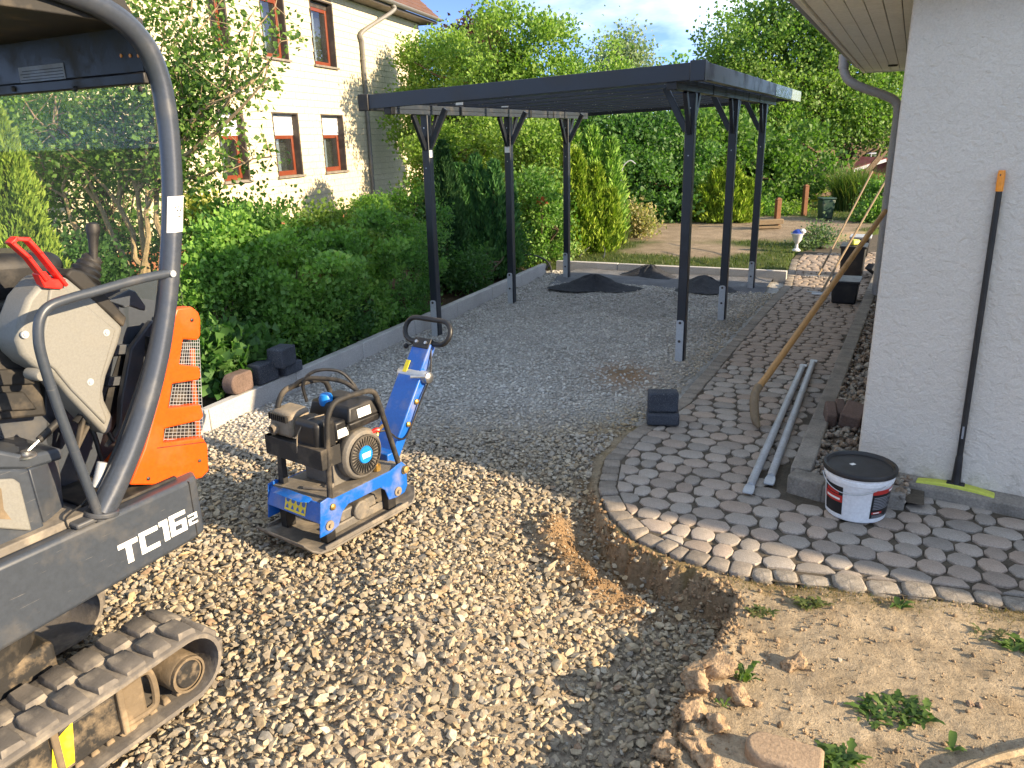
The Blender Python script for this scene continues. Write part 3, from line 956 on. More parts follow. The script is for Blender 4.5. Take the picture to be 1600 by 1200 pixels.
# soffit boards running along the side, tongue and groove gaps between them
nb = 6; bw = .092
for k in range(nb):
    x0 = .032 + k * bw
    mb = MB(); mb.hexa([rp(x0 + .003, .03, eave_z + .012), rp(x0 + bw - .003, .03, eave_z + .012), rp(x0 + bw - .003, LV - .03, eave_z + .012), rp(x0 + .003, LV - .03, eave_z + .012),
                        rp(x0 + .003, .03, eave_z + .03), rp(x0 + bw - .003, .03, eave_z + .03), rp(x0 + bw - .003, LV - .03, eave_z + .03), rp(x0 + .003, LV - .03, eave_z + .03)])
    mb.build('soffit_board', M['soffit'], bung, .003)
mb = MB(); mb.hexa([rp(.03, .03, eave_z + .036), rp(LU - .03, .03, eave_z + .036), rp(LU - .03, LV - .03, eave_z + .036), rp(.03, LV - .03, eave_z + .036),
                    rp(.03, .03, eave_z + .06), rp(LU - .03, .03, eave_z + .06), rp(LU - .03, LV - .03, eave_z + .06), rp(.03, LV - .03, eave_z + .06)])
mb.build('soffit_backing', M['trim_dark'], bung)
mb = MB(); mb.hexa([rp(.6, .03, eave_z + .012), rp(LU - .03, .03, eave_z + .012), rp(LU - .03, .46, eave_z + .012), rp(.6, .46, eave_z + .012),
                    rp(.6, .03, eave_z + .03), rp(LU - .03, .03, eave_z + .03), rp(LU - .03, .46, eave_z + .03), rp(.6, .46, eave_z + .03)])
mb.build('soffit_board', M['soffit'], bung, .003)
# round vent in the soffit
q = on_z(1395, 103, eave_z)
mb = MB(); mb.lathe([(.0, .004), (.032, .004), (.045, -.004), (.05, .006), (.05, .014)], 20, (q[0] - WALL_E[0], q[1] - WALL_E[1], eave_z), cap=False)
mb.build('soffit_vent', M['black'], bung)
# gutter: half-round along the eave, with wavy tile edges above it
mb = MB()
N = 9
vs, fs = [], []
for j, v in enumerate((-.02, LV + .03)):
    for k in range(N):
        a = math.pi + math.pi * k / (N - 1)
        vs.append(rp(-.065 + .06 * math.cos(a), v, eave_z + .125 + .06 * math.sin(a)))
for k in range(N - 1): fs.append((k, k + 1, N + k + 1, N + k))
mb.add(vs, fs)
mb.add([rp(-.065 + .06 * math.cos(math.pi + math.pi * k / (N - 1)), LV + .03, eave_z + .125 + .06 * math.sin(math.pi + math.pi * k / (N - 1))) for k in range(N)], [tuple(range(N))])
g = mb.build('gutter', M['zinc'], bung)
mo = g.modifiers.new('Solidify', 'SOLIDIFY'); mo.thickness = .004
n = int(LV / .3)
tm = MB(); tm.tube([(0, 0, 0), (.16, 0, .05)], .055, 8)
tme = tm.mesh('eave_tile'); tme.materials.append(M['roof_tile'])
for k in range(n):
    o = link('eave_tile', tme, None, bung)
    o.location = rp(-.07, .15 + k * .3, zt + .012)
    o.rotation_euler = (0, 0, math.atan2(U2[1], U2[0]))
# downpipe: outlet, swan neck back to the wall, pipe down the far corner
py_ = 8.75
P = [on_y(1318, 84, 9.35), on_y(1318, 106, 9.35), on_y(1325, 124, 9.3), on_y(1345, 136, 9.22), on_y(1385, 150, 9.08), on_y(1400, 160, 9.03), on_y(1403, 176, 9.0), on_y(1398, 215, 9.0)]
z_end = P[-1].copy(); z_end[2] = .02
P.append(z_end)
P = [(q[0] - WALL_E[0], q[1] - WALL_E[1], q[2]) for q in P]
mb = MB(); pts = bez(P[:-1], 5) + [P[-1]]
mb.tube(pts, .048, 14)
dp = mb.build('downpipe', M['pvc_grey'], bung)
mb = MB(); mb.lathe([(.052, -.03), (.056, -.03), (.056, .03), (.052, .03)], 14, (P[1][0], P[1][1], P[1][2] + .02)); mb.build('pipe_collar', M['pvc_grey'], dp)
mb = MB(); mb.lathe([(.052, -.015), (.056, -.015), (.056, .015), (.052, .015)], 14, (P[-1][0], P[-1][1], 1.25)); mb.build('pipe_collar', M['pvc_grey'], dp)

# ------------------------------------------------------------------ drip strip of pebbles with its own edging
k0, k1 = np.array(KERB_R0), np.array(KERB_R1)
kd = (k1 - k0) / np.linalg.norm(k1 - k0); kn = np.array([kd[1], -kd[0]])
edging = tag(thing('edging', None, None), kind='structure')
L = np.linalg.norm(k1 - k0) + .2
def slab(q0, d, nrm, L, w, z0, z1, parent, name='edging_stone', mat='concrete_old'):
    mb = MB()
    a, b_ = q0, q0 + d * L
    mb.hexa([(a[0], a[1], z0), (a + nrm * w)[[0, 1]].tolist() + [z0], (b_ + nrm * w)[[0, 1]].tolist() + [z0], (b_[0], b_[1], z0),
             (a[0], a[1], z1), (a + nrm * w)[[0, 1]].tolist() + [z1], (b_ + nrm * w)[[0, 1]].tolist() + [z1], (b_[0], b_[1], z1)])
    return mb.build(name, M[mat], parent, .012, segs=3)
i = 0
while i * 1.0 < L:
    slab(k0 + kd * (i * 1.0 + (.125 if i == 0 else .003)), kd, kn, .994 - (.122 if i == 0 else 0), .115, -.15, .10 + random.uniform(-.004, .004), edging)
    i += 1
fd = np.array([.86, -.51]); fn = np.array([.51, .86])
slab(k0, np.array([.74, -.673]), np.array([.673, .74]), .20, .12, -.15, .098, edging)
slab(k0 + np.array([.74, -.673]) * .203, np.array([.955, -.297]), np.array([.297, .955]), .42, .12, -.15, .085, edging)
# pebbles of the strip
n = 5200
r = np.random.default_rng(9)
tt = r.uniform(.02, 7.6, n); ww = r.uniform(.11, .62, n)
P = k0[None] + kd[None] * tt[:, None] + kn[None] * ww[:, None]
inside = in_poly(P[:, 0], P[:, 1], [tuple(WALL_E), tuple(EA), tuple(EC), tuple(EB)])
front = (P - k0) @ np.array([.62, .785]) > .12
P = P[~inside & front]
sz = np.clip(r.lognormal(math.log(.026), .3, len(P)), .013, .05)
c = np.array([[.27, .24, .20], [.22, .2, .175], [.33, .30, .25], [.20, .155, .12], [.29, .225, .165]])[r.integers(0, 5, len(P))] * r.uniform(.75, 1.25, (len(P), 1))
V, F, C = stones(np.stack([P[:, 0], P[:, 1], r.uniform(.03, .085, len(P))], -1), sz, 1, c, .68, .4, 12, 77, .1)
o = link('drip_pebbles', np_mesh('drip_pebbles', V, F, True, C), M['pebble'])
tag(o, 'rounded brown grey pebbles in the drip strip beside the white wall', 'pebbles', kind='stuff')
mb = MB(); e = [k0, k0 + kn * .9, k1 + kn * .9, k1]
mb.add([(p[0], p[1], .03) for p in (k0 + kd * .05 + kn * .05, k0 + kd * .05 + kn * .7 , k1 + kn * .7, k1 + kn * .05)], [(3, 2, 1, 0), ])
bedo = mb.build('strip_base', M['joint'], smooth=False); tag(bedo, kind='structure')

# ================================================================== the neighbour's house
HD = np.array([.2745, .9616]); HN = np.array([.9616, -.2745])      # along the facade (away), out of the facade
F0 = on_y(450, 277, 17.0)
def fac(px, py):
    q = on_plane(px, py, F0, np.array([HN[0], HN[1], 0]))
    return float((q[:2] - F0[:2]) @ HD), float(q[2])
nb_ = thing('neighbour_house', 'two storey cream shingled house with red brown windows behind the hedge', 'house', (F0[0], F0[1], 0))
def fp(s, o_, z):    # along facade, out of facade, height -> local
    return (HD[0] * s + HN[0] * o_, HD[1] * s + HN[1] * o_, z)
s_end = fac(662, 200)[0]; s_start = -11.0
z_eave = fac(560, 4)[1]
print('facade', s_end, z_eave, fac(640, 310), fac(415, 352), fac(393.7, 281.6), fac(542, 267.7), fac(526, 104))
wins = []
for (x0, x1, yt, yb) in ((349, 390, 176, 281), (434, 473, 175, 274.5), (508, 541, 177.5, 268), (413, 450, -38, 91), (491, 525, 3, 103), (330, 357, -60, 62)):
    s0, s1 = fac(x0, yb)[0], fac(x1, yb)[0]
    zb = fac((x0 + x1) / 2, yb)[1]; ztp = fac((x0 + x1) / 2, yt)[1]
    wins.append((s0, s1, zb, ztp))
# same heights in each storey
zl = np.mean([w[2] for w in wins[:3]]), np.mean([w[3] for w in wins[:3]])
zu = np.mean([w[2] for w in wins[3:5]]), np.mean([w[3] for w in wins[4:5]])
wins = [(w[0], w[1], *(zl if i < 3 else zu)) for i, w in enumerate(wins)]
print('windows', [[round(q, 2) for q in w] for w in wins])
z_pl = fac(415, 352)[1]
def fbox(mb, s0, s1, o0, o1, z0, z1):
    return mb.hexa([fp(s0, o0, z0), fp(s1, o0, z0), fp(s1, o1, z0), fp(s0, o1, z0), fp(s0, o0, z1), fp(s1, o0, z1), fp(s1, o1, z1), fp(s0, o1, z1)])
# wall core with openings: horizontal bands split at the windows
def wall_with_openings(mb, s0, s1, z0, z1, wl_, o0, o1):
    zs = sorted({z0, z1} | {w[2] for w in wl_} | {w[3] for w in wl_})
    zs = [z for z in zs if z0 <= z <= z1]
    for za, zb in zip(zs[:-1], zs[1:]):
        cuts = sorted([(w[0], w[1]) for w in wl_ if w[2] <= za + 1e-6 and w[3] >= zb - 1e-6])
        p = s0
        for a, b_ in cuts:
            if a > p: fbox(mb, p, a, o0, o1, za, zb)
            p = max(p, b_)
        if p < s1: fbox(mb, p, s1, o0, o1, za, zb)
mb = MB(); wall_with_openings(mb, s_start, s_end, -.3, z_eave - .02, wins, -.3, 0)
mb.build('wall', M['facade_back'], nb_, smooth=False)
mb = MB(); fbox(mb, s_start, s_end, -7.5, -.31, -.3, z_eave - .02); mb.build('wall_core', M['room'], nb_, smooth=False)
mb = MB(); fbox(mb, s_start - .02, s_end + .01, 0.0, .035, -.3, z_pl); mb.build('plinth', M['brick_red'], nb_)
# shingles
row, wid = .145, .31
sh = []
z = z_pl + .01; k = 0
while z < z_eave - .1:
    s = s_start - (wid / 2 if k % 2 else 0)
    while s < s_end:
        a, b_ = max(s, s_start), min(s + wid, s_end)
        if b_ - a > .03:
            pieces = [(a + .003, b_ - .003)]
            for w in wins:
                if w[2] - .06 < z + row * .6 and w[3] > z + row * .4:
                    q = []
                    for (x0, x1) in pieces:
                        if x1 <= w[0] or x0 >= w[1]: q.append((x0, x1))
                        else:
                            if x0 < w[0] - .02: q.append((x0, w[0]))
                            if x1 > w[1] + .02: q.append((w[1], x1))
                    pieces = q
            sh += [(x0, x1, z) for x0, x1 in pieces]
        s += wid
    z += row; k += 1
sh.sort(key=lambda q: (q[0] < fac(300, 250)[0], np.hypot(q[0] - fac(400, 320)[0], (q[2] - 1.5) * 1.2)))
rest = MB()
cache = {}
def shingle_mb(mb, s0, s1, z, off=(0, 0)):
    o0, o1 = random.uniform(.016, .021), random.uniform(.007, .010)
    mb.hexa([fp(s0, .001, z + .004), fp(s1, .001, z + .004), fp(s1, o0, z + .004), fp(s0, o0, z + .004),
             fp(s0, .001, z + row - .001), fp(s1, .001, z + row - .001), fp(s1, o1, z + row - .001), fp(s0, o1, z + row - .001)])
for i, (s0, s1, z) in enumerate(sh):
    if i < 300:
        key = round(s1 - s0, 3)
        if key not in cache:
            q = MB(); shingle_mb(q, 0, s1 - s0, 0); cache[key] = q.mesh('shingle', False); cache[key].materials.append(M['shingle'])
        o = link('shingle', cache[key], None, nb_)
        o.location = fp(s0, random.uniform(0, .003), z)
    else: shingle_mb(rest, s0, s1, z)
o = rest.build('shingle_field', M['shingle'], nb_, smooth=False); o['kind'] = 'stuff'
# windows
for i, (s0, s1, z0, z1) in enumerate(wins):
    mb = MB()
    d = .16; t = .03
    fbox(mb, s0, s0 + .02, -d, .03, z0, z1); fbox(mb, s1 - .05, s1 + .0, -d, .035, z0, z1); fbox(mb, s0 + .021, s1 - .051, -d, .03, z1 - .03, z1)
    wnd = mb.build('window', M['trim_dark'], nb_)
    mb = MB(); fbox(mb, s0 - .04, s1 + .05, -d, .07, z0 - .045, z0 - .002); mb.build('sill', M['concrete_old'], wnd, .004)
    sh_h = .42 if i < 3 else (.12 if i == 4 else .2)
    zz = z1 - .03
    if sh_h:
        mb = MB(); n = max(2, int(sh_h / .05))
        for q in range(n): fbox(mb, s0 + .022, s1 - .052, -.115, -.10 + .004 * (q % 2), zz - sh_h + q * sh_h / n, zz - sh_h + (q + .93) * sh_h / n)
        mb.build('roller_shutter', M['shutter' if i < 3 else 'trim_dark'], wnd)
        zz -= sh_h
    fw = .075
    mb = MB()
    a, b_ = s0 + .022, s1 - .052
    fbox(mb, a, a + fw, -.15, -.11, z0, zz); fbox(mb, b_ - fw, b_, -.15, -.11, z0, zz); fbox(mb, a + fw, b_ - fw, -.15, -.11, z0, z0 + fw * 1.3); fbox(mb, a + fw, b_ - fw, -.15, -.11, zz - fw, zz)
    mb.build('frame', M['window_wood'], wnd, .006)
    mb = MB(); fbox(mb, a + fw, b_ - fw, -.135, -.13, z0 + fw * 1.3, zz - fw); mb.build('pane', M['window_glass'], wnd, smooth=False)
    mb = MB(); pts = []
    n = 14
    for e_ in range(n + 1):
        x_ = a + fw + (b_ - a - 2 * fw) * (e_ / n) * .52
        pts.append((x_, -.20 + .02 * math.sin(e_ * 2.1)))
    vs = [fp(x_, o_, z0 + .05) for x_, o_ in pts] + [fp(x_, o_, zz) for x_, o_ in pts]
    mb.add(vs, [(e_, e_ + 1, n + 2 + e_, n + 1 + e_) for e_ in range(n)])
    mb.build('curtain', M['curtain'], wnd)
# eaves, gutter, roof
ov = .45
mb = MB(); fbox(mb, s_start - .3, s_end + .42, -.2, ov, z_eave - .02, z_eave + .05); mb.build('eave_boards', M['trim_dark'], nb_)
mb = MB(); vs, fs = [], []
for s in (s_start - .3, s_end + .45):
    for k in range(9):
        a = math.pi + math.pi * k / 8
        vs.append(fp(s, ov + .07 + .075 * math.cos(a), z_eave + .12 + .075 * math.sin(a)))
for k in range(8): fs.append((k, k + 1, 10 + k, 9 + k))
mb.add(vs, fs); mb.add(vs[9:], [tuple(range(9))])
g = mb.build('gutter', M['zinc'], nb_); mo = g.modifiers.new('Solidify', 'SOLIDIFY'); mo.thickness = .006
slope = math.tan(R(42)); rise = 4.2
mb = MB()
nrow = 26; Lr = rise / slope
for k in range(nrow):
    o0 = ov + .05 - Lr * k / nrow; o1 = ov + .05 - Lr * (k + 1) / nrow
    za = z_eave + .15 + rise * k / nrow; zb = z_eave + .15 + rise * (k + 1) / nrow
    mb.hexa([fp(s_start - .3, o0, za - .03), fp(s_end + .4, o0, za - .03), fp(s_end + .4, o1, zb - .03), fp(s_start - .3, o1, zb - .03),
             fp(s_start - .3, o0, za + .035), fp(s_end + .4, o0, za + .035), fp(s_end + .4, o1, zb + .01), fp(s_start - .3, o1, zb + .01)])
mb.build('roof', M['roof_tile'], nb_, smooth=False)
mb = MB(); mb.add([fp(s_end, 0, z_eave), fp(s_end, -7.5, z_eave), fp(s_end, -4.0, z_eave + rise - .2), fp(s_start, 0, z_eave), fp(s_start, -7.5, z_eave), fp(s_start, -4.0, z_eave + rise - .2)],
                  [(0, 1, 2), (5, 4, 3), (1, 4, 5, 2), (0, 2, 5, 3)])
mb.build('gable', M['facade_back'], nb_, smooth=False)
# downpipe of the neighbour
q = [fac(585, 8), fac(584, 22), fac(560, 58)]
P = [fp(q[0][0], ov + .05, z_eave + .06), fp(q[0][0], ov + .05, z_eave - .10), fp(q[2][0], .13, q[2][1] + .12), fp(q[2][0], .09, q[2][1] - .1)]
mb = MB(); mb.tube(bez(P, 6) + [fp(q[2][0], .09, .2)], .05, 10); dp = mb.build('downpipe', M['zinc'], nb_)
for zz in (1.6, 3.9):
    mb = MB(); mb.lathe([(.052, -.02), (.062, -.02), (.062, .02), (.052, .02)], 12, fp(q[2][0], .09, zz)); mb.build('pipe_collar', M['zinc'], dp)
# ================================================================== carport
CY = 0.467
M['beam_sunlit'] = paint('sunlit_anthracite', (.05, .06, .075), .35)  # paler copy of the anthracite: sunlight painted into the left beam
carport = thing('carport', 'anthracite metal carport with flat roof on six posts over gravel', 'carport', (1.5534, 6.8243, 0), -CY)
WX = -2.614; HL, HR = 2.191, 2.281
def hz(x): return HL + (HR - HL) * (x - WX) / (-WX)
def ph(x): return HL if x < -1 else HR
ps = .08
def brace(a, b_, parent):
    mb = MB(); mb.bar(a, b_, .036, .055); return mb.build('brace', M['anthracite'], carport, .004)
for side, x in (('l', WX), ('r', 0.0)):
    H = ph(x)
    for j, y in enumerate((0, 1.8, 3.6)):
        mb = MB(); mb.box(x - ps / 2, x + ps / 2, y - ps / 2, y + ps / 2, -.02, H)
        post = mb.build('post', M['anthracite'], carport, .006)
        # steel shoe on the front face
        mb = MB(); w, hh, y0 = .034, .39, y - ps / 2 - .0075
        xo = x - .006
        prof = [(-w, 0), (w, 0), (w, hh - .018), (w * .7, hh - .004), (0, hh), (-w * .7, hh - .004), (-w, hh - .018)]
        mb.prism([(xo + a, y0, -.03 + b_) for a, b_ in prof], (0, .007, 0))
        shoe = mb.build('base_plate', M['galv_plate'], post, .0015)
        for zz in (hh - .055, hh * .42):
            mb = MB(); mb.lathe([(.013, 0), (.013, -.008), (.009, -.011)], 6, (xo, y0 - .0005, zz), 'y'); mb.build('bolt', M['trim_dark'], post)
        mb = MB(); mb.lathe([(.006, 0), (.006, -.004)], 8, (x, y - ps / 2 - .001, H - .12), 'y')
        mb.lathe([(.006, 0), (.006, -.004)], 8, (x, y - ps / 2 - .001, H - .5), 'y'); mb.build('screw', M['steel'], post)
        # braces: along the beam, and inwards
        for dy in (-1, 1):
            brace((x, y + dy * ps * .45, H - .32), (x, y + dy * .225, H + .0), post)
        dx = 1 if x < -1 else -1
        brace((x + dx * ps * .45, y, H - .30), (x + dx * .23, y, H + .05), post)
    # long beam with a groove and splice plates
    mb = MB(); y0, y1 = -.62, 4.32
    mb.box(x - .035, x + .035, y0, y1, H + .002, H + .04); mb.box(x - .030, x + .030, y0, y1, H + .0405, H + .0445); mb.box(x - .035, x + .035, y0, y1, H + .045, H + .085)
    bm_ = mb.build('side_beam', M['anthracite' if x > -1 else 'beam_sunlit'], carport, .003)
    mb = MB(); mb.box(x - .039, x + .039, y0 - .02, y0 + .05, H - .004, H + .09); mb.build('end_cap', M['black'], bm_, .004)
    for yy in (.62, 2.35, 3.05):
        mb = MB(); mb.box(x - .039, x + .039, yy, yy + .035, H - .003, H + .088); mb.build('splice', M['black'], bm_, .003)
# cross rails under the sheet
XL, XR, YF, YB = -2.86, .20, -.63, 4.70
def rz(x): return hz(x) + .092
rails = np.linspace(YF + .12, YB - .12, 10)
for y in rails:
    mb = MB()
    mb.hexa([(XL, y - .022, rz(XL)), (XR, y - .022, rz(XR)), (XR, y + .022, rz(XR)), (XL, y + .022, rz(XL)), (XL, y - .022, rz(XL) + .055), (XR, y - .022, rz(XR) + .055), (XR, y + .022, rz(XR) + .055), (XL, y + .022, rz(XL) + .055)])
    rail = mb.build('roof_rail', M['anth_inner'], carport, .003)
    mb = MB()
    for x in (-2.35, -1.75, -.95, -.25):
        for k in (0, .035):
            mb.lathe([(.006, 0), (.006, -.005)], 6, (x + k, y, rz(x) - .0005))
    mb.build('screw', M['steel'], rail)
# profiled roof sheet, ribs across
vs, fs = [], []
prof = []
y = YF + .01
while y < YB - .02:
    prof += [(y, .0), (y + .10, .0), (y + .118, .028), (y + .162, .028), (y + .18, 0)]
    y += .18
prof = [p for p in prof if p[0] <= YB - .01]
for x in (XL, XR):
    for (yy, zz) in prof: vs.append((x, yy, rz(x) + .058 + zz))
n = len(prof)
fs = [(k, k + 1, n + k + 1, n + k) for k in range(n - 1)]
mb = MB(); mb.add(vs, fs)
mt, nt, b = new_mat('polycarbonate_sheet')
nt.nodes.remove(b)
tr = nt.nodes.new('ShaderNodeBsdfTransparent'); tr.inputs[0].default_value = (.82, .86, .90, 1)
tl = nt.nodes.new('ShaderNodeBsdfTranslucent'); tl.inputs[0].default_value = (.6, .64, .68, 1)
gl = nt.nodes.new('ShaderNodeBsdfGlossy'); gl.inputs['Roughness'].default_value = .15
m1 = nt.nodes.new('ShaderNodeMixShader'); m1.inputs[0].default_value = .22
m2 = nt.nodes.new('ShaderNodeMixShader'); m2.inputs[0].default_value = .08
lk(nt, tr.outputs[0], m1.inputs[1]); lk(nt, tl.outputs[0], m1.inputs[2]); lk(nt, m1.outputs[0], m2.inputs[1]); lk(nt, gl.outputs[0], m2.inputs[2])
lk(nt, m2.outputs[0], nt.nodes['Material Output'].inputs['Surface'])
M['sheet'] = mt
o = mb.build('roof_sheet', M['sheet'], carport, ang=15)
# fascias
def fascia(p0, p1, h, th, name='fascia', mat='anthracite', nrm=(0, 1, 0)):
    mb = MB()
    a, b_, nn = Vector(p0), Vector(p1), Vector(nrm)
    mb.hexa([a, b_, b_ + nn * th, a + nn * th, a + Vector((0, 0, h)), b_ + Vector((0, 0, h)), b_ + Vector((0, 0, h)) + nn * th, a + nn * th + Vector((0, 0, h))])
    return mb.build(name, M[mat], carport, .004)
fz = .052
fascia((XL - .03, YF - .03, hz(XL) + fz), (XR + .03, YF - .03, hz(XR) + fz), .125, .028)
fascia((XR + .002, YF, hz(XR) + fz - .004), (XR + .002, 2.75, hz(XR) + fz - .004), .128, .05, 'fascia', 'anthracite', (1, 0, 0))
mt, nt, b = new_mat('film_wrapped_fascia')
b.inputs['Base Color'].default_value = (.22, .27, .235, 1); b.inputs['Roughness'].default_value = .22
n1 = noise(nt, 5, 4, .6, dist=1.5); bump(nt, b, n1, .35, .05)
M['film'] = mt
fascia((XR + .002, 2.755, hz(XR) + fz - .008), (XR + .002, YB + .25, hz(XR) + fz - .008), .13, .055, 'fascia', 'film', (1, 0, 0))['label'] = 'fascia still wrapped in pale protective film'
fascia((XL - .03, YB, hz(XL) + fz), (XR, YB, hz(XR) + fz), .125, .028)
fascia((XL - .03, YF, hz(XL) + fz - .004), (XL - .03, YB, hz(XL) + fz - .004), .128, .05, 'gutter', 'anthracite', (1, 0, 0))
mb = MB(); mb.box(XL - .05, XL + .06, YF - .045, YF + .01, hz(XL) + fz - .01, hz(XL) + fz + .135); mb.build('corner_cap', M['black'], carport, .006)
mb = MB(); mb.box(XR - .06, XR + .056, YF - .045, YF + .03, hz(XR) + fz - .012, hz(XR) + fz + .135); mb.build('corner_cap', M['anthracite'], carport, .006)
# paper stickers left on the parts
for (x, y, z, ax) in ((WX + .05, .52, HL + .12, 0), (-.30, -.40, HR + .1, 0), (WX + .05, 1.55, HL + .12, 0)):
    mb = MB(); mb.box(x, x + .085, y - .012, y - .010, z - .02, z + .022); mb.build('sticker', M['white_print'], carport)
mb = MB(); mb.box(WX + ps / 2 + .001, WX + ps / 2 + .0025, -.035, .03, HL - .40, HL - .33); mb.build('sticker', M['white_print'], carport)
mb = MB(); mb.box(WX - .032, WX + .032, 1.8 - ps / 2 - .0035, 1.8 - ps / 2 - .0015, HL - .40, HL - .33); mb.build('sticker', M['white_print'], carport)
mb = MB(); mb.box(-ps / 2 - .0025, -ps / 2 - .001, -.03, .035, HR - .44, HR - .33); mb.build('sticker', M['white_print'], carport)
# ================================================================== mini excavator
EY = R(30)
EXO = np.array([-1.14778, 2.41171, 0.0]); EXT = np.array([math.sin(EY), math.cos(EY), 0]); EXN = np.array([math.cos(EY), -math.sin(EY), 0])
exc = thing('mini_excavator', 'grey and orange mini excavator on rubber tracks with open canopy cab', 'excavator', EXO, R(60))
def ex(px, py, L):          # where a sight line meets the lengthwise plane L to the side of the track
    q = on_plane(px, py, EXO + EXN * L, EXN) - EXO
    return (float(q @ EXT), -L, float(q[2]))
def exx(px, py, T):         # where it meets the cross plane T along the machine
    q = on_plane(px, py, EXO + EXT * T, EXT) - EXO
    return (T, float(-(q @ EXN)), float(q[2]))
def strip(pts, L, d): return MB().prism([ex(a, b_, L) for a, b_ in pts], (0, d, 0))
# ---- running gear
def track_path(x0, x1, r_, n=14):
    P = []
    for k in range(n + 1):
        a = -math.pi / 2 + math.pi * k / n
        P.append((x1 + r_ * math.cos(a), r_ + r_ * math.sin(a)))
    m_ = 16
    for k in range(1, m_):
        t = k / m_
        P.append((x1 + (x0 - x1) * t, 2 * r_ - .012 * math.sin(math.pi * t)))
    for k in range(n + 1):
        a = math.pi / 2 + math.pi * k / n
        P.append((x0 + r_ * math.cos(a), r_ + r_ * math.sin(a)))
    for k in range(1, m_):
        t = k / m_
        P.append((x0 + (x1 - x0) * t, 0))
    return P
def make_track(y0, width, detail):
    TR, TX0, TX1 = .132, -1.42, -.062
    P = track_path(TX0, TX1, TR)
    N = len(P); mb = MB(); th = .02
    zo = .022
    nrm = []
    for i in range(N):
        a, b_ = P[i - 1], P[(i + 1) % N]
        t = Vector((b_[0] - a[0], b_[1] - a[1])).normalized()
        nrm.append(Vector((t.y, -t.x)))
    vs = []
    for i in range(N):
        o_ = Vector(P[i]); q = o_ - nrm[i] * th
        e = o_ - nrm[i] * .005
        for (pt, yy) in ((e, y0), (o_, y0 + .012), (o_, y0 + width - .012), (e, y0 + width), (q, y0 + width), (q, y0)):
            vs.append((pt.x, yy, pt.y + zo))
    fs = []
    for i in range(N):
        j = (i + 1) % N
        for k in range(6):
            l = (k + 1) % 6
            fs.append((i * 6 + k, i * 6 + l, j * 6 + l, j * 6 + k))
    mb.add(vs, fs)
    belt = mb.build('track', M['rubber'], exc)
    # arc length
    cum_ = [0]
    for i in range(N):
        a, b_ = Vector(P[i]), Vector(P[(i + 1) % N]); cum_.append(cum_[-1] + (b_ - a).length)
    tot = cum_[-1]
    def at_s(s):
        s = s % tot
        for i in range(N):
            if cum_[i + 1] >= s:
                a, b_ = Vector(P[i]), Vector(P[(i + 1) % N]); t = (s - cum_[i]) / (cum_[i + 1] - cum_[i])
                return a.lerp(b_, t), nrm[i].lerp(nrm[(i + 1) % N], t).normalized()
    def lug_mesh(sd):
        rr = random.Random(sd)
        mb = MB(); l, w, h = .044, .063, .016
        J = lambda s_: rr.uniform(-s_, s_)
        bot = [(-l, -w), (l * .7, -w), (l, -w * .2), (l * .82, w), (-l * .8, w), (-l * 1.05, w * .1)]
        top = [(a * .78 + J(.003), b_ * .86 + J(.004)) for a, b_ in bot]
        midr = [(a * .93 + J(.002), b_ * .96 + J(.002)) for a, b_ in bot]
        vs = [(a, b_, -.006) for a, b_ in bot] + [(a, b_, h * .7 + J(.003)) for a, b_ in midr] + [(a, b_, h + J(.004)) for a, b_ in top] + [(0, 0, h - .004)]
        fs = []
        for lv in (0, 1):
            for k in range(6):
                q = (k + 1) % 6
                fs.append((lv * 6 + k, lv * 6 + q, lv * 6 + 6 + q, lv * 6 + 6 + k))
        fs += [(12 + k, 12 + (k + 1) % 6, 18) for k in range(6)]
        mb.add(vs, fs)
        me = mb.mesh('tread_lug', True, 50); me.materials.append(M['rubber']); return me
    lugs = [lug_mesh(k) for k in range(6)]
    pitch = tot / round(tot / .102)
    nl = int(round(tot / pitch))
    for k in range(nl):
        for side in (0, 1):
            s = (k + .5 * side) * pitch
            p, nn = at_s(s)
            if not detail and p.y < .1: continue
            o = link('tread_lug', lugs[(k * 2 + side) % 6], None, belt)
            z_ = Vector((nn.x, 0, nn.y)); y_ = Vector((0, 1 if side else -1, 0)); x_ = y_.cross(z_)
            mt_ = Matrix((x_, y_, z_)).transposed().to_4x4()
            mt_.translation = Vector((p.x, y0 + (width * .265 if side == 0 else width * .735), p.y + zo))
            o.matrix_basis = mt_
    if detail:
        me = None
        for k in range(24):
            o_ = MB() if me is None else None
            if me is None:
                o_.hexa([(-.016, -.02, 0), (.016, -.02, 0), (.016, .02, 0), (-.016, .02, 0), (-.009, -.013, .026), (.009, -.013, .026), (.009, .013, .026), (-.009, .013, .026)])
                me = o_.mesh('drive_lug'); me.materials.append(M['mud_steel'])
            o = link('drive_lug', me, None, belt, .005)
            o.location = (-.09 - k * .055, y0 + .075, zo + .019)
    return belt
make_track(0.0, .285, True)
make_track(.72, .285, False)
cx_, _, cz_ = ex(291, 1052, -.03)
mb = MB(); mb.lathe([(.012, .02), (.058, .02), (.066, .026), (.070, .035), (.070, .25), (.02, .25)], 28, (cx_, 0, cz_), 'y'); idl = mb.build('idler_drum', M['mud_steel'], exc, .004)
mb = MB(); mb.lathe([(.0, .014), (.046, .014), (.052, .021)], 24, (cx_, 0, cz_), 'y', cap=False); mb.build('hub_cap', M['mud_black'], idl)
mb = MB(); mb.lathe([(.058, .013), (.067, .013), (.067, .03), (.058, .03)], 28, (cx_, 0, cz_), 'y', cap=False); mb.build('hub_ring', M['mud_steel'], idl)
mb = MB(); mb.box(-1.36, -.23, .035, .25, .085, .245); fr = mb.build('track_frame', M['mud_steel'], exc, .012)
for (x0, x1) in ((-1.3, -.86), (-.82, -.56), (-.53, -.34)):
    mb = MB(); mb.box(x0, x1, .026, .04, .075 + .01, .235); mb.build('frame_plate', M['mud_black'], fr, .006)
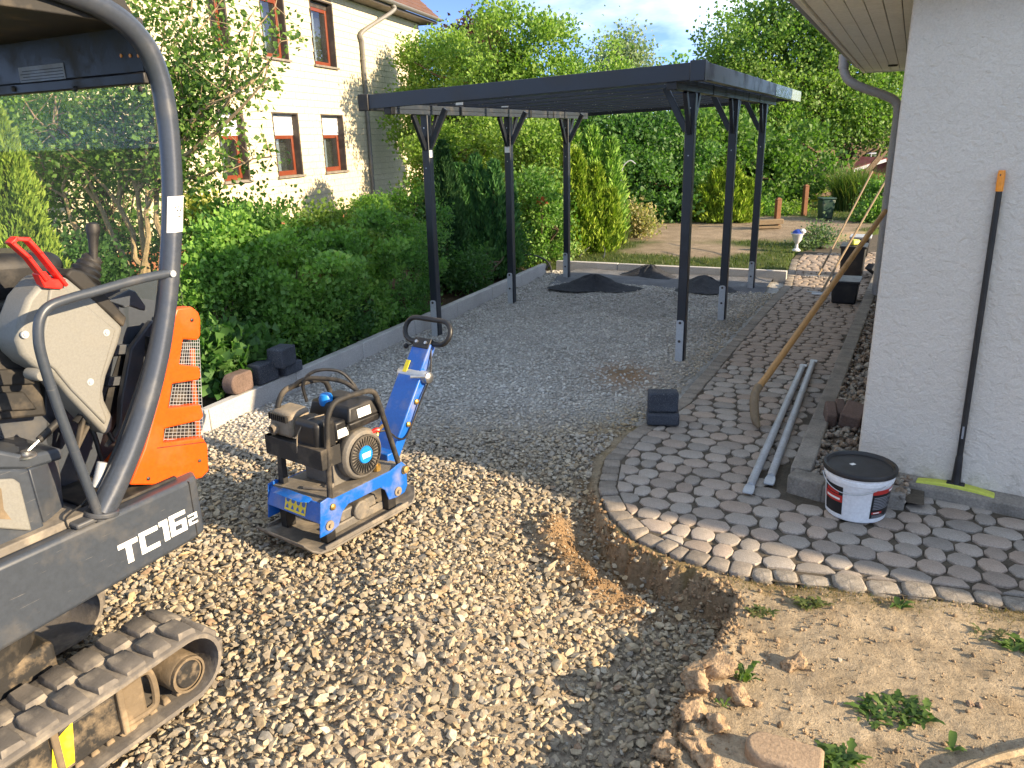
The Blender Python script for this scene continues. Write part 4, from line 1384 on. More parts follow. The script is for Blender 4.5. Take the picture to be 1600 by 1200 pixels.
for x in (-.84, -.545, -.325):
    mb = MB(); mb.box(x - .012, x + .012, .015, .045, .07, .25); mb.build('frame_rib', M['mud_steel'], fr, .006)
mb = MB(); mb.tube(bez([(-.31, .04, .235), (-.22, .04, .24), (-.195, .04, .20), (-.195, .04, .11), (-.22, .04, .085), (-.31, .04, .09)], 5), .013, 8); mb.build('idler_yoke', M['mud_steel'], fr)
for x in (-1.15, -.85, -.55, -.3):
    mb = MB(); mb.lathe([(.02, .05), (.04, .05), (.04, .24), (.02, .24)], 16, (x, 0, .075), 'y'); mb.build('track_roller', M['mud_steel'], fr)
q = ex(95, 1165, -.02)
mb = MB(); mb.prism([(q[0] - .045, .0245, q[2] - .09), (q[0] + .03, .0245, q[2] - .09), (q[0] + .05, .0245, q[2] + .05), (q[0] - .02, .0245, q[2] + .02)], (0, -.001, 0)); mb.build('warning_sticker', M['yellow'], fr)
mb = MB(); mb.box(-1.0, -.35, .30, .70, .16, .36); mb.build('undercarriage', M['mud_black'], exc, .02)
mb = MB(); mb.lathe([(.30, .36), (.30, .50), (.1, .50)], 32, (-.62, .55, 0)); mb.build('slew_ring', M['black_dusty'], exc)  # ring made black: the shadow under the skirt is painted into its colour
mb = MB(); mb.bar(ex(0, 1062, -.45), ex(52, 1038, -.45), .03, .05); mb.build('hose_guard', M['mud_steel'], exc, .006)
# ---- turntable skirt
z0, z1 = .515, .782
mb = MB()
plan = [(-1.25, .15), (.15, .15), (.195, .165), (.22, .21), (.26, .55), (.22, .92), (.15, .97), (-1.25, .97)]
mb.add([(a, b_, z0 + (.03 if k in (1, 2, 3, 4, 5, 6) else -.03)) for k, (a, b_) in enumerate(plan)] + [(a, b_, z1) for a, b_ in plan],
       [tuple(range(7, -1, -1)), tuple(range(8, 16))] + [(k, (k + 1) % 8, 8 + (k + 1) % 8, 8 + k) for k in range(8)])
skirt = mb.build('skirt', M['ex_grey'], exc, .016, segs=3)
mb = MB(); mb.box(.148, .1515, .1485, .16, z0 + .03, z1 - .004); mb.build('seam', M['black'], skirt)
mb = MB(); mb.box(-.17, .14, .20, .93, z1 + .001, z1 + .012); mb.build('deck_plate', M['black_dusty'], skirt, .003)
# lettering TC16 2 on the skirt: flat white block letters
tx0, tz0 = -.161, .586
def glyph(mb, x, w, h, parts, zb):
    for (a, b_, c_, d_) in parts:
        mb.box(x + a * w, x + c_ * w, .1475, .149, zb + b_ * h, zb + d_ * h)
mb = MB(); hh = .082
def dz(x): return tz0 + (x - tx0) * .07
G = {'T': (.075, [(0, .78, 1, 1), (.36, 0, .66, .775)]), 'C': (.075, [(0, .12, .28, .88), (.0, .0, 1, .22), (0, .78, 1, 1)]),
     '1': (.036, [(.38, 0, 1, 1), (0, .78, .375, 1)]), '6': (.070, [(0, 0, .3, 1), (.305, .8, 1, 1), (.305, 0, 1, .2), (.7, .205, 1, .6), (.305, .42, .695, .6)]),
     '2': (.040, [(0, .82, 1, 1), (.7, .45, 1, .815), (0, .42, .695, .6), (0, 0, .3, .415), (.305, 0, 1, .18)])}
x = tx0
for ch in 'TC16':
    w, pt = G[ch]; glyph(mb, x, w, hh, pt, dz(x)); x += w + .006
w, pt = G['2']; glyph(mb, x + .002, w, hh * .52, pt, dz(x) + .004)
mb.build('lettering', M['white_print'], skirt, smooth=False)
# ---- canopy pillar, roof, rear screen
L = -.17
pp = [(158, 800), (178, 760), (205, 698), (228, 630), (246, 560), (258, 490), (264, 430), (268, 362), (269, 300), (266, 235), (260, 178), (250, 126), (232, 80), (204, 44), (168, 17), (128, -3), (60, -28), (-20, -50), (-160, -80)]
P = [ex(a, b_, L) for a, b_ in pp]
P = bez(P, 4)
rad = [.043 - .008 * min(1, k / 20) for k in range(len(P))]
mb = MB(); mb.tube(P, rad, 16); mb.build('canopy_pillar', M['ex_pillar'], exc)
P2 = [(p[0], 1.42, p[2]) for p in P]
mb = MB(); mb.tube(P2, .035, 10); mb.build('canopy_pillar', M['ex_pillar'], exc)
a = Vector(ex(158, 800, L))
mb = MB(); mb.box(a.x - .10, a.x + .045, .145, .26, z1 + .001, z1 + .02); mb.build('pillar_foot', M['ex_grey'], exc, .006)
mb = MB(); mb.tube([a + Vector((0, 0, -.012)), a + Vector((.004, 0, .006))], .054, 16); mb.build('weld_collar', M['ex_grey'], exc, .005)
# paper label stuck round the pillar
i0 = 7; lab0, lab1 = Vector(ex(268, 362, L)), Vector(ex(269, 306, L))
vs, fs = [], []
for k in range(2):
    c_ = lab0 if k == 0 else lab1
    for j in range(9):
        aa = R(-152 + 12.5 * j)
        vs.append((c_.x + math.cos(aa) * .0372, c_.y + math.sin(aa) * .0372, c_.z))
fs = [(j, j + 1, 10 + j, 9 + j) for j in range(8)]
mb = MB(); mb.add(vs, fs); lb = mb.build('paper_label', M['white_print'], exc)
mb = MB()
for k, (f0, f1, j0, j1) in enumerate(((.58, .63, 4, 6), (.68, .72, 3, 5), (.5, .53, 5, 7), (.42, .45, 4.5, 6), (.62, .70, 6.2, 6.6))):
    q = []
    for (jj, ff) in ((j0, f0), (j1, f0), (j1, f1), (j0, f1)):
        aa = R(-152 + 12.5 * jj); c_ = lab0.lerp(lab1, ff); q.append((c_.x + math.cos(aa) * .0378, c_.y + math.sin(aa) * .0378, c_.z))
    mb.add(q, [(0, 1, 2, 3)])
mb.build('label_writing', M['label_black'], lb, smooth=False)
TG = .27
g_tr, g_l = exx(239, 143, TG), exx(-40, 143, TG)
zt_ = (g_tr[2] + g_l[2]) / 2
mb = MB(); mb.box(TG - .003, TG + .003, .185, 1.38, 1.42, zt_ + .01); mb.build('rear_screen', M['cab_glass'], exc, smooth=False)
mb = MB(); mb.box(TG - .02, TG + .02, .18, 1.40, zt_, zt_ + .035); hdr = mb.build('screen_rail', M['black'], exc, .004)
for px in (22, 119, 220):
    q = exx(px, 139, TG - .02); mb = MB(); mb.lathe([(.010, 0), (.010, -.006), (.006, -.009)], 10, (TG - .0205, q[1], q[2]), 'x'); mb.build('bolt', M['black_dusty'], hdr)
mb = MB(); mb.box(TG - .006, TG + .018, .19, 1.40, zt_ + .036, zt_ + .20); hd = mb.build('header_panel', M['black'], exc, .004)
qa, qb = exx(28, 106, TG - .008), exx(103, 123, TG - .008)
mb = MB(); mb.box(TG - .0085, TG - .007, min(qa[1], qb[1]), max(qa[1], qb[1]), min(qa[2], qb[2]), max(qa[2], qb[2])); pl = mb.build('type_plate', M['label_grey'], hd)
mb = MB()
for k in range(4):
    zz = min(qa[2], qb[2]) + .006 + k * .010; mb.box(TG - .0094, TG - .0088, min(qa[1], qb[1]) + .008, max(qa[1], qb[1]) - .008 - .015 * (k % 2), zz, zz + .003)
mb.build('plate_writing', M['label_black'], pl, smooth=False)
for px in (189, 203, 216):
    q = exx(px, 87, TG - .008); mb = MB(); mb.lathe([(.006, 0), (.006, -.002)], 8, (TG - .007, q[1], q[2]), 'x'); mb.build('hole', M['orange_cap'], hd)
mb = MB(); zr = zt_ + .175
mb.hexa([(-1.1, .19, zr + .03), (TG, .19, zr), (TG, 1.42, zr), (-1.1, 1.42, zr + .03), (-1.1, .19, zr + .16), (TG - .06, .19, zr + .12), (TG - .06, 1.42, zr + .12), (-1.1, 1.42, zr + .16)])
mb.build('canopy_roof', M['black_dusty'], exc, .004)
# ---- orange engine cover with grille
OC = [(276, 482), (300, 479), (311, 488), (314, 500), (314, 524), (309, 532), (287, 530), (281, 570), (312, 573), (315, 588), (311, 594), (270, 600), (264, 638), (314, 632), (319, 650), (314, 657), (258, 670), (256, 692), (318, 684), (325, 696), (327, 736), (316, 747), (262, 758), (203, 758), (226, 700), (247, 624), (262, 548), (270, 500)]
L = -.215
mb = strip(OC, L, .05); hood = mb.build('engine_cover', M['ex_orange'], exc, .007, segs=3)
mb = strip([(300, 481), (312, 490), (314, 528), (300, 530)], L - .05, .12); mb.build('cover_top', M['ex_orange'], hood, .012)
mb = strip([(213, 752), (262, 690), (322, 688), (326, 735), (316, 745), (262, 755)], L - .052, .6); mb.build('cover_base', M['ex_orange'], hood, .012)
mb = strip([(255, 530), (300, 530), (306, 690), (250, 690)], L - .12, .5); mb.build('radiator', M['mud_black'], hood)
pa = ex(305, 560, L - .07); mb = MB(); mb.tube([ex(300, 545, L - .09), ex(302, 600, L - .09), ex(311, 690, L - .09)], .010, 8); mb.build('hose', M['ex_orange'], hood)
mb = MB()
ga, gb, gc, gd = Vector(ex(282, 530, L - .035)), Vector(ex(311, 530, L - .035)), Vector(ex(318, 690, L - .035)), Vector(ex(255, 692, L - .035))
for k in range(11):
    t = k / 10; mb.bar(ga.lerp(gb, t), gd.lerp(gc, t), .0016, .0016, (0, 1, 0))
for k in range(31):
    t = k / 30; mb.bar(ga.lerp(gd, t), gb.lerp(gc, t), .0016, .0016, (0, 1, 0))
mb.build('grille_mesh', M['galv_dull'], hood, smooth=False)
# ---- inner side panel, rubber trim, recesses
L = -.34
mb = strip([(110, 470), (250, 430), (258, 500), (240, 590), (205, 690), (165, 800), (110, 800), (70, 690), (70, 560)], L - .16, .04); inner_p = mb.build('cab_side_panel', M['ex_grey'], exc, .006)
P = [ex(a, b_, -.205) for a, b_ in ((252, 470), (243, 520), (228, 575), (208, 635), (186, 695), (160, 760))]
mb = MB(); mb.tube(bez(P, 4), .013, 8); mb.build('rubber_trim', M['black'], exc)
P = [ex(a, b_, -.23) for a, b_ in ((236, 500), (226, 550), (208, 610), (188, 668), (160, 740))]
for poly in ([(186, 556), (203, 554), (196, 588), (176, 588)], [(170, 606), (190, 602), (186, 616), (190, 640), (186, 668), (172, 680), (160, 660), (163, 625)]):
    mb = strip(poly, L - .155, .02); mb.build('panel_recess', M['black'], inner_p)
mb = strip([(180, 540), (205, 538), (203, 553), (176, 555)], L - .13, .03); mb.build('panel_step', M['ex_grey'], inner_p, .003)
mb = strip([(172, 590), (196, 588), (191, 602), (168, 604)], L - .13, .03); mb.build('panel_step', M['ex_grey'], inner_p, .003)
# light channel between trim and panel
mb = strip([(205, 545), (238, 500), (246, 505), (232, 560), (208, 625), (185, 690), (168, 700), (188, 668), (190, 625)], L - .10, .03); mb.build('cab_side_rib', M['ex_grey'], exc, .006)
mb = strip([(205, 450), (250, 440), (250, 480), (215, 488)], L - .2, .02); mb.build('rear_ledge', M['trim_dark'], exc, .004)
# ---- control console
CN = [(66, 440), (76, 432), (104, 432), (150, 470), (194, 512), (186, 540), (168, 588), (163, 612), (165, 626), (178, 652), (177, 670), (170, 681), (163, 678), (110, 622), (82, 588), (52, 572), (34, 555), (26, 532), (31, 500), (44, 466)]
mb = strip(CN, -.30, .13); con = mb.build('console', M['ex_lightgrey'], exc, .016, segs=3)
mb = strip([(78, 452), (100, 448), (182, 515), (160, 590), (158, 628), (168, 655), (165, 664), (112, 610), (86, 578), (60, 556), (72, 500)], -.292, .02); mb.build('console_panel', M['ex_lightgrey'], con, .007, segs=3)
mb = strip([(102, 430), (112, 420), (132, 424), (199, 496), (194, 512)], -.31, .12); mb.build('console_top', M['black_dusty'], con, .008)
mb = strip([(168, 470), (203, 452), (212, 455), (228, 478), (227, 486), (205, 478), (195, 482), (192, 478)], -.33, .03); mb.build('armrest_bracket', M['ex_grey'], con, .004)
for (px, py) in ((167, 520), (142, 597), (40, 523)):
    q = ex(px, py, -.289); mb = MB(); mb.lathe([(.0, -.002), (.006, -.002), (.007, .001), (.012, .001), (.013, .006)], 14, (q[0], .289, q[2]), 'y', cap=False); mb.build('screw', M['galv_dull'], con)
q = ex(60, 586, -.29); mb = MB(); mb.lathe([(.016, -.02), (.02, -.012), (.02, .05)], 14, (q[0], .29, q[2]), 'y'); mb.build('knob', M['ex_lightgrey'], con)
# safety lever: flat red loop
LP = [(68, 436), (42, 402), (16, 379), (22, 373), (41, 374), (60, 395), (99, 444)]
mb = MB(); pts = [Vector(ex(a, b_, -.29)) for a, b_ in LP]
for a, b_ in zip(pts[:-1], pts[1:]): mb.bar(a - (b_ - a).normalized() * .006, b_ + (b_ - a).normalized() * .006, .036, .012, (0, 0, 1) if abs((b_ - a).normalized().z) < .95 else (1, 0, 0))
lev = mb.build('safety_lever', M['red'], exc, .003)
mb = strip([(60, 428), (72, 424), (82, 436), (104, 436), (97, 452), (70, 450)], -.28, .04); mb.build('lever_base', M['red'], lev, .003)
# joystick with bellows
j0, j1, j2 = Vector(ex(147, 424, -.40)), Vector(ex(146, 395, -.40)), Vector(ex(145, 350, -.40))
mb = MB(); mb.tube([j1 + (j1 - j2) * .25, j1, j1.lerp(j2, .45), j1.lerp(j2, .68), j1.lerp(j2, .85), j2, j2 + (j2 - j1) * .06], [.013, .014, .017, .021, .024, .020, .009], 14); joy = mb.build('joystick', M['black'], exc)
b0, b1 = Vector(ex(120, 456, -.42)), Vector(ex(146, 400, -.42))
pts, rr = [], []
for k in range(13):
    t = k / 12; pts.append(b0.lerp(b1, t)); rr.append((.078 - .048 * t) * (1 if k % 2 else .86))
mb = MB(); mb.tube(pts, rr, 16); mb.build('bellows', M['black'], joy)
# seat
mb = MB(); mb.hexa([ex(-60, 400, -.55), ex(105, 393, -.55), ex(118, 470, -.55), ex(-60, 480, -.55)] + [(p[0], p[1] + .36, p[2]) for p in (ex(-60, 400, -.55), ex(105, 393, -.55), ex(118, 470, -.55), ex(-60, 480, -.55))])
seat = mb.build('seat_back', M['black'], exc, .05, segs=4)
mb = strip([(-80, 470), (100, 470), (110, 560), (-80, 560)], -.52, .42); mb.build('seat_cushion', M['black'], exc, .04, segs=4)
mb = strip([(-80, 540), (20, 540), (40, 560), (62, 590), (75, 650), (-80, 665)], -.42, .5); sb = mb.build('seat_base', M['black_dusty'], exc, .01)
for (ya, yb) in ((582, 600), (618, 640)):
    mb = strip([(-80, ya), (38, ya - 6), (60, yb), (-80, yb + 8)], -.405, .02); mb.build('seat_bellows', M['black_dusty'], sb, .006)
# floor and side box
mb = MB(); mb.box(-1.2, -.22, .19, .93, z1 + .001, z1 + .03); fl = mb.build('floor_mat', M['dust_plate'], exc, .004)
for k in range(9):
    mb = MB(); mb.box(-1.15 + k * .05, -1.125 + k * .05, .2, .5, z1 + .031, z1 + .036); mb.build('mat_ridge', M['dust_plate'], fl, .002)
mb = strip([(-70, 735), (45, 733), (76, 843), (-60, 872)], -.22, .02); box = mb.build('side_box', M['ex_grey'], exc, .008)
qa, qb = ex(45, 733, -.24), ex(76, 843, -.24)
mb = MB(); mb.prism([ex(45, 733, -.24), ex(92, 716, -.30), ex(105, 836, -.30), ex(76, 843, -.24)], (0, .18, 0)); mb.build('box_side', M['ex_grey'], box, .006)
mb = strip([(-60, 752), (22, 748), (32, 755), (51, 830), (-55, 822)], -.205, .012); mb.build('storage_pocket', M['ex_lightgrey'], box, .006)
mb = strip([(-40, 765), (2, 763), (6, 796), (18, 812), (-40, 808)], -.204, .010); mb.build('pocket_opening', M['mud_steel'], box)
mb = strip([(-70, 690), (40, 712), (98, 700), (100, 718), (45, 735), (-70, 735)], -.25, .30); mb.build('control_ledge', M['ex_grey'], exc, .012)
mb = strip([(-70, 650), (75, 640), (100, 655), (100, 705), (-70, 715)], -.5, .3); mb.build('control_housing', M['ex_grey'], exc, .012)
# gas strut
a, b_ = Vector(ex(40, 708, -.26)), Vector(ex(98, 652, -.26))
mb = MB(); mb.tube([a, a.lerp(b_, .4)], .006, 8); st = mb.build('gas_strut', M['steel'], exc)
mb = MB(); mb.tube([a.lerp(b_, .35), a.lerp(b_, .9)], .012, 10); mb.build('strut_body', M['mud_black'], st)
mb = MB(); mb.lathe([(.03, 0), (.03, .006), (.014, .012), (.014, .02)], 16, (a.x, a.y, a.z - .012)); mb.build('strut_foot', M['steel'], st)
mb = MB(); mb.tube([ex(145, 645, -.35), ex(120, 700, -.35), ex(132, 640, -.34), ex(118, 660, -.34)], .012, 8); mb.build('hose_bundle', M['black_dusty'], exc)
# sensor plug and cable loop at the pillar foot
mb = MB(); mb.tube([ex(160, 722, -.22), ex(155, 745, -.22), ex(148, 762, -.22)], [.017, .017, .012], 12); sp = mb.build('work_plug', M['galv_dull'], exc, .002)
mb = MB(); mb.tube(bez([ex(146, 762, -.215), ex(132, 785, -.2), ex(112, 800, -.19), ex(102, 812, -.19), ex(110, 826, -.185), ex(130, 823, -.185), ex(144, 806, -.19), ex(140, 786, -.2)], 6), .0035, 6); mb.build('cable', M['black'], sp)
# hand rail
RL = [(262, 427), (215, 437), (150, 455), (110, 466), (78, 478), (63, 497), (60, 525), (66, 560), (90, 635), (120, 715), (157, 812)]
mb = MB(); mb.tube(bez([ex(a, b_, -.15) for a, b_ in RL], 5), .0155, 12); rl = mb.build('hand_rail', M['ex_grey'], exc)
q = ex(265, 427, -.15); mb = MB(); mb.lathe([(.012, -.02), (.012, .02)], 10, q, 'y'); mb.build('rail_bolt', M['galv_dull'], rl)
# fasteners, seams, decals and scuffs that a used machine shows
for (px, py) in ((290, 745), (232, 748), (312, 720), (300, 500)):
    q = ex(px, py, -.213); mb = MB(); mb.lathe([(.007, 0), (.007, -.003), (.004, -.005)], 8, (q[0], .2145, q[2]), 'y'); mb.build('bolt', M['black'], hood)
a, b_ = Vector(ex(246, 700, -.213)), Vector(ex(324, 690, -.213)); mb = MB(); mb.bar(a, b_, .002, .0025, (0, 0, 1)); mb.build('panel_gap', M['black'], hood)
for k, (p0, p1, p2) in enumerate((((120, 690), (150, 650), (178, 690)), ((112, 700), (140, 668), (160, 720)), ((130, 640), (148, 622), (158, 650)))):
    mb = MB(); mb.tube(bez([ex(*p0, -.40), ex(*p1, -.38), ex(*p2, -.36)], 6), .009, 8); mb.build('hydraulic_hose', M['black'], exc)
# ================================================================== plate compactor
CYAW = R(36)
CO = np.array([-.952, 3.7916, .0])
comp = thing('plate_compactor', 'blue plate compactor with black petrol engine and dusty steel base plate', 'compactor', CO, math.pi / 2 - CYAW)
# base plate: flat with turned-up ends and a rim
vs, fs = [], []
prof = [(-.40, .075), (-.37, .040), (-.33, .016), (-.25, .008), (.25, .008), (.33, .016), (.37, .040), (.40, .078)]
hw = [.185, .215, .228, .23, .23, .228, .215, .185]
for (x, z), w in zip(prof, hw):
    for y in (-w, w): vs.append((x, y, z))
for (x, z), w in zip(prof, hw):
    for y in (-w, w): vs.append((x, y, z + .014))
n = len(prof)
for k in range(n - 1):
    a = 2 * k
    fs.append((a, a + 1, a + 3, a + 2)); b0 = 2 * n
    fs.append((b0 + a, b0 + a + 2, b0 + a + 3, b0 + a + 1))
    fs.append((a, a + 2, b0 + a + 2, b0 + a)); fs.append((a + 1, b0 + a + 1, b0 + a + 3, a + 3))
fs.append((0, 2 * n, 2 * n + 1, 1)); a = 2 * n - 2; fs.append((a, a + 1, 2 * n + a + 1, 2 * n + a))
mb = MB(); mb.add(vs, fs); bp = mb.build('base_plate', M['dust_plate'], comp, .004)
for s in (-1, 1):
    mb = MB(); mb.bar((-.30, s * .222, .034), (.30, s * .222, .034), .012, .022); mb.build('plate_rim', M['dust_plate'], bp, .003)
# exciter housing and rubber mounts on the plate
mb = MB(); mb.box(-.10, .16, -.12, .12, .022, .12); mb.lathe([(.055, -.15), (.055, .15)], 18, (.03, 0, .085), 'y')
mb.box(-.16, .20, -.14, -.125, .022, .07); mb.build('exciter', M['engine_grey'], bp, .008)
for x in (-.22, .22):
    for s in (-1, 1):
        mb = MB(); mb.box(x - .03, x + .03, s * .155 - .025, s * .155 + .025, .022, .14); mb.build('mount', M['black'], bp, .004)
# blue chassis: two side cheeks with a cut-out, front and rear plates, tray
def cheek(y, t):
    pts = [(-.31, .09), (-.235, .09), (-.185, .105), (-.15, .17), (-.11, .195), (.12, .195), (.155, .165), (.175, .10), (.235, .09), (.30, .095), (.325, .13), (.325, .25), (.29, .285), (.20, .262), (-.20, .262), (-.235, .282), (-.285, .275)]
    mb = MB(); mb.prism([(a, y, b_) for a, b_ in pts], (0, t, 0)); return mb.build('chassis_cheek', M['blue'], comp, .004)
cheek(-.205, .008); cheek(.197, .008)
mb = MB(); mb.hexa([(-.303, -.205, .165), (-.303, .205, .165), (-.295, .205, .165), (-.295, -.205, .165), (-.275, -.195, .262), (-.275, .195, .262), (-.267, .195, .262), (-.267, -.195, .262)])
fp_ = mb.build('front_plate', M['blue'], comp, .003)
mb = MB(); mb.box(-.27, .31, -.196, .196, .252, .261); mb.build('tray', M['dust_plate'], comp, .002)
mb = MB(); mb.hexa([(-.29, -.12, .255), (-.29, .12, .255), (-.262, .12, .262), (-.262, -.12, .262), (-.335, -.10, .272), (-.335, .10, .272), (-.262, .10, .270), (-.262, -.10, .270)]); mb.build('front_lip', M['blue'], comp, .002)
mb = MB()
def onfront(y, f): return (-.303 + .028 * f - .002, y, .165 + .097 * f)
mb.add([onfront(.065, .12), onfront(-.095, .12), onfront(-.095, .90), onfront(.065, .90)], [(0, 1, 2, 3)])
st = mb.build('safety_sticker', M['yellow'], fp_, smooth=False)
mb = MB()
def onf2(y, f):
    p = onfront(y, f); return (p[0] - .001, p[1], p[2])
for k in range(4):       # row of round mandatory signs above, warning triangles below
    cy = .045 - k * .040
    for j, (cf, rr_) in enumerate(((.68, .014), (.32, .015))):
        ring = []
        for q in range(10 if j == 0 else 3):
            aa = 2 * math.pi * q / (10 if j == 0 else 3) + math.pi / 2
            ring.append(onf2(cy + math.cos(aa) * rr_, cf + math.sin(aa) * rr_ / .097))
        mb.add(ring, [tuple(range(len(ring)))])
mb.build('sticker_signs', M['blue'], st, smooth=False)
for x, z in ((-.245, .135), (.245, .125)):
    mb = MB(); mb.lathe([(.026, 0), (.026, -.006), (.010, -.006), (.010, -.016)], 16, (x, -.2055, z), 'y'); mb.build('washer', M['beige_steel'], comp)
mb = MB(); mb.lathe([(.020, 0), (.020, -.02), (.008, -.024)], 12, (.305, -.2055, .235), 'y'); mb.build('pivot_bolt', M['brass'], comp)
# protective tube frames, one each side, joined by cross tubes
def hoop(y, sgn):
    pts = [(-.215, y, .21), (-.212, y, .27), (-.20, y, .45), (-.185, y, .63), (-.165, y, .70), (-.12, y, .745), (-.03, y, .752), (.08, y, .745), (.13, y, .73), (.16, y, .69), (.21, y, .52), (.285, y, .26), (.30, y, .21)]
    mb = MB(); mb.tube(bez(pts, 4), .0145, 12)
    o = mb.build('guard_tube', M['black_dusty'], comp)
    for q in (pts[0], pts[-1]):
        mb = MB(); mb.lathe([(.017, 0), (.017, -.012 * sgn), (.009, -.018 * sgn)], 10, (q[0], y - sgn * .012, q[2] + .015), 'y'); mb.build('bolt', M['brass'], o)
hoop(-.19, 1); hoop(.185, -1)
mb = MB(); mb.tube(bez([(-.10, .175, .748), (-.06, .10, .80), (-.02, .0, .81), (.02, -.10, .80), (.05, -.18, .75)], 5), .012, 10); mb.build('lifting_bar', M['black_dusty'], comp)
# engine
mb = MB(); mb.box(-.10, .15, -.10, .12, .262, .45); mb.hexa([(-.08, -.08, .45), (.13, -.08, .45), (.13, .10, .45), (-.08, .10, .45), (-.06, -.06, .56), (.10, -.06, .56), (.10, .08, .56), (-.06, .08, .56)])
for k in range(6): mb.box(-.12, .13, -.09, .11, .455 + k * .017, .461 + k * .017)
eng = mb.build('engine_block', M['engine_grey'], comp, .008)
mb = MB(); mb.box(-.245, -.195, -.195, .235, .425, .53); mb.box(-.245, -.12, -.197, -.190, .43, .53); mb.box(-.245, -.13, .190, .236, .43, .53); mb.build('engine_guard', M['black_dusty'], eng, .003)
mb = MB(); mb.bar((-.22, .15, .27), (-.22, .15, .43), .03, .03); mb.build('guard_post', M['black_dusty'], eng)
# muffler with slotted heat shield
mb = MB(); mb.hexa([(-.235, .03, .54), (-.235, .215, .54), (-.09, .215, .54), (-.09, .03, .54), (-.215, .045, .665), (-.215, .20, .665), (-.09, .20, .675), (-.09, .045, .675)]); muf = mb.build('muffler', M['beige_steel'], eng, .02, segs=3)
mb = MB()
for k in range(9): mb.box(-.234, -.222, .062 + k * .016, .069 + k * .016, .620, .655)
mb.build('muffler_slots', M['black'], muf)
mb = MB(); mb.lathe([(.028, 0), (.03, -.02), (.02, -.03), (.018, -.008), (.0, -.008)], 16, (-.228, .155, .575), 'x', cap=False); mb.build('exhaust_outlet', M['beige_steel'], muf)
# air cleaner
mb = MB(); mb.box(-.225, -.095, -.155, .02, .455, .655); ac = mb.build('air_cleaner', M['black'], eng, .028, segs=4)
mb = MB(); mb.box(-.10, -.02, -.15, .0, .52, .62); mb.build('air_duct', M['black'], ac, .012)
mb = MB(); mb.box(-.09, -.02, -.1515, -.1505, .535, .58); mb.build('sticker', M['white_print'], ac)
mb = MB(); mb.tube(bez([(-.23, .01, .44), (-.245, -.02, .50), (-.24, -.03, .58), (-.20, -.06, .65), (-.12, -.1, .665)], 5), .0035, 6); mb.build('cable', M['beige_steel'], ac)
# fuel tank
mb = MB(); mb.hexa([(-.02, -.17, .555), (.19, -.17, .555), (.19, .12, .555), (-.02, .12, .555), (-.035, -.18, .60), (.20, -.18, .60), (.20, .13, .60), (-.035, .13, .60)])
mb.hexa([(-.035, -.18, .6005), (.20, -.18, .6005), (.20, .13, .6005), (-.035, .13, .6005), (-.015, -.165, .68), (.18, -.165, .68), (.18, .115, .68), (-.015, .115, .68)])
tank = mb.build('fuel_tank', M['black'], eng, .012, segs=3)
mb = MB(); mb.hexa([(.03, -.1815, .615), (.12, -.1815, .615), (.12, -.1795, .615), (.03, -.1795, .615), (.03, -.174, .660), (.12, -.174, .660), (.12, -.172, .660), (.03, -.172, .660)]); mb.build('sticker', M['white_print'], tank)
mb = MB(); mb.lathe([(.035, .0), (.035, .018), (.028, .024)], 18, (.06, -.02, .68)); mb.build('tank_cap', M['black'], tank)
# small blue water cap and hose loop above
mb = MB(); mb.lathe([(.02, -.05), (.036, -.03), (.038, .0), (.030, .022), (.012, .03)], 18, (.01, .03, .69)); mb.build('blue_cap', M['blue_light'], comp)
mb = MB(); mb.tube(bez([(-.06, .10, .68), (-.07, .10, .78), (-.02, .06, .84), (.07, -.02, .83), (.12, -.07, .75), (.13, -.08, .69)], 6), .009, 8); mb.build('water_hose', M['black'], comp)
# recoil starter: drum, slotted cover, blue badge
rc = (.055, 0, .405)
mb = MB(); mb.lathe([(.03, -.10), (.132, -.10), (.138, -.12), (.138, -.155), (.125, -.172), (.10, -.178), (.0, -.178)], 32, rc, 'y', cap=False); rec = mb.build('starter_housing', M['engine_grey'], eng, .003)
mb = MB()
for k in range(30):
    aa = 2 * math.pi * k / 30
    c_, s_ = math.cos(aa), math.sin(aa)
    a, b_ = Vector((rc[0] + c_ * .05, -.184, rc[2] + s_ * .05)), Vector((rc[0] + c_ * .098, -.182, rc[2] + s_ * .098))
    mb.bar(a, b_, .007, .006, (0, 1, 0))
mb.build('starter_fins', M['black_dusty'], rec)
mb = MB(); mb.lathe([(.092, -.176), (.108, -.176), (.108, -.186), (.098, -.188)], 32, rc, 'y', cap=False); mb.build('starter_ring', M['black_dusty'], rec)
mb = MB(); mb.lathe([(.0, -.189), (.044, -.189), (.048, -.182)], 24, rc, 'y', cap=False); bd = mb.build('badge', M['blue_light'], rec)
mb = MB(); mb.box(rc[0] - .03, rc[0] + .03, -.1905, -.190, rc[2] - .003, rc[2] + .013)
for k in range(7): mb.box(rc[0] - .026 + k * .008, rc[0] - .021 + k * .008, -.1905, -.190, rc[2] - .016, rc[2] - .007)
mb.build('badge_writing', M['white_print'], bd, smooth=False)
mb = MB(); mb.tube([(.13, -.16, .50), (.15, -.175, .51), (.165, -.18, .505)], .012, 8); mb.build('pull_grip', M['red'], rec)
# brass drain valve and fuel line
mb = MB(); mb.tube(bez([(.165, -.14, .28), (.165, -.14, .38), (.175, -.14, .44), (.21, -.13, .475), (.27, -.10, .48)], 5), .010, 8); mb.tube([(.165, -.14, .265), (.165, -.14, .30)], .022, 8); mb.build('fuel_line', M['brass'], comp)
mb = MB(); mb.bar((-.15, -.10, .272), (-.02, -.05, .272), .035, .02); mb.bar((-.20, .02, .272), (-.14, -.12, .268), .03, .012); mb.build('clamp_bar', M['dust_plate'], comp, .003)
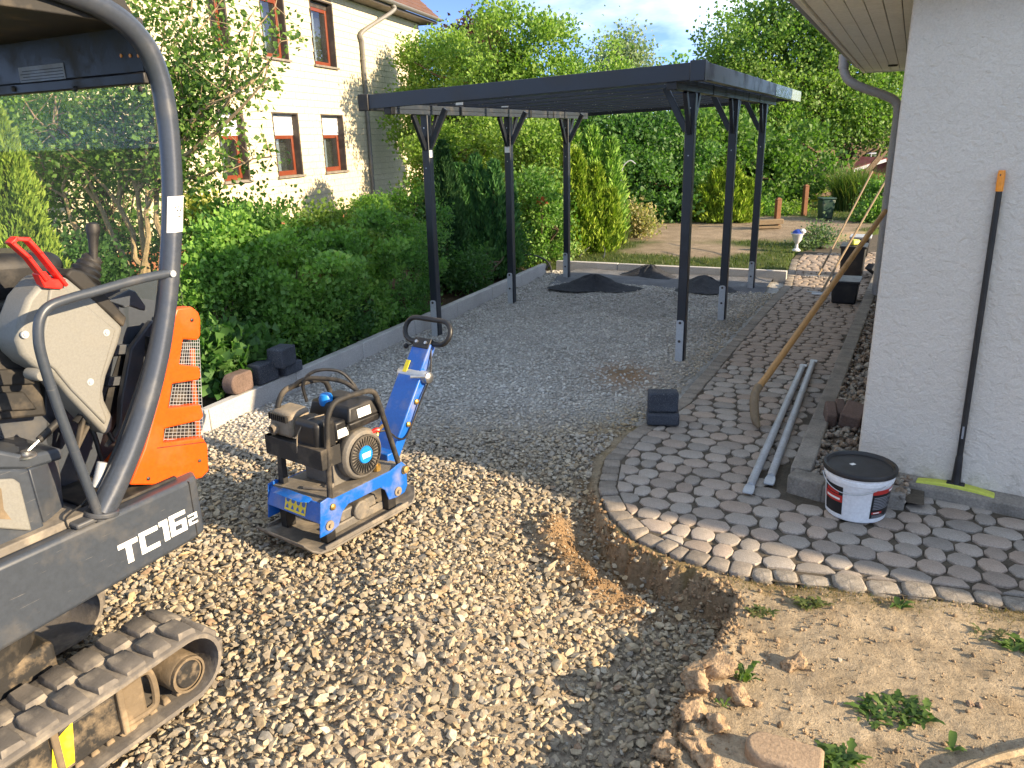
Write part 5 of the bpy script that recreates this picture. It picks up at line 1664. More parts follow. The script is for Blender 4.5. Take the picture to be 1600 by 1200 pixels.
# handle column
hb, ht = Vector((.36, 0, .25)), Vector((.755, 0, .815))
d = (ht - hb).normalized(); nrm = Vector((-d.z, 0, d.x))
mb = MB(); mb.box(.29, .37, -.10, .10, .16, .30); mb.build('handle_bracket', M['blue'], comp, .006)
mb = MB(); mb.bar(hb, hb.lerp(ht, .70), .175, .07, nrm); colm = mb.build('handle_column', M['blue'], comp, .008)
mb = MB(); mb.bar(hb.lerp(ht, .69), ht, .135, .055, nrm); mb.build('handle_upper', M['blue'], comp, .008)
mb = MB(); mb.lathe([(.0, -.105), (.03, -.105), (.036, -.095), (.036, .095), (.03, .105), (.0, .105)], 16, tuple(hb.lerp(ht, .72)), 'y', cap=False); kn_ = mb.build('fold_pivot', M['galv'], comp)
p = hb.lerp(ht, .72); mb = MB(); mb.tube([(p.x, -.10, p.z), (p.x - .035, -.12, p.z + .015), (p.x - .09, -.06, p.z + .02)], .009, 8); mb.lathe([(.03, 0), (.034, -.02), (.02, -.03)], 12, (p.x, -.105, p.z), 'y'); mb.build('fold_lever', M['steel'], kn_)
mb = MB(); q = hb.lerp(ht, .76) - nrm * -.034; mb.bar(q + d * -.03 + Vector((0, .045, 0)), q + d * .045 + Vector((0, .045, 0)), .03, .004, nrm); mb.build('warning_sticker', M['yellow'], comp)
for f in (.30, .50):
    q = hb.lerp(ht, f); mb = MB(); mb.lathe([(.016, 0), (.016, -.02), (.007, -.026)], 8, (q.x, -.079, q.z), 'y'); mb.build('cable_clip', M['brass'], colm)
mb = MB(); mb.tube(bez([tuple(hb.lerp(ht, .97) + Vector((0, -.06, .02))), tuple(hb.lerp(ht, .72) + Vector((.03, -.10, 0))), tuple(hb.lerp(ht, .5) + Vector((.02, -.105, 0))), tuple(hb.lerp(ht, .2) + Vector((.02, -.10, 0))), (.36, -.12, .38), (.28, -.12, .45), (.20, -.10, .46)], 6), .0055, 6); mb.build('throttle_cable', M['black'], comp)
# hand grip loop on a plate
mb = MB(); mb.bar(ht - d * .035, ht + d * .03, .125, .062, nrm); hp = mb.build('grip_plate', M['black'], comp, .005)
for s in (-1, 1):
    q = ht - nrm * 0.031 + Vector((0, s * .035, 0)) + d * 0.0; mb = MB(); mb.tube([q + nrm * .06, q + nrm * .072], .010, 8); mb.build('bolt', M['steel'], hp)
gu = (d * .85 + Vector((0, 0, 1)) * .5).normalized()
def gp(y, h): return ht + Vector((0, y, 0)) + gu * h
loop = []
W, Hh, rr_ = .175, .15, .07
for k in range(9):
    aa = -math.pi / 2 - math.pi * k / 8; loop.append(gp(-(W - rr_) + rr_ * math.cos(aa), .01 + rr_ + rr_ * math.sin(aa)))
for k in range(9):
    aa = math.pi / 2 - math.pi * k / 8; loop.append(gp((W - rr_) + rr_ * math.cos(aa), .01 + rr_ + rr_ * math.sin(aa)))
mb = MB(); mb.tube(loop, .0155, 12, closed=True); mb.build('grip_loop', M['black'], comp)
mb = MB(); mb.tube([gp(.05, .01), gp(.13, -.025)], .004, 6); mb.lathe([(.004, -.016), (.014, -.010), (.017, 0), (.014, .010), (.004, .016)], 12, tuple(gp(.14, -.028))); mb.build('throttle_knob', M['black'], hp)
# ================================================================== smaller things standing about
# ---- bucket
q = on_z(1339, 803, 0.0)
bk = thing('bucket', 'white plastic bucket with black lid and label standing by the plinth', 'bucket', (q[0], q[1] + .03, .003), R(20))
mb = MB(); prof = [(.0, .0), (.142, .0), (.148, .006), (.164, .205), (.167, .21), (.172, .212), (.174, .232), (.170, .238), (.173, .244), (.175, .262), (.171, .265)]
mb.lathe(prof, 48, cap=False); body = mb.build('body', M['white'], bk)
mb = MB(); mb.lathe([(.178, .250), (.182, .252), (.184, .270), (.180, .277), (.168, .278), (.163, .270), (.158, .264), (.05, .264), (.0, .264)], 48, cap=False); lid = mb.build('lid', M['black'], bk)
mb = MB(); mb.box(-.035, -.008, .02, .04, .2645, .266); mb.build('paper_scrap', M['white_print'], lid)
def wrap(name, a0, a1, z0, z1, mat, parent, off=.0012, n=10):
    vs = []
    for z in (z0, z1):
        rr_ = .148 + (.164 - .148) * (z - .006) / .2 + off
        for k in range(n + 1):
            a = R(a0 + (a1 - a0) * k / n); vs.append((rr_ * math.cos(a), rr_ * math.sin(a), z))
    mb = MB(); mb.add(vs, [(k, k + 1, n + 2 + k, n + 1 + k) for k in range(n)])
    return mb.build(name, M[mat], parent, smooth=True)
# label panels: the camera looks along +y, so the near side of the bucket lies at about -105 degrees in its own frame
lb1 = wrap('label', -108, -48, .03, .185, 'label_black', body)
wrap('label_band', -108, -48, .168, .192, 'label_red', lb1, .0022)
for k in range(8): wrap('label_text', -104, -58 - 6 * (k % 3), .082 + k * .0095, .086 + k * .0095, 'label_grey', lb1, .0022)
wrap('label_logo', -105, -82, .056, .068, 'label_red', lb1, .0022)
wrap('label_logo_text', -102, -88, .059, .065, 'white_print', lb1, .003)
for k in range(3): wrap('label_text', -104, -70 - 5 * k, .034 + k * .006, .0365 + k * .006, 'label_grey', lb1, .0022)
wrap('label_band_text', -72, -52, .174, .186, 'white_print', lb1, .003)
lb2 = wrap('label', -205, -160, .03, .19, 'label_black', body)
wrap('label_band', -205, -160, .10, .14, 'label_red', lb2, .0022)
wrap('label_logo', -198, -168, .145, .165, 'label_red', lb2, .0022)
wrap('label_text', -198, -165, .112, .124, 'white_print', lb2, .003)
mb = MB(); pts = []
for k in range(21):
    a = R(-215 + 125 * k / 20); t = k / 20
    pts.append((.180 * math.cos(a), .180 * math.sin(a), .222 - .055 * math.sin(math.pi * t)))
mb.tube(pts, .0025, 6); mb.build('handle', M['galv'], bk)
# ---- broom leaning on the wall
nA3 = np.array([-.569, -.822, 0.0])
wallp = np.array([WALL_E[0], WALL_E[1], 0]) 
tip = on_plane(1566, 266, wallp + nA3 * .02, nA3)
foot = on_z(1492, 762, .055)
br = thing('broom', 'black handled yard broom with yellow green head and orange end cap', 'broom', (foot[0], foot[1], 0))
lo = lambda p_: Vector((p_[0] - foot[0], p_[1] - foot[1], p_[2]))
f_, t_ = lo(foot), lo(tip)
d = (t_ - f_).normalized()
mb = MB(); mb.tube([f_ + d * .10, f_.lerp(t_, .5), t_ - d * .09], [.0155, .015, .0145], 14); stick = mb.build('handle', M['black'], br)
mb = MB(); mb.tube([t_ - d * .10, t_ - d * .02, t_], [.017, .0175, .014], 14); cp_ = mb.build('end_cap', M['orange_cap'], br)
mb = MB(); c_ = t_ - d * .022 + Vector((nA3[0], nA3[1], 0)) * .0165; mb.lathe([(.006, 0), (.006, .004)], 10, tuple(c_), 'y'); mb.build('hang_hole', M['trim_dark'], cp_)
mb = MB(); mb.tube([f_ + d * .01, f_ + d * .03, f_ + d * .10, f_ + d * .18, f_ + d * .19], [.030, .024, .021, .018, .016], 14); mb.build('socket', M['black'], br)
c_ = f_ + d * .33 + Vector((nA3[0] * .0153, nA3[1] * .0153, 0))
mb = MB(); mb.bar(c_ - d * .035, c_ + d * .035, .010, .002, Vector((nA3[0], nA3[1], 0))); mb.build('print', M['label_grey'], stick)
wa = Vector((WALL_A[0], WALL_A[1], 0)); wnv = Vector((nA3[0], nA3[1], 0))
mb = MB()
nseg = 12; vs = []
for k in range(nseg + 1):
    t = k / nseg * 2 - 1
    s_ = t * .19; drop = .012 * (1 - t * t)
    c_ = Vector((f_.x, f_.y, f_.z)) + wa * s_ + wnv * (.02 * t * t) + Vector((0, 0, drop - .004))
    for (o_, z_) in ((-.034, -.012), (.034, -.012), (.030, .018), (-.030, .018)): vs.append(c_ + wnv * o_ + Vector((0, 0, z_)))
fs = [(3, 2, 1, 0), tuple(nseg * 4 + k for k in range(4))]
for k in range(nseg):
    for j in range(4): fs.append((k * 4 + j, k * 4 + (j + 1) % 4, k * 4 + 4 + (j + 1) % 4, k * 4 + 4 + j))
mb.add(vs, fs); hd = mb.build('head', M['yellow_neon'], br, .006)
mb = MB(); bris = random.Random(4)
for k in range(260):
    t = bris.uniform(-1, 1); c_ = Vector((f_.x, f_.y, 0)) + wa * (t * .20) + wnv * (.02 * t * t + bris.uniform(-.028, .028))
    top_ = f_.z - .012
    e_ = c_ + wa * (t * .014 + bris.uniform(-.006, .006)) + wnv * bris.uniform(-.012, .02)
    mb.tube([c_ + Vector((0, 0, top_)), Vector((e_.x, e_.y, min(.012, top_ - .03)))], .0016, 3, caps=False)
o = mb.build('bristles', M['black'], br); o['kind'] = 'stuff'
mb = MB(); mb.box(0, 0, 0, 0, 0, 0)
c_ = f_ + Vector((0, 0, .02)); mb = MB(); mb.bar(c_ - wa * .045, c_ + wa * .045, .05, .022); mb.build('head_clamp', M['black'], br, .006)
# ---- two galvanised struts lying on the path
def strut(pa, pb, label):
    a, b_ = on_z(*pa, .028), on_z(*pb, .028)
    o_ = thing('steel_strut', label, 'steel tube', (a[0], a[1], 0), group='galvanised struts lying on the path')
    A, B = Vector((0, 0, .026)), Vector((b_[0] - a[0], b_[1] - a[1], .026))
    d = (B - A).normalized()
    mb = MB(); mb.tube([A + d * .10, A + d * .13, B - d * .13, B - d * .10], [.020, .024, .024, .020], 14); mb.build('tube', M['galv_dull'], o_)
    s_ = d.cross(Vector((0, 0, 1)))
    for q, sg in ((A, 1), (B, -1)):
        mb = MB(); w = .030
        pr_ = [(0, -w * .8), (.012, -w), (.07, -w), (.115, -.02), (.115, .02), (.07, w), (.012, w), (0, w * .8)]
        mb.prism([q + d * (sg * x_) + s_ * y_ + Vector((0, 0, -.014 + max(0, x_ - .06) * .12)) for x_, y_ in pr_], (0, 0, .012)); e = mb.build('flattened_end', M['galv_dull'], o_, .003)
        mb = MB(); c_ = q + d * (sg * .03) + Vector((0, 0, -.0015)); mb.lathe([(.0, 0), (.009, 0), (.0095, -.001)], 14, tuple(c_), cap=False); mb.build('bolt_hole', M['dark_gap'], e)
strut((1168, 768), (1256, 568), 'left longer galvanised steel strut lying on the pavers')
strut((1201, 754), (1272, 561), 'right shorter galvanised steel strut lying next to the pebble edging')
# ---- long wooden handle with bent worn end, leaning against the house
e0, e1, e2 = on_z(1186, 668, .01), on_z(1180, 622, .05), on_z(1196, 592, .18)
B0 = on_y(1383, 330, 8.1)
top = B0
P = [e0, e0 + np.array([-.02, .04, .06]), on_y(1180, 615, e0[1] + .12), on_y(1197, 590, e0[1] + .25), on_y(1240, 530, e0[1] + .65), on_y(1310, 432, e0[1] + 1.5), on_y(1383, 330, e0[1] + 2.55)]
sp = thing('bent_wooden_handle', 'long wooden tool shaft with bent worn lower end standing on pavers', 'tool handle', (e0[0], e0[1], 0))
P = [Vector((p_[0] - e0[0], p_[1] - e0[1], p_[2])) for p_ in P]
pts = bez(P, 6)
mb = MB(); mb.tube(pts[14:], .024, 12); mb.build('shaft', M['wood'], sp)
k0_ = pts[:16]
mb = MB(); mb.tube(k0_, [.014 + .018 * math.sin(min(1, i / 11) * math.pi * .62) for i in range(len(k0_))], 10); mb.build('bent_end', M['wood_worn'], sp)
# ---- two rakes
def rake(pb, pt, dy, label, teeth):
    a = on_z(*pb, .02); b_ = on_y(*pt, a[1] + dy)
    o_ = thing('garden_rake' if teeth else 'garden_hoe', label, 'rake' if teeth else 'hoe', (a[0], a[1], 0))
    B = Vector((b_[0] - a[0], b_[1] - a[1], b_[2])); A = Vector((0, 0, .03))
    mb = MB(); mb.tube([A, A.lerp(B, .5), B], .014, 10); mb.build('shaft', M['wood_worn'], o_)
    d = (B - A).normalized(); s_ = Vector((U2[0], U2[1], 0))
    mb = MB(); mb.bar(A - s_ * .17, A + s_ * .17, .022, .010); hd = mb.build('head', M['galv_dull'], o_, .003)
    if teeth:
        for k in range(10):
            c_ = A + s_ * (-.16 + .0355 * k); mb = MB(); mb.tube([c_, c_ + Vector((-.01, -.02, -.012)), c_ + Vector((-.012, -.03, -.024))], [.004, .0035, .002], 5); mb.build('tooth', M['galv_dull'], hd)
    else:
        mb = MB(); mb.prism([A - s_ * .10 + Vector((0, 0, .0)), A + s_ * .10, A + s_ * .11 + Vector((-.02, -.04, -.024)), A - s_ * .11 + Vector((-.02, -.04, -.024))], (0, 0, .004)); mb.build('blade', M['galv_dull'], hd)
rake((1278, 432), (1363, 268), 2.2, 'leaning garden rake with a grey wooden shaft and steel teeth', True)
rake((1283, 458), (1392, 268), 2.3, 'leaning garden hoe with a thin worn shaft near the black crates', False)
# ---- black crates and boxes stacked along the edging
def crate(px, py, w, l, h, z0, label, mat='black', lidm=None, rz=0):
    a = on_z(px, py, z0)
    o_ = thing('black_crate', label, 'crate', (a[0], a[1], z0), -CY + rz, group='black crates along the house')
    mb = MB(); t = .012
    mb.hexa([(-w / 2 + .02, -l / 2 + .02, 0), (w / 2 - .02, -l / 2 + .02, 0), (w / 2 - .02, l / 2 - .02, 0), (-w / 2 + .02, l / 2 - .02, 0), (-w / 2, -l / 2, h), (w / 2, -l / 2, h), (w / 2, l / 2, h), (-w / 2, l / 2, h)])
    mb.build('body', M[mat], o_, .015)
    mb = MB(); mb.box(-w / 2 - .012, w / 2 + .012, -l / 2 - .012, l / 2 + .012, h - .02, h + .012); mb.build('lid', M[lidm or mat], o_, .008)
    return o_, a
crate(1319, 470, .30, .42, .26, .0, 'nearest black crate standing low on the edge of the path', 'black')
crate(1330, 430, .32, .44, .42, .0, 'tall black crate with a yellow pack lying against its top', 'black')
crate(1342, 398, .30, .40, .30, .0, 'dark crate with grey lid farthest along the house wall', 'black', 'galv_dull')
a = on_z(1330, 430, 0); yb = thing('yellow_pack', 'small bright yellow pack lying on the tall black crate', 'pack', (a[0] - .02, a[1] - .05, .435), .3)
mb = MB(); mb.hexa([(-.07, -.05, 0), (.07, -.05, 0), (.07, .05, 0), (-.07, .05, 0), (-.055, -.035, .075), (.06, -.04, .065), (.055, .04, .07), (-.06, .035, .08)]); mb.build('wrapper', M['yellow_neon'], yb, .018, segs=3)
mb = MB(); mb.bar((-.072, 0, .04), (.072, 0, .04), .03, .055); mb.build('label_band', M['label_grey'], yb, .01)
# a split-off dark stone leaning by the wall
a = on_z(1362, 428, .05); o = MB(); o.hexa([(-.11, -.06, 0), (.11, -.05, 0), (.12, .06, 0), (-.10, .07, 0), (-.09, -.05, .10), (.10, -.04, .12), (.09, .05, .11), (-.10, .05, .09)])
o = o.build('dark_slab', M['block_blue'], None, .012); o.location = (a[0], a[1], .07); o.rotation_euler = (.1, .55, .5); tag(o, 'dark stone slab tilted on the pebbles next to the crates', 'stone')
# ---- concrete blocks
def block(name, label, px, py, z0, s, rz, mat='block_blue', group=None, tilt=(0, 0)):
    a = on_z(px, py, z0)
    mb = MB(); w, l, h = s
    mb.box(-w / 2, w / 2, -l / 2, l / 2, 0, h)
    o = mb.build(name, M[mat], None, .014, segs=2)
    o.location = (a[0], a[1], z0); o.rotation_euler = (tilt[0], tilt[1], rz)
    return tag(o, label, 'block', group)
g_ = 'dark blue grey paving blocks'
block('paving_block', 'lower dark blue grey block lying flat at the path edge', 1035, 660, .005, (.225, .15, .085), R(-8), group=g_)
block('paving_block', 'dark blue grey block standing upright on another at the path edge', 1035, 641, .092, (.21, .11, .145), R(-6), group=g_)
ka = math.atan2(KLD[1], KLD[0])
block('paving_block', 'dark block lying on the kerb under a second block', 450, 582, .128, (.22, .15, .095), ka, group=g_)
block('paving_block', 'dark block on top of another block on the left kerb', 442, 571, .225, (.20, .15, .16), ka + .1, group=g_)
block('paving_block', 'dark block standing on the kerb between brown stone and stacked pair', 413, 596, .128, (.22, .13, .165), ka - .03, group=g_)
mb = MB(); n = 10; pr_ = []
for k in range(n):
    a = math.pi / 2 + math.pi * k / (n - 1); pr_.append((-.06 + .06 * math.cos(a), .06 + .06 * math.sin(a)))
pr_ = [(x_, z_) for x_, z_ in pr_] + [(.10, 0), (.11, .02), (.11, .10), (.10, .12)]
mb.prism([(x_, -.055, z_ * 1.3) for x_, z_ in pr_], (0, .11, 0)); o = mb.build('brown_stone', M['brick_brown'], None, .012)
a = on_z(374, 612, .128); o.location = (a[0], a[1], .128); o.rotation_euler = (0, 0, ka); tag(o, 'brown rounded paving stone set on edge on the left kerb', 'stone')
# bricks in the drip strip
for k, (px, py, z, s, rz, tl, lb_) in enumerate(((1296, 655, .09, (.07, .16, .10), .2, (.35, 0), 'left brown brick sunk slanting among drip strip pebbles'), (1310, 652, .09, (.06, .15, .11), .25, (.4, 0), 'middle brown brick wedged between two bricks on the pebbles'), (1330, 660, .09, (.13, .17, .12), -.15, (.35, .15), 'largest brown brick leaning by the wall corner on pebbles'))):
    a = on_z(px, py, z); mb = MB(); mb.box(-s[0] / 2, s[0] / 2, -s[1] / 2, s[1] / 2, -.02, s[2])
    o = mb.build('brown_brick', M['brick_brown'], None, .012); o.location = (a[0], a[1], z); o.rotation_euler = (tl[0], tl[1], -CY + rz); tag(o, lb_, 'brick', 'brown bricks in the drip strip')
# ---- heaps of dark grit and the screeded strip by the back kerb
def heap(name, px, py, rx, ry, h, label, seed):
    a = on_z(px, py, .0)
    n = 34; vs = [(0, 0, h)]; fs = []; rings = 9
    for i in range(1, rings + 1):
        t = i / rings
        for k in range(n):
            aa = 2 * math.pi * k / n
            w = 1 + .22 * math.sin(2 * aa + seed) + .10 * math.sin(3 * aa + 2 * seed) + .07 * math.sin(7 * aa + seed)
            z = h * (math.exp(-(t * 1.9) ** 2) - math.exp(-3.61) * t) * (1 + .05 * math.sin(7 * aa + i))
            vs.append((rx * t * w * math.cos(aa) + random.uniform(-.012, .012), ry * t * w * math.sin(aa) + random.uniform(-.012, .012), z - .03 * t + random.uniform(-.007, .007)))
    fs += [(0, 1 + k, 1 + (k + 1) % n) for k in range(n)]
    for i in range(rings - 1):
        for k in range(n): fs.append((1 + i * n + k, 1 + (i + 1) * n + k, 1 + (i + 1) * n + (k + 1) % n, 1 + i * n + (k + 1) % n))
    o = MB().add(vs, fs).build(name, M['black_sand'], None, ang=80)
    o.location = (a[0], a[1], .015); o.rotation_euler = (0, 0, -CY)
    return tag(o, label, 'grit heap', 'heaps of dark grit at the back kerb')
heap('grit_heap', 928, 447, .52, .42, .15, 'wide low dark grit heap next to the back left post', 1)
heap('grit_heap', 1015, 431, .46, .38, .15, 'dark grit heap in the middle against the back kerb', 2.2)
heap('grit_heap', 1100, 447, .5, .40, .13, 'dark grit heap behind the front right post of the carport', 4)
def strip_h(x, y): return .012 + .012 * fbm(x, y, 3, 2, 3) - .05 * sstep(-.72, -1.0, behind_kerb(x, y) + .15 * fbm(x, y, 1.1, 7, 3)) - .3 * (behind_kerb(x, y) > -.03) - .3 * (left_of_kerb(x, y) > -.35)
nx = 130; X, Y = np.meshgrid(np.linspace(0, 3.3, nx), np.linspace(-1.2, 0, 44))
Xw = KB0[0] + KBD[0] * X - KBD[1] * Y * -1 * -1; Xw = KB0[0] + KBD[0] * X + (-KBD[1]) * Y; Yw = KB0[1] + KBD[1] * X + KBD[0] * Y
Z = strip_h(Xw, Yw); i = np.arange(X.size).reshape(X.shape)
F = np.stack([i[:-1, :-1], i[:-1, 1:], i[1:, 1:], i[1:, :-1]], -1).reshape(-1, 4)
M['grit'] = stone('grey_grit', (.16, .166, .18), .75, .95, 5, 220, .8, .006)
tag(link('grit_layer', np_mesh('grit_layer', np.stack([Xw, Yw, Z], -1).reshape(-1, 3), F, True), M['grit']), kind='structure')
# ---- conduit pipes poking out at the corner
a = on_z(864, 425, 0)
for k, (pts, lb_) in enumerate((([(862, 428), (859, 414), (848, 404), (830, 398), (812, 399)], 'dark flexible conduit arching from the kerb corner into the bushes'), ([(850, 424), (856, 416), (860, 410)], 'short bent conduit stub by the kerb corner'))):
    P = [on_y(x_, y_, a[1] + .02 * i_) for i_, (x_, y_) in enumerate(pts)]
    o_ = MB(); o_.tube(bez([tuple(p_) for p_ in P], 6), .013, 8); o = o_.build('conduit', M['hose'])
    tag(o, lb_, 'conduit')
P = [on_z(x_, y_, .08) for x_, y_ in ((905, 402), (918, 396), (932, 392), (941, 394), (945, 400), (943, 404))]
o_ = MB(); o_.tube(bez([(p_[0], p_[1], .09 + .12 * math.sin(math.pi * k / 5)) for k, p_ in enumerate(P)], 5), .010, 7); tag(o_.build('garden_hose', M['hose']), 'loop of pale garden hose on the grass behind the kerb', 'hose')
# ---- urn with blue cloth, posts, bin, shed in the far garden
a = on_z(1244, 391, .05)
urn_s = .8
urn = thing('garden_urn', 'pale garden urn on a foot with blue and white filling', 'urn', (a[0], a[1], .04))
mb = MB(); mb.lathe([(.0, 0), (.085, 0), (.085, .02), (.035, .06), (.028, .14), (.05, .17), (.085, .22), (.11, .33), (.135, .36), (.125, .365), (.10, .33), (.0, .32)], 20, cap=False); mb.build('bowl', M['shutter'], urn)
mb = MB(); mb.lathe([(.0, .30), (.09, .32), (.12, .36), (.10, .41), (.05, .44), (.0, .445)], 14, (.01, 0, 0), cap=False)
o = mb.build('blue_bundle', M['cloth_blue'], urn)
mb = MB(); mb.lathe([(.0, .36), (.06, .38), (.07, .42), (.03, .46), (.0, .462)], 10, (.08, -.06, 0), cap=False); mb.build('white_bundle', M['shutter'], urn); urn.scale = (urn_s,) * 3
for (px, pyb, pyt, z, w, lb_, nm) in ((1213, 356, 312, .1, .10, 'squat brown wooden post behind the soil patch', 'wooden_post'), (1256, 335, 291, .1, .10, 'distant pale wooden post in front of the red roofed shed', 'wooden_post')):
    a = on_z(px, pyb, z); b_ = on_y(px, pyt, a[1]); h_ = b_[2] - z
    mb = MB(); mb.box(-w / 2, w / 2, -w / 2, w / 2, -.2, h_); o_ = thing(nm, lb_, 'post', (a[0], a[1], z), .2, 'wooden posts in the far garden')
    mb.build('shaft', M['wood_brown'], o_, .01)
    mb = MB(); mb.hexa([(-w * .6, -w * .6, h_), (w * .6, -w * .6, h_), (w * .6, w * .6, h_), (-w * .6, w * .6, h_), (-w * .2, -w * .2, h_ + .04), (w * .2, -w * .2, h_ + .04), (w * .2, w * .2, h_ + .04), (-w * .2, w * .2, h_ + .04)]); mb.build('cap', M['wood_brown'], o_)
a = on_z(1200, 357, .1); mb = MB(); mb.bar((-.3, 0, .12), (.28, 0, .14), .16, .10); mb.bar((-.25, .1, .03), (.25, .12, .03), .3, .06); o = mb.build('old_plank', M['wood_worn'], None, .01); o.location = (a[0], a[1], .1); tag(o, 'weathered plank pile beside the squat brown post', 'plank')
a = on_z(1289, 342, .1); gb_ = thing('green_bin', 'dark green bin standing in front of the tall grass', 'bin', (a[0], a[1], .1))
mb = MB(); mb.hexa([(-.12, -.12, 0), (.12, -.12, 0), (.12, .12, 0), (-.12, .12, 0), (-.15, -.15, .42), (.15, -.15, .42), (.15, .15, .42), (-.15, .15, .42)]); mb.build('body', M['green_bin'], gb_, .03)
mb = MB(); mb.box(-.16, .16, -.16, .16, .423, .46); mb.build('lid', M['green_bin'], gb_, .02)
a = on_y(1300, 272, 27.0); zz = a[2]
shd = thing('garden_shed', 'garden shed with a dark red roof half hidden by tall grass', 'shed', (on_y(1370, 300, 27)[0], 27.0, 0))
w = 3.2
ridge = on_y(1371, 249, 27.0); lft = on_y(1300, 272, 27.0)
rx, lx = ridge[0] - shd.location.x, lft[0] - shd.location.x
mb = MB(); mb.hexa([(lx, -.6, lft[2]), (rx, -.6, ridge[2]), (rx, 3, ridge[2]), (lx, 3, lft[2]), (lx, -.6, lft[2] + .07), (rx, -.6, ridge[2] + .07), (rx, 3, ridge[2] + .07), (lx, 3, lft[2] + .07)])
mb.hexa([(rx + .002, -.6, ridge[2]), (2 * rx - lx, -.6, lft[2]), (2 * rx - lx, 3, lft[2]), (rx + .002, 3, ridge[2]), (rx + .002, -.6, ridge[2] + .07), (2 * rx - lx, -.6, lft[2] + .07), (2 * rx - lx, 3, lft[2] + .07), (rx + .002, 3, ridge[2] + .07)])
mb.build('roof', M['red_roof'], shd)
mb = MB(); mb.add([(lx + .3, -.3, -.3), (2 * rx - lx - .3, -.3, -.3), (2 * rx - lx - .3, -.3, lft[2]), (rx, -.3, ridge[2] - .02), (lx + .3, -.3, lft[2]), (lx + .3, 2.7, -.3), (2 * rx - lx - .3, 2.7, -.3), (2 * rx - lx - .3, 2.7, lft[2]), (rx, 2.7, ridge[2] - .02), (lx + .3, 2.7, lft[2])], [(0, 1, 2, 3, 4), (9, 8, 7, 6, 5), (0, 4, 9, 5), (1, 6, 7, 2)])
mb.build('wall', M['red_roof'], shd, smooth=False)
mb = MB(); mb.bar((lx - .05, -.63, lft[2] - .01), (rx, -.63, ridge[2] - .01), .03, .10); mb.build('bargeboard', M['shutter'], shd)
mb = MB(); mb.tube([(lx - .35, -.7, lft[2] - .32), (lx + 1.4, -.7, lft[2] - .30)], .05, 8); mb.build('gutter', M['zinc'], shd)
mb = MB(); b_ = on_y(1372, 240, 27.0); mb.tube([(rx, .5, ridge[2]), (rx, .5, b_[2])], .02, 6); mb.bar((rx - .17, .5, b_[2]), (rx + .17, .5, b_[2]), .02, .05); mb.bar((rx, .35, b_[2] + .08), (rx, .65, b_[2] + .08), .02, .05); mb.build('wind_vane', M['galv'], shd)
# thin plant arch behind the carport
P = [on_y(x_, y_, 15.5) for x_, y_ in ((968, 330), (970, 290), (973, 262), (984, 251), (993, 256))]
o_ = MB(); o_.tube(bez([tuple(p_) for p_ in P], 5), .012, 6); tag(o_.build('plant_arch', M['galv_dull']), 'thin curved metal plant support in front of the dark laurel', 'plant support')
# ---- foreground: clods, stones, half-buried slab, stick
def lump(name, px, py, s, label, cat, group, seed, z=None, mat='clod', col=(.36, .26, .165), ang=.35):
    a = on_z(px, py, 0.0)
    z_ = float(ground_h(a[0], a[1])) if z is None else z
    rr_ = np.random.default_rng(seed)
    V, F = ico(4)
    d = np.zeros(len(V))
    for k in range(10):
        w = rr_.normal(size=3); w /= np.linalg.norm(w)
        d += rr_.uniform(-.12, .12) * np.sin(V @ w * rr_.uniform(2, 7) + rr_.uniform(0, 6))
    for k in range(11):
        w = rr_.normal(size=3); w /= np.linalg.norm(w); h = rr_.uniform(.42, .8)
        V = V - np.maximum(0, V @ w - h)[:, None] * w * .85
    nf = lambda s_, k_: vnoise(V[:, 0] * s_ + V[:, 2] * s_ * .7, V[:, 1] * s_ - V[:, 2] * s_ * .6, 1.0, k_)
    d += .16 * nf(2.2, seed) * np.abs(nf(3.1, seed + 1)) + .10 * nf(5.5, seed + 2) + .13 * nf(11, seed + 3) + .10 * nf(22, seed + 4)
    V = V * (1 + d)[:, None] * np.array(s) * (1.25 if mat == 'clod' else 1)
    C = np.array(col) * rr_.uniform(.85, 1.12, (len(V), 1))
    o = link(name, np_mesh(name, V, F, mat != 'clod', C), M[mat])
    o.location = (a[0], a[1], z_ + s[2] * .55); o.rotation_euler = (rr_.uniform(-ang, ang), rr_.uniform(-ang, ang), rr_.uniform(0, 6))
    return tag(o, label, cat, group)
gk = 'dry soil clods along the cut edge'
for k, (px, py, s, lb_) in enumerate((
        (1118, 1052, (.075, .06, .045), 'big cracked soil clod at the lip above the gravel hollow'), (1086, 1078, (.055, .05, .055), 'upright soil clod hanging on the broken edge'),
        (1155, 1090, (.050, .040, .035), 'soil clod just below the small weed sprout'), (1242, 1038, (.040, .035, .035), 'lone lumpy clod casting a shadow on bare soil'),
        (1085, 1112, (.05, .045, .03), 'low flat clod right at the crumbling bank edge'), (1120, 1130, (.04, .04, .028), 'small clod between bank edge and big weed'),
        (1040, 1165, (.045, .04, .03), 'loose clod low on the bank face by the gravel'), (1085, 1168, (.05, .04, .032), 'clod next to the half buried slab'),
        (1108, 1190, (.045, .045, .03), 'clod at the bottom edge before the slab'), (1060, 1135, (.035, .03, .028), 'small dark crumb clod on the slope'))):
    lump('soil_clod', px, py, s, lb_, 'clod', gk, 50 + k)
for k, (px, py, s, lb_, c_) in enumerate(((1313, 1028, (.012, .010, .012), 'single pale pebble on bare soil beside the lone clod', (.42, .38, .32)), (1514, 1098, (.016, .013, .012), 'left one of two round pebbles on the soil', (.28, .2, .14)), (1530, 1100, (.014, .012, .012), 'right one of two round pebbles on the soil', (.27, .2, .15)),
        (1098, 1186, (.012, .010, .010), 'tiny white pebble on the bank', (.5, .47, .42)), (1322, 1180, (.02, .014, .008), 'flat pale stone chip by the lowest weed', (.40, .30, .22)))):
    lump('pebble', px, py, s, lb_, 'pebble', 'single pebbles on the soil', 80 + k, mat='pebble', col=c_)
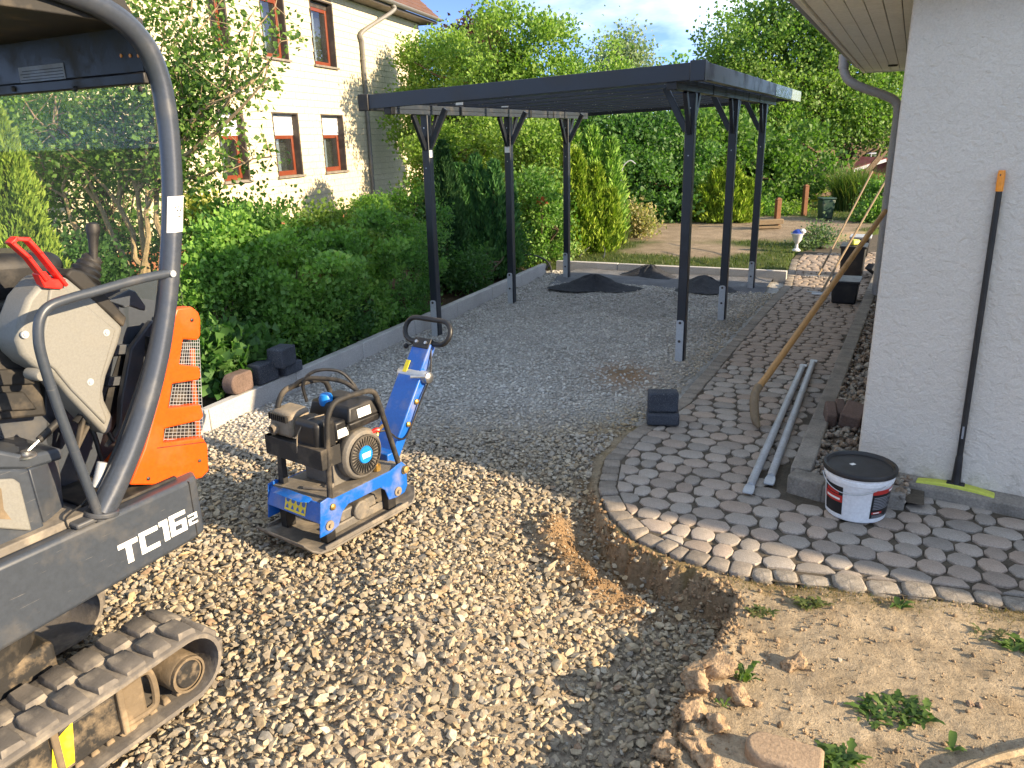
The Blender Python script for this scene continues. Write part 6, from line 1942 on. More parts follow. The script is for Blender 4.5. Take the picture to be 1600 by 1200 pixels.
mb = MB(); n = 12; pr_ = []
for k in range(n):
    a = math.pi / 2 + math.pi * k / (n - 1); pr_.append((-.055 + .062 * math.cos(a), .062 * math.sin(a)))
pr_ += [(.12, -.062), (.128, -.05), (.128, .05), (.12, .062)]
mb.prism([(x_, y_, -.02) for x_, y_ in pr_], (0, 0, .065)); mb_o = mb.build('stone_slab', stone('slab', (.33, .24, .16), .8, .95, 6, 90, .6, .005), None, .014, segs=3)
a = on_z(1222, 1172, .02); mb_o.location = (a[0], a[1], float(ground_h(a[0], a[1]))); mb_o.rotation_euler = (.06, .03, R(-24)); tag(mb_o, 'rounded brown paving slab half buried at the bottom edge', 'slab')
a, b_ = on_z(1512, 1199, .02), on_z(1600, 1170, .03)
o_ = MB(); o_.tube(bez([(a[0] - .1, a[1] - .05, .0), (a[0], a[1], .012), tuple((a + b_) / 2 + np.array([0, 0, .0])), (b_[0], b_[1], .02), (b_[0] + .2, b_[1] + .05, .02)], 4), .012, 7); tag(o_.build('stick', M['bark_pale']), 'brown stick lying in the bottom corner of the soil', 'stick')
# crumbs of earth: uncountable
r = np.random.default_rng(13)
n = 26000
x = r.uniform(-.1, 2.9, n); y = r.uniform(1.7, 3.2, n)
d = d_line(x, y, BANK); hi = in_poly(x, y, HI_POLY)
k = hi & (y < 3.2) & ~in_poly(x, y, PATH_POLY) & (r.uniform(0, 1, n) < .10 + .35 * sstep(.0, .6, fbm(x, y, 4, 61, 3)) + .5 * np.exp(-(d / .13) ** 2))
k2 = (np.exp(-((d - .22) / .10) ** 2) * (~hi) * (y > 3.05) * (y < 4.0) > r.uniform(.1, .8, n))
x, y = np.concatenate([x[k], x[k2]]), np.concatenate([y[k], y[k2]])
xx, yy = r.uniform(-.1, .9, 9000), r.uniform(3.0, 4.05, 9000); kk = ~in_poly(xx, yy, HI_POLY) & (np.exp(-((d_line(xx, yy, BANK) - .22) / .10) ** 2) > r.uniform(.15, 1.1, 9000))
dd = r.normal(-.03, .04, 3000); ii = r.integers(2, len(BANK) - 3, 3000); tt = r.uniform(0, 1, 3000)
B_ = np.array(BANK); ex_ = B_[ii] + (B_[ii + 1] - B_[ii]) * tt[:, None] + np.stack([dd, dd * .3], -1)
x = np.concatenate([x, xx[kk], ex_[:, 0]]); y = np.concatenate([y, yy[kk], ex_[:, 1]])
k = ~in_poly(x, y, PATH_POLY); x, y = x[k], y[k]
sz = np.clip(r.lognormal(math.log(.0042), .6, len(x)), .0015, .024)
sz = np.minimum(.02, sz * (1 + 1.3 * np.exp(-(d_line(x, y, BANK) / .05) ** 2) * (y > 1.9)))
ora = np.exp(-(((x - .42) / .26) ** 2 + ((y - 3.5) / .4) ** 2))[:, None]
c = (np.array([.34, .25, .16]) * (1 - ora) + np.array([.27, .165, .08]) * ora) * r.uniform(.7, 1.2, (len(x), 1))
V, F, C = stones(np.stack([x, y, ground_h(x, y) + sz * .3], -1), sz, 1, c, .75, .8, 12, 91, .3)
o = link('soil_crumbs', np_mesh('soil_crumbs', V, F, True, C), M['clod']); tag(o, 'loose crumbs of dry earth along the cut and on the soil', 'soil', kind='stuff')
# ================================================================== vegetation
LEAF_GAIN = np.array([2.0, 2.25, 2.3])
def px_m(P): return float((np.asarray(P) - CP) @ FW) / CAM_F          # metres per photo pixel at a point
def unit(v): return v / (np.linalg.norm(v, axis=-1, keepdims=True) + 1e-9)
def leaf_arrays(P, D, ln, wd, r, fold=.35, curl=.15):
    n = len(P)
    S = unit(np.cross(D, r.normal(size=(n, 3))))
    N = np.cross(S, D)
    ln = ln[:, None]; wd = wd[:, None]
    a = P; tip = P + D * ln - N * ln * curl
    mid = P + D * ln * .48
    l = mid + S * wd + N * wd * fold; q = mid - S * wd + N * wd * fold
    V = np.stack([a, l, tip, q], 1).reshape(-1, 3)
    i = np.arange(n) * 4
    F = np.stack([np.stack([i, i + 1, i + 2], -1), np.stack([i, i + 2, i + 3], -1)], 1).reshape(-1, 3)
    return V, F
def clumps_in(ells, n, r, shell=.55, rough=.28):
    vol = np.array([e[3] * e[4] * e[5] for e in ells]) ** .75; vol /= vol.sum()
    k = r.choice(len(ells), n, p=vol)
    E_ = np.array(ells)[k]
    d = unit(r.normal(size=(n, 3)))
    lump_ = 1 + rough * np.sin(d[:, 0] * 5 + k * 1.7) * np.sin(d[:, 1] * 4.3 + k) + rough * .8 * np.sin(d[:, 2] * 6.1 + k * 2.3 + d[:, 0] * 3)
    t = (shell + (1 - shell) * r.uniform(0, 1, n) ** .6) * lump_
    return E_[:, :3] + d * E_[:, 3:6] * t[:, None], d
def foliage(ells, n_cl, per, cr, leaf, pal_, r, up=.25, out=.55, ratio=.42, shell=.55, rough=.28, flat=.8, zmin=0.02, kerb_clear=False, bough=0.0, bk=11, gain=1.0):
    if bough:
        nb_c = max(5, n_cl // bk)
        Cb, db = clumps_in(ells, nb_c, r, shell, rough)
        bi = r.integers(0, nb_c, n_cl)
        dirs = unit(r.normal(size=(n_cl, 3)) + .55 * db[bi] + np.array([0, 0, .35]))
        C = Cb[bi] + dirs * (bough * r.uniform(.55, 1.0, n_cl) * r.uniform(.7, 1.25, nb_c)[bi])[:, None] * np.array([1, 1, .62])
        d = dirs
        cb_ = r.uniform(0, 1, nb_c)
    else:
        C, d = clumps_in(ells, n_cl, r, shell, rough)
    cc = r.uniform(0, 1, n_cl)
    if bough: cc = .6 * cb_[bi] + .4 * cc
    pal_ = np.array(pal_) * LEAF_GAIN * gain
    n = n_cl * per
    ci = np.repeat(np.arange(n_cl), per)
    off = r.normal(size=(n, 3)) * (cr * r.uniform(.6, 1.3, n_cl))[ci][:, None] * np.array([1, 1, flat])
    P = C[ci] + off
    D = unit(out * unit(off) + .35 * d[ci] + np.array([0, 0, up]) + .55 * r.normal(size=(n, 3)))
    ln = leaf * r.uniform(.6, 1.3, n); wd = ln * ratio * r.uniform(.8, 1.2, n)
    t = np.clip(.65 * cc[ci] + .35 * r.uniform(0, 1, n), 0, 1) * (len(pal_) - 1)
    i0 = np.minimum(t.astype(int), len(pal_) - 2); f = (t - i0)[:, None]
    col = (pal_[i0] * (1 - f) + pal_[i0 + 1] * f) * r.uniform(.85, 1.15, (n, 1))
    k = P[:, 2] > zmin
    if kerb_clear: k &= (left_of_kerb(P[:, 0], P[:, 1]) > .10 - .5 * np.clip(P[:, 2] - .45, 0, .5)) | (P[:, 1] > 12.3)
    P, D, ln, wd, col = P[k], D[k], ln[k], wd[k], col[k]
    V, F = leaf_arrays(P, D, ln, wd, r)
    return V, F, np.repeat(col, 4, axis=0), C
def local(V, b_): return V - np.asarray(b_)
def limb(mb, a, b_, r0, r1, rr_, bend=.12, n=5, sides=6):
    a, b_ = Vector(a), Vector(b_); L = (b_ - a).length
    pts = [a]
    for k in range(1, n):
        t = k / n
        pts.append(a.lerp(b_, t) + Vector((rr_.uniform(-1, 1), rr_.uniform(-1, 1), rr_.uniform(0, 1))) * bend * L * math.sin(math.pi * t) * .5)
    pts.append(b_)
    mb.tube(pts, [r0 + (r1 - r0) * k / n for k in range(n + 1)], sides, caps=False)
    return pts
def plant(name, label, cat, base_, ells, n_cl, per, cr, leaf, pal_, seed, group=None, bark='bark', stem=.05, stems=1, limbs=14, mat='leaf', **kw):
    r = np.random.default_rng(seed); rr_ = random.Random(seed)
    o = thing(name, label, cat, base_, 0, group)
    V, F, C, cl = foliage(ells, n_cl, per, cr, leaf, pal_, r, **kw)
    link('crown', np_mesh('crown', local(V, base_), F, False, C), M[mat], o)
    mb = MB()
    cen = np.mean(np.array(ells)[:, :3], axis=0)
    cl_l = local(cl, base_)
    if kw.get('kerb_clear') and cen[1] < 12.3:
        sh_ = max(0, .45 - float(left_of_kerb(cen[0], cen[1]))); cen = cen + np.array([-KLD[1], KLD[0], 0]) * sh_
    lowz = min(e[2] - e[5] for e in ells) - base_[2]
    for s_ in range(stems):
        top = local(cen, base_) + np.array([rr_.uniform(-.3, .3), rr_.uniform(-.3, .3), 0]) * (stems > 1)
        st = np.array([rr_.uniform(-.15, .15), rr_.uniform(-.15, .15), -.1]) if stems > 1 else np.array([0, 0, -.1])
        pts = limb(mb, st, top, stem, stem * .45, rr_, .1, 6, 8)
        ok_ = np.where((left_of_kerb(cl[:, 0], cl[:, 1]) > .35) | (cl[:, 1] > 12.3))[0] if kw.get('kerb_clear') else np.arange(len(cl_l))
        idx = r.choice(ok_, min(limbs, len(ok_)), replace=False)
        for q in idx:
            f = rr_.choice(pts[2:])
            limb(mb, f, cl_l[q], stem * .42, stem * .08, rr_, .15, 4, 5)
    mb.build('trunk', M[bark], o)
    return o
def el(px, py, Y, rx, ry, ryd=None):
    """ellipsoid seen at a photo position: centre at depth Y, radii from pixels"""
    c_ = on_y(px, py, Y); s_ = px_m(c_)
    return (c_[0], c_[1], c_[2], rx * s_, (ryd if ryd else (rx + ry) / 2 * s_ * .8), ry * s_)
G1 = [(.030, .060, .014), (.050, .095, .020), (.085, .140, .030), (.13, .175, .042)]          # mid green
G2 = [(.020, .045, .014), (.032, .068, .018), (.055, .10, .026)]                                # dark green
G3 = [(.055, .09, .016), (.085, .125, .022), (.13, .16, .03)]                                  # fresh yellow green
G4 = [(.055, .085, .010), (.09, .125, .014), (.14, .165, .02)]                                      # golden
G5 = [(.055, .10, .020), (.09, .15, .028), (.15, .20, .04)]                                 # lime tree
G1h = [(.035, .070, .016), (.060, .110, .022), (.10, .16, .032), (.17, .21, .05)]
G2h = [(.025, .055, .016), (.042, .085, .022), (.085, .135, .032)]
# ---- shrubs along the kerb in front of the neighbour's house
gs = 'garden shrubs behind the left kerb'
def shrub(label, ells, n, leaf, pal_, seed, per=42, cr=.11, base_px=None, **kw):
    e0 = ells[0]; sh_ = max(0, .45 - float(left_of_kerb(e0[0], e0[1]))) if e0[1] < 12.3 else 0
    b_ = (e0[0] - KLD[1] * sh_, e0[1] + KLD[0] * sh_, 0.0)
    return plant('shrub', label, 'shrub', b_, ells, n, per, cr, leaf, pal_, seed, gs, stem=.025, stems=3, limbs=10, kerb_clear=True, **kw)
shrub('loose green shrub right behind the orange engine cover', [el(345, 440, 6.55, 52, 85), el(330, 520, 6.45, 40, 60)], 170, .046, G1h, 101, 60, .055, rough=.3, up=.5, bough=.17, bk=7, gain=1.08)
shrub('broad leafy shrub in the front middle of the hedge', [el(440, 445, 6.9, 75, 90), el(500, 490, 6.95, 70, 70), el(450, 520, 6.85, 60, 50)], 320, .046, G1h, 102, 60, .055, rough=.3, up=.5, bough=.17, bk=7, gain=1.08)
shrub('glossy dark green shrub near the second kerb joint', [el(560, 450, 7.7, 75, 90), el(580, 500, 7.7, 75, 50)], 270, .046, G1, 103, 60, .055, rough=.3, up=.5, bough=.17, bk=7, gain=1.15)
shrub('dense fine leaved dark shrub by the front left post', [el(655, 440, 8.6, 72, 78), el(668, 465, 8.5, 60, 40)], 360, .032, G2h, 104, 72, .06, rough=.3, up=.4, bough=.16, bk=7, gain=1.25)
shrub('tall loose shrub with reddish tips under the left windows', [el(395, 372, 8.6, 75, 45), el(350, 385, 8.6, 45, 42)], 230, .055, G1, 105, 34, .12)
shrub('olive green shrub below the middle windows', [el(505, 372, 9.3, 58, 42), el(535, 400, 9.2, 50, 40)], 240, .050, [(.06, .09, .02), (.11, .14, .03), (.17, .19, .045)], 106, 40, .11)
shrub('clipped round bright green box ball beneath the downpipe', [el(583, 343, 10.2, 33, 32)], 330, .026, G5, 107, 40, .05, shell=.86, rough=.05, out=.9)
shrub('low wide leaved plant at the kerb next to the brown stone', [el(345, 562, 6.05, 42, 36), el(385, 552, 6.2, 30, 26)], 90, .085, G2 + [(.07, .12, .03)], 108, 22, .09, up=.5)
shrub('trailing leafy plant hanging over the kerb by the blocks', [el(482, 538, 6.95, 50, 24), el(548, 508, 7.45, 50, 26)], 130, .05, G2, 109, 30, .07)
shrub('shaded undergrowth shrub behind the middle left post', [el(745, 425, 10.1, 55, 35), el(800, 395, 11.3, 40, 30)], 200, .045, G2, 110, 36, .09)
shrub('rose bush with a few red flowers between the left posts', [el(838, 335, 12.6, 42, 62), el(850, 380, 12.4, 35, 30)], 260, .055, G1, 111, 36, .12)
shrub('tall yellow green shrub behind the middle left post', [el(850, 262, 14.5, 42, 62), el(815, 240, 15, 34, 50)], 280, .065, G3, 112, 36, .16)
shrub('small pale shrub under the golden conifer', [el(868, 392, 12.9, 30, 20), el(905, 388, 13.4, 28, 16)], 110, .04, [(.10, .13, .04), (.17, .19, .06)], 113, 34, .07)
shrub('low leafy shrub below the clipped ball by the plinth', [el(640, 330, 10.6, 42, 30), el(610, 372, 9.6, 50, 28)], 190, .045, G1, 114, 38, .10)
shrub('pale yellow twiggy shrub beside the canopy pillar', [el(318, 345, 9.4, 34, 42)], 90, .05, [(.14, .14, .03), (.22, .20, .05), (.09, .11, .02)], 115, 26, .12)
# rose flowers
a = on_y(846, 315, 12.1)
fl = thing('rose_bloom', 'orange red rose blooms on the bush between the left posts', 'flower', tuple(a))
V, F, C, _ = foliage([(a[0], a[1], a[2], .09, .06, .06)], 7, 12, .02, .032, [(.20, .025, .015), (.3, .06, .03)], np.random.default_rng(3), zmin=-9)
link('petals', np_mesh('petals', local(V, a), F, False, C), M['leaf'], fl)
mb = MB(); mb.tube([(0, 0, 0), (.01, .05, -.25), (0, .1, -.6)], .006, 5); mb.build('stem', M['bark'], fl)
# ---- conifers
def conifer(name, label, base_px, Y, tips, half, pal_, seed, n=5200, leaf=.07, group='conifers of the garden', plume=.12, lean=.2, z0=0.0):
    """upright sprays on several flame shaped columns; tips: list of (px, py)"""
    r = np.random.default_rng(seed)
    b_ = on_y(base_px[0], base_px[1], Y); b_[2] = z0
    o = thing(name, label, 'conifer', tuple(b_), 0, group)
    Vs_, Fs_, Cs_ = [], [], []; off = 0
    pal_ = np.array(pal_) * LEAF_GAIN
    mb = MB()
    for (tx, ty, hw_, share) in tips:
        t3 = on_y(tx, ty, Y + r.uniform(-.15, .15)); s_ = px_m(t3)
        H = t3[2] - z0; foot = b_ + np.array([(t3[0] - b_[0]) * .55, r.uniform(-.1, .1), 0])
        m_ = int(n * share)
        h = r.uniform(0, 1, m_) ** .85
        rad = hw_ * s_ * (np.minimum(1, (1 - h) * 1.25) ** .75) * np.minimum(1, .55 + h * 2.2)
        a = r.uniform(0, 2 * np.pi, m_)
        bunch = 1 + .22 * np.sin(a * 5 + h * 9 + seed) + .16 * np.sin(a * 9 - h * 17)
        rr_ = rad * bunch * (1 - .45 * r.uniform(0, 1, m_) ** 2.2)
        ax = foot[None] * (1 - h[:, None]) + t3[None] * h[:, None]
        P = np.stack([ax[:, 0] + rr_ * np.cos(a), ax[:, 1] + rr_ * np.sin(a), z0 + H * h], -1)
        out = np.stack([np.cos(a), np.sin(a), np.zeros(m_)], -1)
        D = unit(out * (.35 + lean * r.uniform(0, 1, m_)[:, None]) + np.array([0, 0, 1.0]) + .32 * r.normal(size=(m_, 3)))
        ln = leaf * r.uniform(.6, 1.5, m_); wd = ln * plume * r.uniform(.8, 1.6, m_)
        V, F = leaf_arrays(P, D, ln, wd, r, .5, .05)
        t = np.clip(.5 + .35 * np.sin(a * 5 + h * 9 + seed) + r.normal(0, .22, m_), 0, 1) * (len(pal_) - 1)
        i0 = np.minimum(t.astype(int), len(pal_) - 2); f = (t - i0)[:, None]
        col = (pal_[i0] * (1 - f) + pal_[i0 + 1] * f) * r.uniform(.85, 1.15, (m_, 1))
        Vs_.append(V); Fs_.append(F + off); Cs_.append(np.repeat(col, 4, axis=0)); off += len(V)
        mb.tube([tuple(local(foot, b_) - np.array([0, 0, .1])), tuple(local(ax.mean(axis=0), b_)), tuple(local(t3, b_) - np.array([0, 0, .1 * H]))], [.05, .035, .008], 7)
    link('crown', np_mesh('crown', local(np.concatenate(Vs_), b_), np.concatenate(Fs_), False, np.concatenate(Cs_)), M['needle'], o)
    mb.build('trunk', M['bark'], o)
    return o
DK = [(.012, .030, .012), (.022, .048, .016), (.035, .065, .02)]
conifer('columnar_yew', 'dark slim columnar yew left of the front left post', (694, 440), 10.4, [(690, 226, 40, 1.0)], 40, DK, 201, 11000, .07)
conifer('juniper', 'feathery blue green juniper between the two left posts', (748, 445), 11.2, [(716, 262, 34, .25), (742, 248, 38, .3), (772, 258, 38, .25), (798, 290, 28, .2)], 60, [(.022, .058, .022), (.038, .088, .028), (.06, .115, .03)], 202, 15000, .085, lean=.1)
conifer('golden_conifer', 'golden yellow conifer with upright plumes at the back left post', (915, 398), 13.4, [(884, 222, 24, .2), (902, 240, 30, .22), (932, 262, 30, .2), (955, 300, 30, .2), (905, 300, 40, .18)], 60, G4, 203, 15000, .10, lean=.35)
conifer('feathery_conifer', 'green feathery conifer leaning over the golden one', (930, 380), 14.6, [(925, 205, 40, .4), (955, 222, 34, .3), (895, 205, 30, .3)], 60, G5, 204, 9000, .12, lean=.6)
conifer('thuja', 'bright yellow green thuja seen through the cab screen', (5, 470), 6.9, [(-8, 170, 78, 1.0)], 80, [(.06, .09, .014), (.095, .13, .02), (.14, .165, .028)], 205, 15000, .06)
conifer('golden_cypress', 'rounded golden cypress between the right posts', (1137, 362), 17.2, [(1100, 292, 28, .2), (1120, 268, 30, .2), (1145, 262, 30, .25), (1170, 285, 26, .2), (1135, 300, 45, .15)], 60, G4, 206, 13000, .12, lean=.7)
# ---- open multi-stemmed tree in front of the neighbour's house
r = np.random.default_rng(301); rr_ = random.Random(301)
hb_ = on_z(228, 455, 0.0); hb_ = on_y(226, 440, 8.2); hb_[2] = 0
hz_ = thing('hazel_tree', 'open many stemmed tree with bare pale stems before the cream house', 'tree', tuple(hb_))
ends = [(330, 60, 8.6), (395, 20, 8.4), (420, 95, 8.3), (438, 65, 8.2), (345, 130, 8.5), (300, 40, 8.8), (285, 120, 8.6), (300, 190, 8.4), (255, 30, 8.9), (210, 60, 9), (140, 150, 8.9),
        (90, 180, 8.8), (40, 160, 8.9), (180, 180, 8.7), (120, 230, 8.6), (60, 240, 9.0), (200, 240, 8.6), (240, 180, 8.6), (20, 40, 9.2), (360, -20, 8.8), (300, -30, 8.8), (200, -20, 9), (425, 245, 8.0), (300, 275, 8.1), (290, 90, 8.5), (265, 240, 8.3), (430, 10, 8.6), (300, 160, 8.7)]
mb = MB(); C_ = []
forks = []
for (fx, fy, Yf) in ((215, 300, 8.4), (185, 320, 8.5), (245, 300, 8.3), (160, 330, 8.6), (228, 330, 8.2), (110, 340, 8.7)):
    f3 = local(on_y(fx, fy, Yf), hb_); st = np.array([rr_.uniform(-.22, .22), rr_.uniform(-.2, .2), -.1])
    limb(mb, st, f3, .040, .026, rr_, .10, 5, 7); forks.append(Vector(f3))
for (x_, y_, Y_) in ends:
    e3 = Vector(local(on_y(x_, y_, Y_), hb_))
    f3 = min(forks, key=lambda q: (q - e3).length + rr_.uniform(0, .5))
    pts = limb(mb, f3, e3, .022, .006, rr_, .16, 7, 6)
    for k in range(3, 8):
        for j in range(3):
            tw = pts[min(k, 7)] + Vector((rr_.gauss(0, .20), rr_.gauss(0, .20), rr_.gauss(0.02, .18)))
            mb.tube([pts[min(k, 7)], tw], [.005, .002], 4, caps=False)
            C_.append(np.array(tw)); C_.append(np.array(pts[min(k, 7)].lerp(tw, .6)))
# a long arching branch with leaves reaching out to the right
P = [on_y(x_, y_, Y_) for x_, y_, Y_ in ((250, 275, 8.3), (300, 235, 8.2), (340, 205, 8.1), (380, 165, 8.0), (420, 120, 7.9))]
mb.tube([tuple(local(p_, hb_)) for p_ in P], [.028, .024, .02, .014, .006], 6, caps=False)
for p_ in P[2:]:
    for j in range(4): C_.append(local(p_, hb_) + r.normal(0, .12, 3))
mb.build('trunk', M['bark_pale'], hz_)
C_ = np.array(C_)
C_ = C_[(r.uniform(0, 1, len(C_)) < np.where(C_[:, 0] + hb_[0] > -2.75, .50, .9))]
per = 13; n = len(C_) * per; ci = np.repeat(np.arange(len(C_)), per)
offv = r.normal(size=(n, 3)) * .085
D = unit(unit(offv) * .5 + np.array([0, 0, -.15]) + .6 * r.normal(size=(n, 3)))
ln = .062 * r.uniform(.6, 1.3, n)
V, F = leaf_arrays(C_[ci] + offv, D, ln, ln * .36, r)
pal_ = np.array(G1[:3]); t = r.uniform(0, 1.99, n); i0 = t.astype(int); f = (t - i0)[:, None]
col = (pal_[i0] * (1 - f) + pal_[np.minimum(i0 + 1, 2)] * f) * 2.2
link('crown', np_mesh('crown', V, F, False, np.repeat(col, 4, axis=0)), M['leaf'], hz_)
plant('shrub', 'green shrub seen through the cab screen below the bare stems', 'shrub', tuple(np.array([*on_y(190, 420, 9.0)[:2], 0])), [el(205, 395, 9.0, 75, 50), el(90, 330, 9.6, 110, 110), el(160, 210, 10.0, 130, 90), el(20, 175, 10.2, 100, 60)], 480, 34, .14, .055, G1, 302, gs, stem=.03, stems=3)
plant('shrub', 'dark shrub behind the console and seat of the excavator', 'shrub', tuple(np.array([*on_y(60, 470, 8.0)[:2], 0])), [el(60, 450, 8.0, 150, 70)], 260, 34, .13, .055, G2, 303, gs, stem=.03, stems=3)
# ---- trees behind
gt = 'broadleaf trees behind the carport'
def tree(name, label, base_px, Y, ells, n, leaf, pal_, seed, per=40, cr=.28, stem=.16, limbs=26, **kw):
    b_ = on_y(base_px[0], base_px[1], Y); b_ = (b_[0], b_[1], -.1)
    return plant(name, label, 'tree', b_, ells, n, per, cr, leaf, pal_, seed, gt, stem=stem, limbs=limbs, **kw)
tree('apple_tree', 'light green apple tree rising above the carport roof', (800, 330), 19, [el(690, 130, 21.5, 42, 70), el(735, 105, 20.8, 48, 62), el(790, 85, 19, 55, 68), el(850, 105, 19.2, 52, 70), el(905, 140, 19.6, 42, 55), el(720, 195, 21, 65, 40), el(800, 185, 19, 80, 55), el(880, 200, 19.4, 60, 45), el(798, 28, 19, 14, 26), el(745, 45, 18.8, 22, 14), el(878, 40, 19.3, 14, 34), el(942, 95, 19.8, 12, 30), el(815, 40, 19, 30, 20)], 1250, .082, [(.045, .08, .015), (.075, .12, .022), (.11, .15, .03), (.15, .175, .035)], 401, 40, .15, rough=.4, shell=.45, bough=.55, gain=1.05)
tree('apple_tree', 'bushy fruit tree in front of the house corner', (690, 360), 17, [el(676, 215, 17.2, 28, 42), el(708, 255, 16.8, 38, 45), el(770, 245, 16.2, 40, 40), el(672, 288, 17.0, 20, 38)], 330, .070, G3, 402, 40, .12, stem=.08, bough=.35)
tree('copper_beech', 'far dark purple tree peeking over the apple tree', (735, 300), 32, [el(735, 62, 32, 24, 16), el(740, 90, 32, 30, 30)], 130, .16, [(.025, .012, .014), (.05, .02, .022), (.04, .03, .02)], 403, 40, .35)
tree('birch_tree', 'distant greyish birch right of the apple tree', (980, 300), 42, [el(968, 95, 42, 28, 38), el(995, 110, 42, 22, 40), el(945, 120, 42, 26, 30), el(985, 70, 42, 12, 18)], 240, .16, [(.075, .095, .055), (.12, .14, .085), (.16, .175, .11)], 404, 26, .42, up=-.5)
tree('laurel_tree', 'dark layered laurel in the middle behind the carport', (1005, 350), 18.5, [el(985, 235, 18, 45, 40), el(1035, 225, 18.6, 50, 45), el(960, 270, 17.6, 30, 45), el(1010, 285, 18, 60, 45), el(1055, 290, 18.4, 40, 50), el(1000, 325, 17.6, 55, 26)], 800, .09, G2 + [(.075, .12, .03)], 405, 40, .15, flat=.5, rough=.3, bough=.55, gain=1.0)
tree('maple_tree', 'large green maple on the right with sky gaps', (1270, 340), 24, [el(1165, 75, 23.5, 30, 42), el(1205, 60, 24, 45, 55), el(1265, 70, 24, 55, 62), el(1315, 120, 24.5, 50, 55), el(1235, 140, 23.5, 62, 45), el(1370, 160, 24.5, 45, 50), el(1295, 185, 24, 65, 40), el(1170, 140, 23.5, 40, 40), el(1112, 92, 23.8, 16, 24), el(1130, 110, 23.6, 22, 26), el(1200, 200, 23.2, 45, 40), el(1255, 40, 24, 40, 35)], 1250, .100, G1[1:] + [(.11, .165, .035)], 406, 44, .19, stem=.22, rough=.3, bough=.75, gain=.78)
tree('maple_tree', 'lower darker maple hanging over the shed', (1345, 345), 21.5, [el(1240, 255, 21, 50, 42), el(1200, 285, 20.6, 38, 36), el(1395, 200, 30, 34, 40), el(1340, 205, 30, 60, 26), el(1210, 320, 20, 30, 24)], 480, .115, G1, 407, 44, .18, rough=.3, bough=.65, gain=.72)
tree('hazel_bush', 'green bush between the front right and middle right posts', (1100, 345), 20, [el(1090, 215, 20, 50, 40), el(1125, 235, 20, 45, 34), el(1075, 250, 19.6, 30, 40), el(1175, 235, 21, 45, 42)], 360, .11, G1, 408, 44, .17, bough=.6, gain=.75)
def low(label, ells, n, leaf, pal_, seed, **kw):
    e0 = ells[0]
    return plant('shrub', label, 'shrub', (e0[0], e0[1], .05), ells, n, 34, .12, leaf, pal_, seed, 'low shrubs of the far garden', stem=.02, stems=2, limbs=6, **kw)
low('low green shrub left of the squat brown post', [el(1190, 335, 18.6, 26, 20)], 110, .06, G1, 501)
low('yellow green perennial right of the squat brown post', [el(1238, 336, 19.2, 24, 18), el(1225, 345, 18.6, 14, 12)], 130, .055, G3, 502)
low('leafy climber beside the house downpipe', [el(1384, 312, 17, 18, 28), el(1368, 342, 16.6, 22, 22)], 240, .06, G1, 503)
low('thin sprig growing next to the garden urn', [el(1278, 372, 13.6, 14, 14), el(1262, 385, 13.4, 10, 8)], 40, .05, [(.05, .07, .04), (.08, .10, .06)], 504)
low('brownish seeding perennial beside the golden conifer', [el(990, 342, 15.4, 14, 24), el(1003, 352, 15.2, 12, 14)], 60, .06, [(.15, .10, .05), (.20, .16, .08), (.10, .11, .04)], 505)
low('wild flowering weeds in front of the distant post', [el(1275, 318, 22, 30, 16)], 110, .06, [(.18, .17, .04), (.12, .14, .03)], 506)
# distant wood closing the horizon: one mass
r = np.random.default_rng(601); e = []
for k in range(64):
    x_ = -46 + k * 2.0 + r.uniform(-.8, .8); y_ = 58 + r.uniform(-5, 9); h_ = r.uniform(3.0, 5.2)
    e.append((x_, y_, h_ * .62, 2.4, 2.4, h_ * .75))
V, F, C, _ = foliage(e, 2600, 26, .55, .30, G1, r, zmin=-.2)
tag(link('distant_wood', np_mesh('distant_wood', V, F, False, C), M['leaf']), 'far belt of green trees closing the view behind the gardens', 'woods', kind='stuff')
# ---- tall ornamental grass
def blades(P, h, w, lean, r, cols):
    n = len(P); a = r.uniform(0, 2 * np.pi, n)
    d = np.stack([np.cos(a), np.sin(a), np.zeros(n)], -1); s_ = np.stack([-np.sin(a), np.cos(a), np.zeros(n)], -1)
    V = []
    for t, wf in ((0, 1.0), (.4, .9), (.75, .6), (1.0, .03)):
        c_ = P + np.array([0, 0, 1.0]) * (h * (t - .25 * lean * t * t))[:, None] + d * (lean * h * t * t * .7)[:, None]
        V += [c_ + s_ * (w * wf)[:, None], c_ - s_ * (w * wf)[:, None]]
    V = np.stack(V, 1).reshape(-1, 3); i = (np.arange(n) * 8)[:, None]
    F = np.concatenate([i + np.array([[0, 1, 3, 2]]), i + np.array([[2, 3, 5, 4]]), i + np.array([[4, 5, 7, 6]])], 0)
    return V, F, np.repeat(cols, 8, axis=0)
def grass_clump(name, label, px, py, Y, R_, H, n, w, seed, pal_=((.06, .12, .03), (.10, .17, .04), (.16, .19, .06)), lean=.75, group=None, z=None, cat='grass'):
    r = np.random.default_rng(seed)
    b_ = on_y(px, py, Y); b_[2] = .05 if z is None else z
    o = thing(name, label, cat, tuple(b_), 0, group)
    a = r.uniform(0, 6.28, n); q = R_ * np.sqrt(r.uniform(0, 1, n))
    P = np.stack([q * np.cos(a), q * np.sin(a), np.zeros(n)], -1)
    V, F, C = blades(P, H * r.uniform(.55, 1.1, n), np.full(n, w) * r.uniform(.6, 1.2, n), lean * r.uniform(.3, 1.3, n), r, np.array(pal_)[r.integers(0, len(pal_), n)] * r.uniform(.8, 1.2, (n, 1)))
    link('blades', np_mesh('blades', V, F, False, C), M['leaf'], o)
    return o
grass_clump('tall_grass', 'tall clump of ornamental grass in front of the shed', 1330, 360, 19.5, .5, 1.15, 1500, .011, 701)
grass_clump('tall_grass', 'smaller grass clump at the foot of the golden conifer', 962, 380, 14.6, .25, .5, 300, .006, 702, lean=.9)
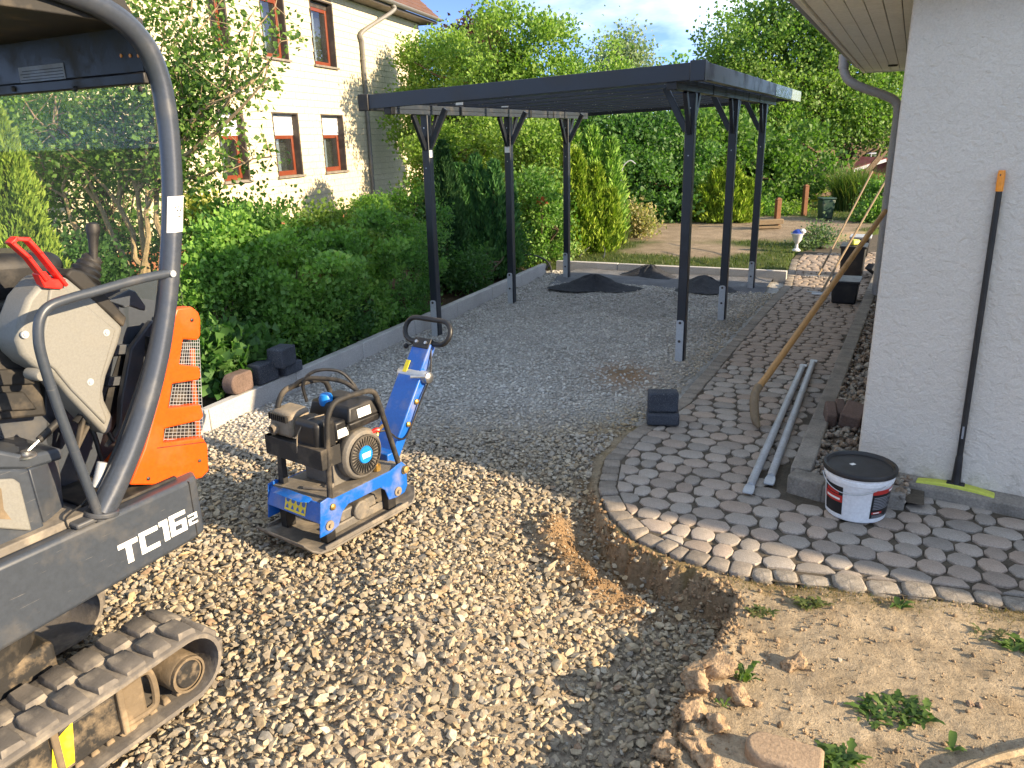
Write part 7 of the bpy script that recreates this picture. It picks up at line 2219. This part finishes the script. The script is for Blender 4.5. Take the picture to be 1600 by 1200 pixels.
# ---- lawn blades (uncountable)
r = np.random.default_rng(711)
n = 90000
x = r.uniform(-.5, 9.5, n); y = r.uniform(11.0, 24, n)
c = lawn_c(x, y)
k = (c[:, 0] < .10) & (behind_kerb(x, y) > .06) & ~in_poly(x, y, PATH_POLY) & (r.uniform(0, 1, n) < 1.5 / (1 + (y - 10) * .35))
x, y = x[k], y[k]; n = len(x)
V, F, C = blades(np.stack([x, y, lawn_h(x, y) - .01], -1), r.uniform(.03, .085, n), np.full(n, .004) * (1 + (y - 11) * .12), r.uniform(.3, 1.1, n), r, np.array([(.05, .085, .018), (.08, .12, .028), (.13, .14, .04)])[r.integers(0, 3, n)])
tag(link('grass', np_mesh('grass', V, F, False, C), M['leaf']), 'short patchy lawn grass behind the back kerb', 'grass', kind='stuff')
# ---- weeds on the bare soil
def weed(name, label, px, py, spread, n, leaf, seed, jag=True, up=.35, pal_=((.05, .10, .02), (.085, .15, .032), (.12, .19, .045)), sx=1.0):
    r = np.random.default_rng(seed)
    b_ = on_z(px, py, .0); b_[2] = float(ground_h(b_[0], b_[1]))
    o = thing(name, label, 'weed', tuple(b_), 0, 'weeds on the bare soil')
    Vs_, Fs_, Cs_ = [], [], []; off = 0
    for k in range(n):
        a = r.uniform(0, 6.28); q = spread * math.sqrt(r.uniform(0, 1))
        root = np.array([q * math.cos(a) * sx, q * math.sin(a) * .6, .004])
        b2 = a + r.normal(0, 1.7); d = np.array([math.cos(b2), math.sin(b2), 0]); s_ = np.array([-d[1], d[0], 0])
        L = leaf * r.uniform(.6, 1.3); W = L * r.uniform(.16, .26); lift = up * r.uniform(.4, 1.3)
        m_ = 6; ring = []
        for i_ in range(m_ + 1):
            t = i_ / m_
            c_ = root + d * L * t + np.array([0, 0, 1]) * L * lift * math.sin(t * math.pi * .72)
            w = W * math.sin(math.pi * min(1, t * .86 + .12)) * (1 if not jag else (1.0 if i_ % 2 else .55))
            ring += [c_ + s_ * w + np.array([0, 0, w * .3]), c_, c_ - s_ * w + np.array([0, 0, w * .3])]
        V = np.array(ring)
        F = []
        for i_ in range(m_):
            for j in (0, 1): F.append((i_ * 3 + j, i_ * 3 + j + 1, i_ * 3 + 4 + j, i_ * 3 + 3 + j))
        Vs_.append(V); Fs_.append(np.array(F) + off); off += len(V)
        Cs_.append(np.repeat((np.array(pal_[r.integers(0, len(pal_))]) * r.uniform(.85, 1.2))[None], len(V), 0))
    link('leaves', np_mesh('leaves', np.concatenate(Vs_), np.concatenate(Fs_), True, np.concatenate(Cs_)), M['leaf'], o)
weed('weed', 'largest green weed patch spreading over the bare soil', 1395, 1108, .11, 95, .055, 801, sx=1.25)
weed('weed', 'green weed by the rounded slab at the bottom edge', 1308, 1186, .055, 46, .06, 802)
weed('weed', 'small bright weed sprouting behind the big clod', 1162, 1062, .022, 16, .05, 803, up=.9)
weed('weed', 'lone two leaved weed right of the largest patch', 1488, 1166, .012, 5, .05, 804, jag=False, up=.6)
weed('weed', 'tiny weed sprig on the bank below the clods', 1128, 1100, .010, 7, .028, 805, up=1.0)
weed('weed', 'flat weed rosette near the granite setts', 1188, 950, .05, 40, .035, 806, pal_=((.09, .12, .035), (.13, .15, .05)))
weed('weed', 'grassy weed tuft in front of the granite setts', 1268, 938, .06, 46, .045, 807, pal_=((.09, .12, .035), (.14, .16, .05)))
weed('weed', 'broad leaved weed touching the sett row', 1405, 942, .025, 10, .05, 808, jag=False)
weed('weed', 'pale weed cluster at the right edge by the setts', 1592, 1008, .05, 40, .05, 809)
weed('weed', 'sparse weed seedlings on the soil under the setts', 1545, 985, .07, 36, .03, 810, pal_=((.12, .14, .06), (.15, .16, .07)))
# dry moss and grass fringe along the setts
r = np.random.default_rng(820); n = 2600
s_ = r.uniform(0, 1, n); xx = .98 + s_ * 1.9; line_y = np.interp(xx, [p[0] for p in PATH_L[15:23]], [p[1] for p in PATH_L[15:23]])
yy = line_y - np.abs(r.normal(0, .06, n)) - .005
keep = r.uniform(0, 1, n) < (.35 + .65 * sstep(-.2, .5, fbm(xx, yy, 3, 44, 3)))
xx, yy = xx[keep], yy[keep]; n = len(xx)
V, F, C = blades(np.stack([xx, yy, ground_h(xx, yy) - .004], -1), r.uniform(.008, .03, n), np.full(n, .0013), r.uniform(.5, 1.6, n), r, np.array([(.20, .145, .055), (.14, .12, .04), (.25, .18, .08), (.10, .12, .03)])[r.integers(0, 4, n)])
tag(link('dry_grass', np_mesh('dry_grass', V, F, False, C), M['leaf']), 'dry moss and grass fringe along the granite sett edge', 'dry grass', kind='stuff')
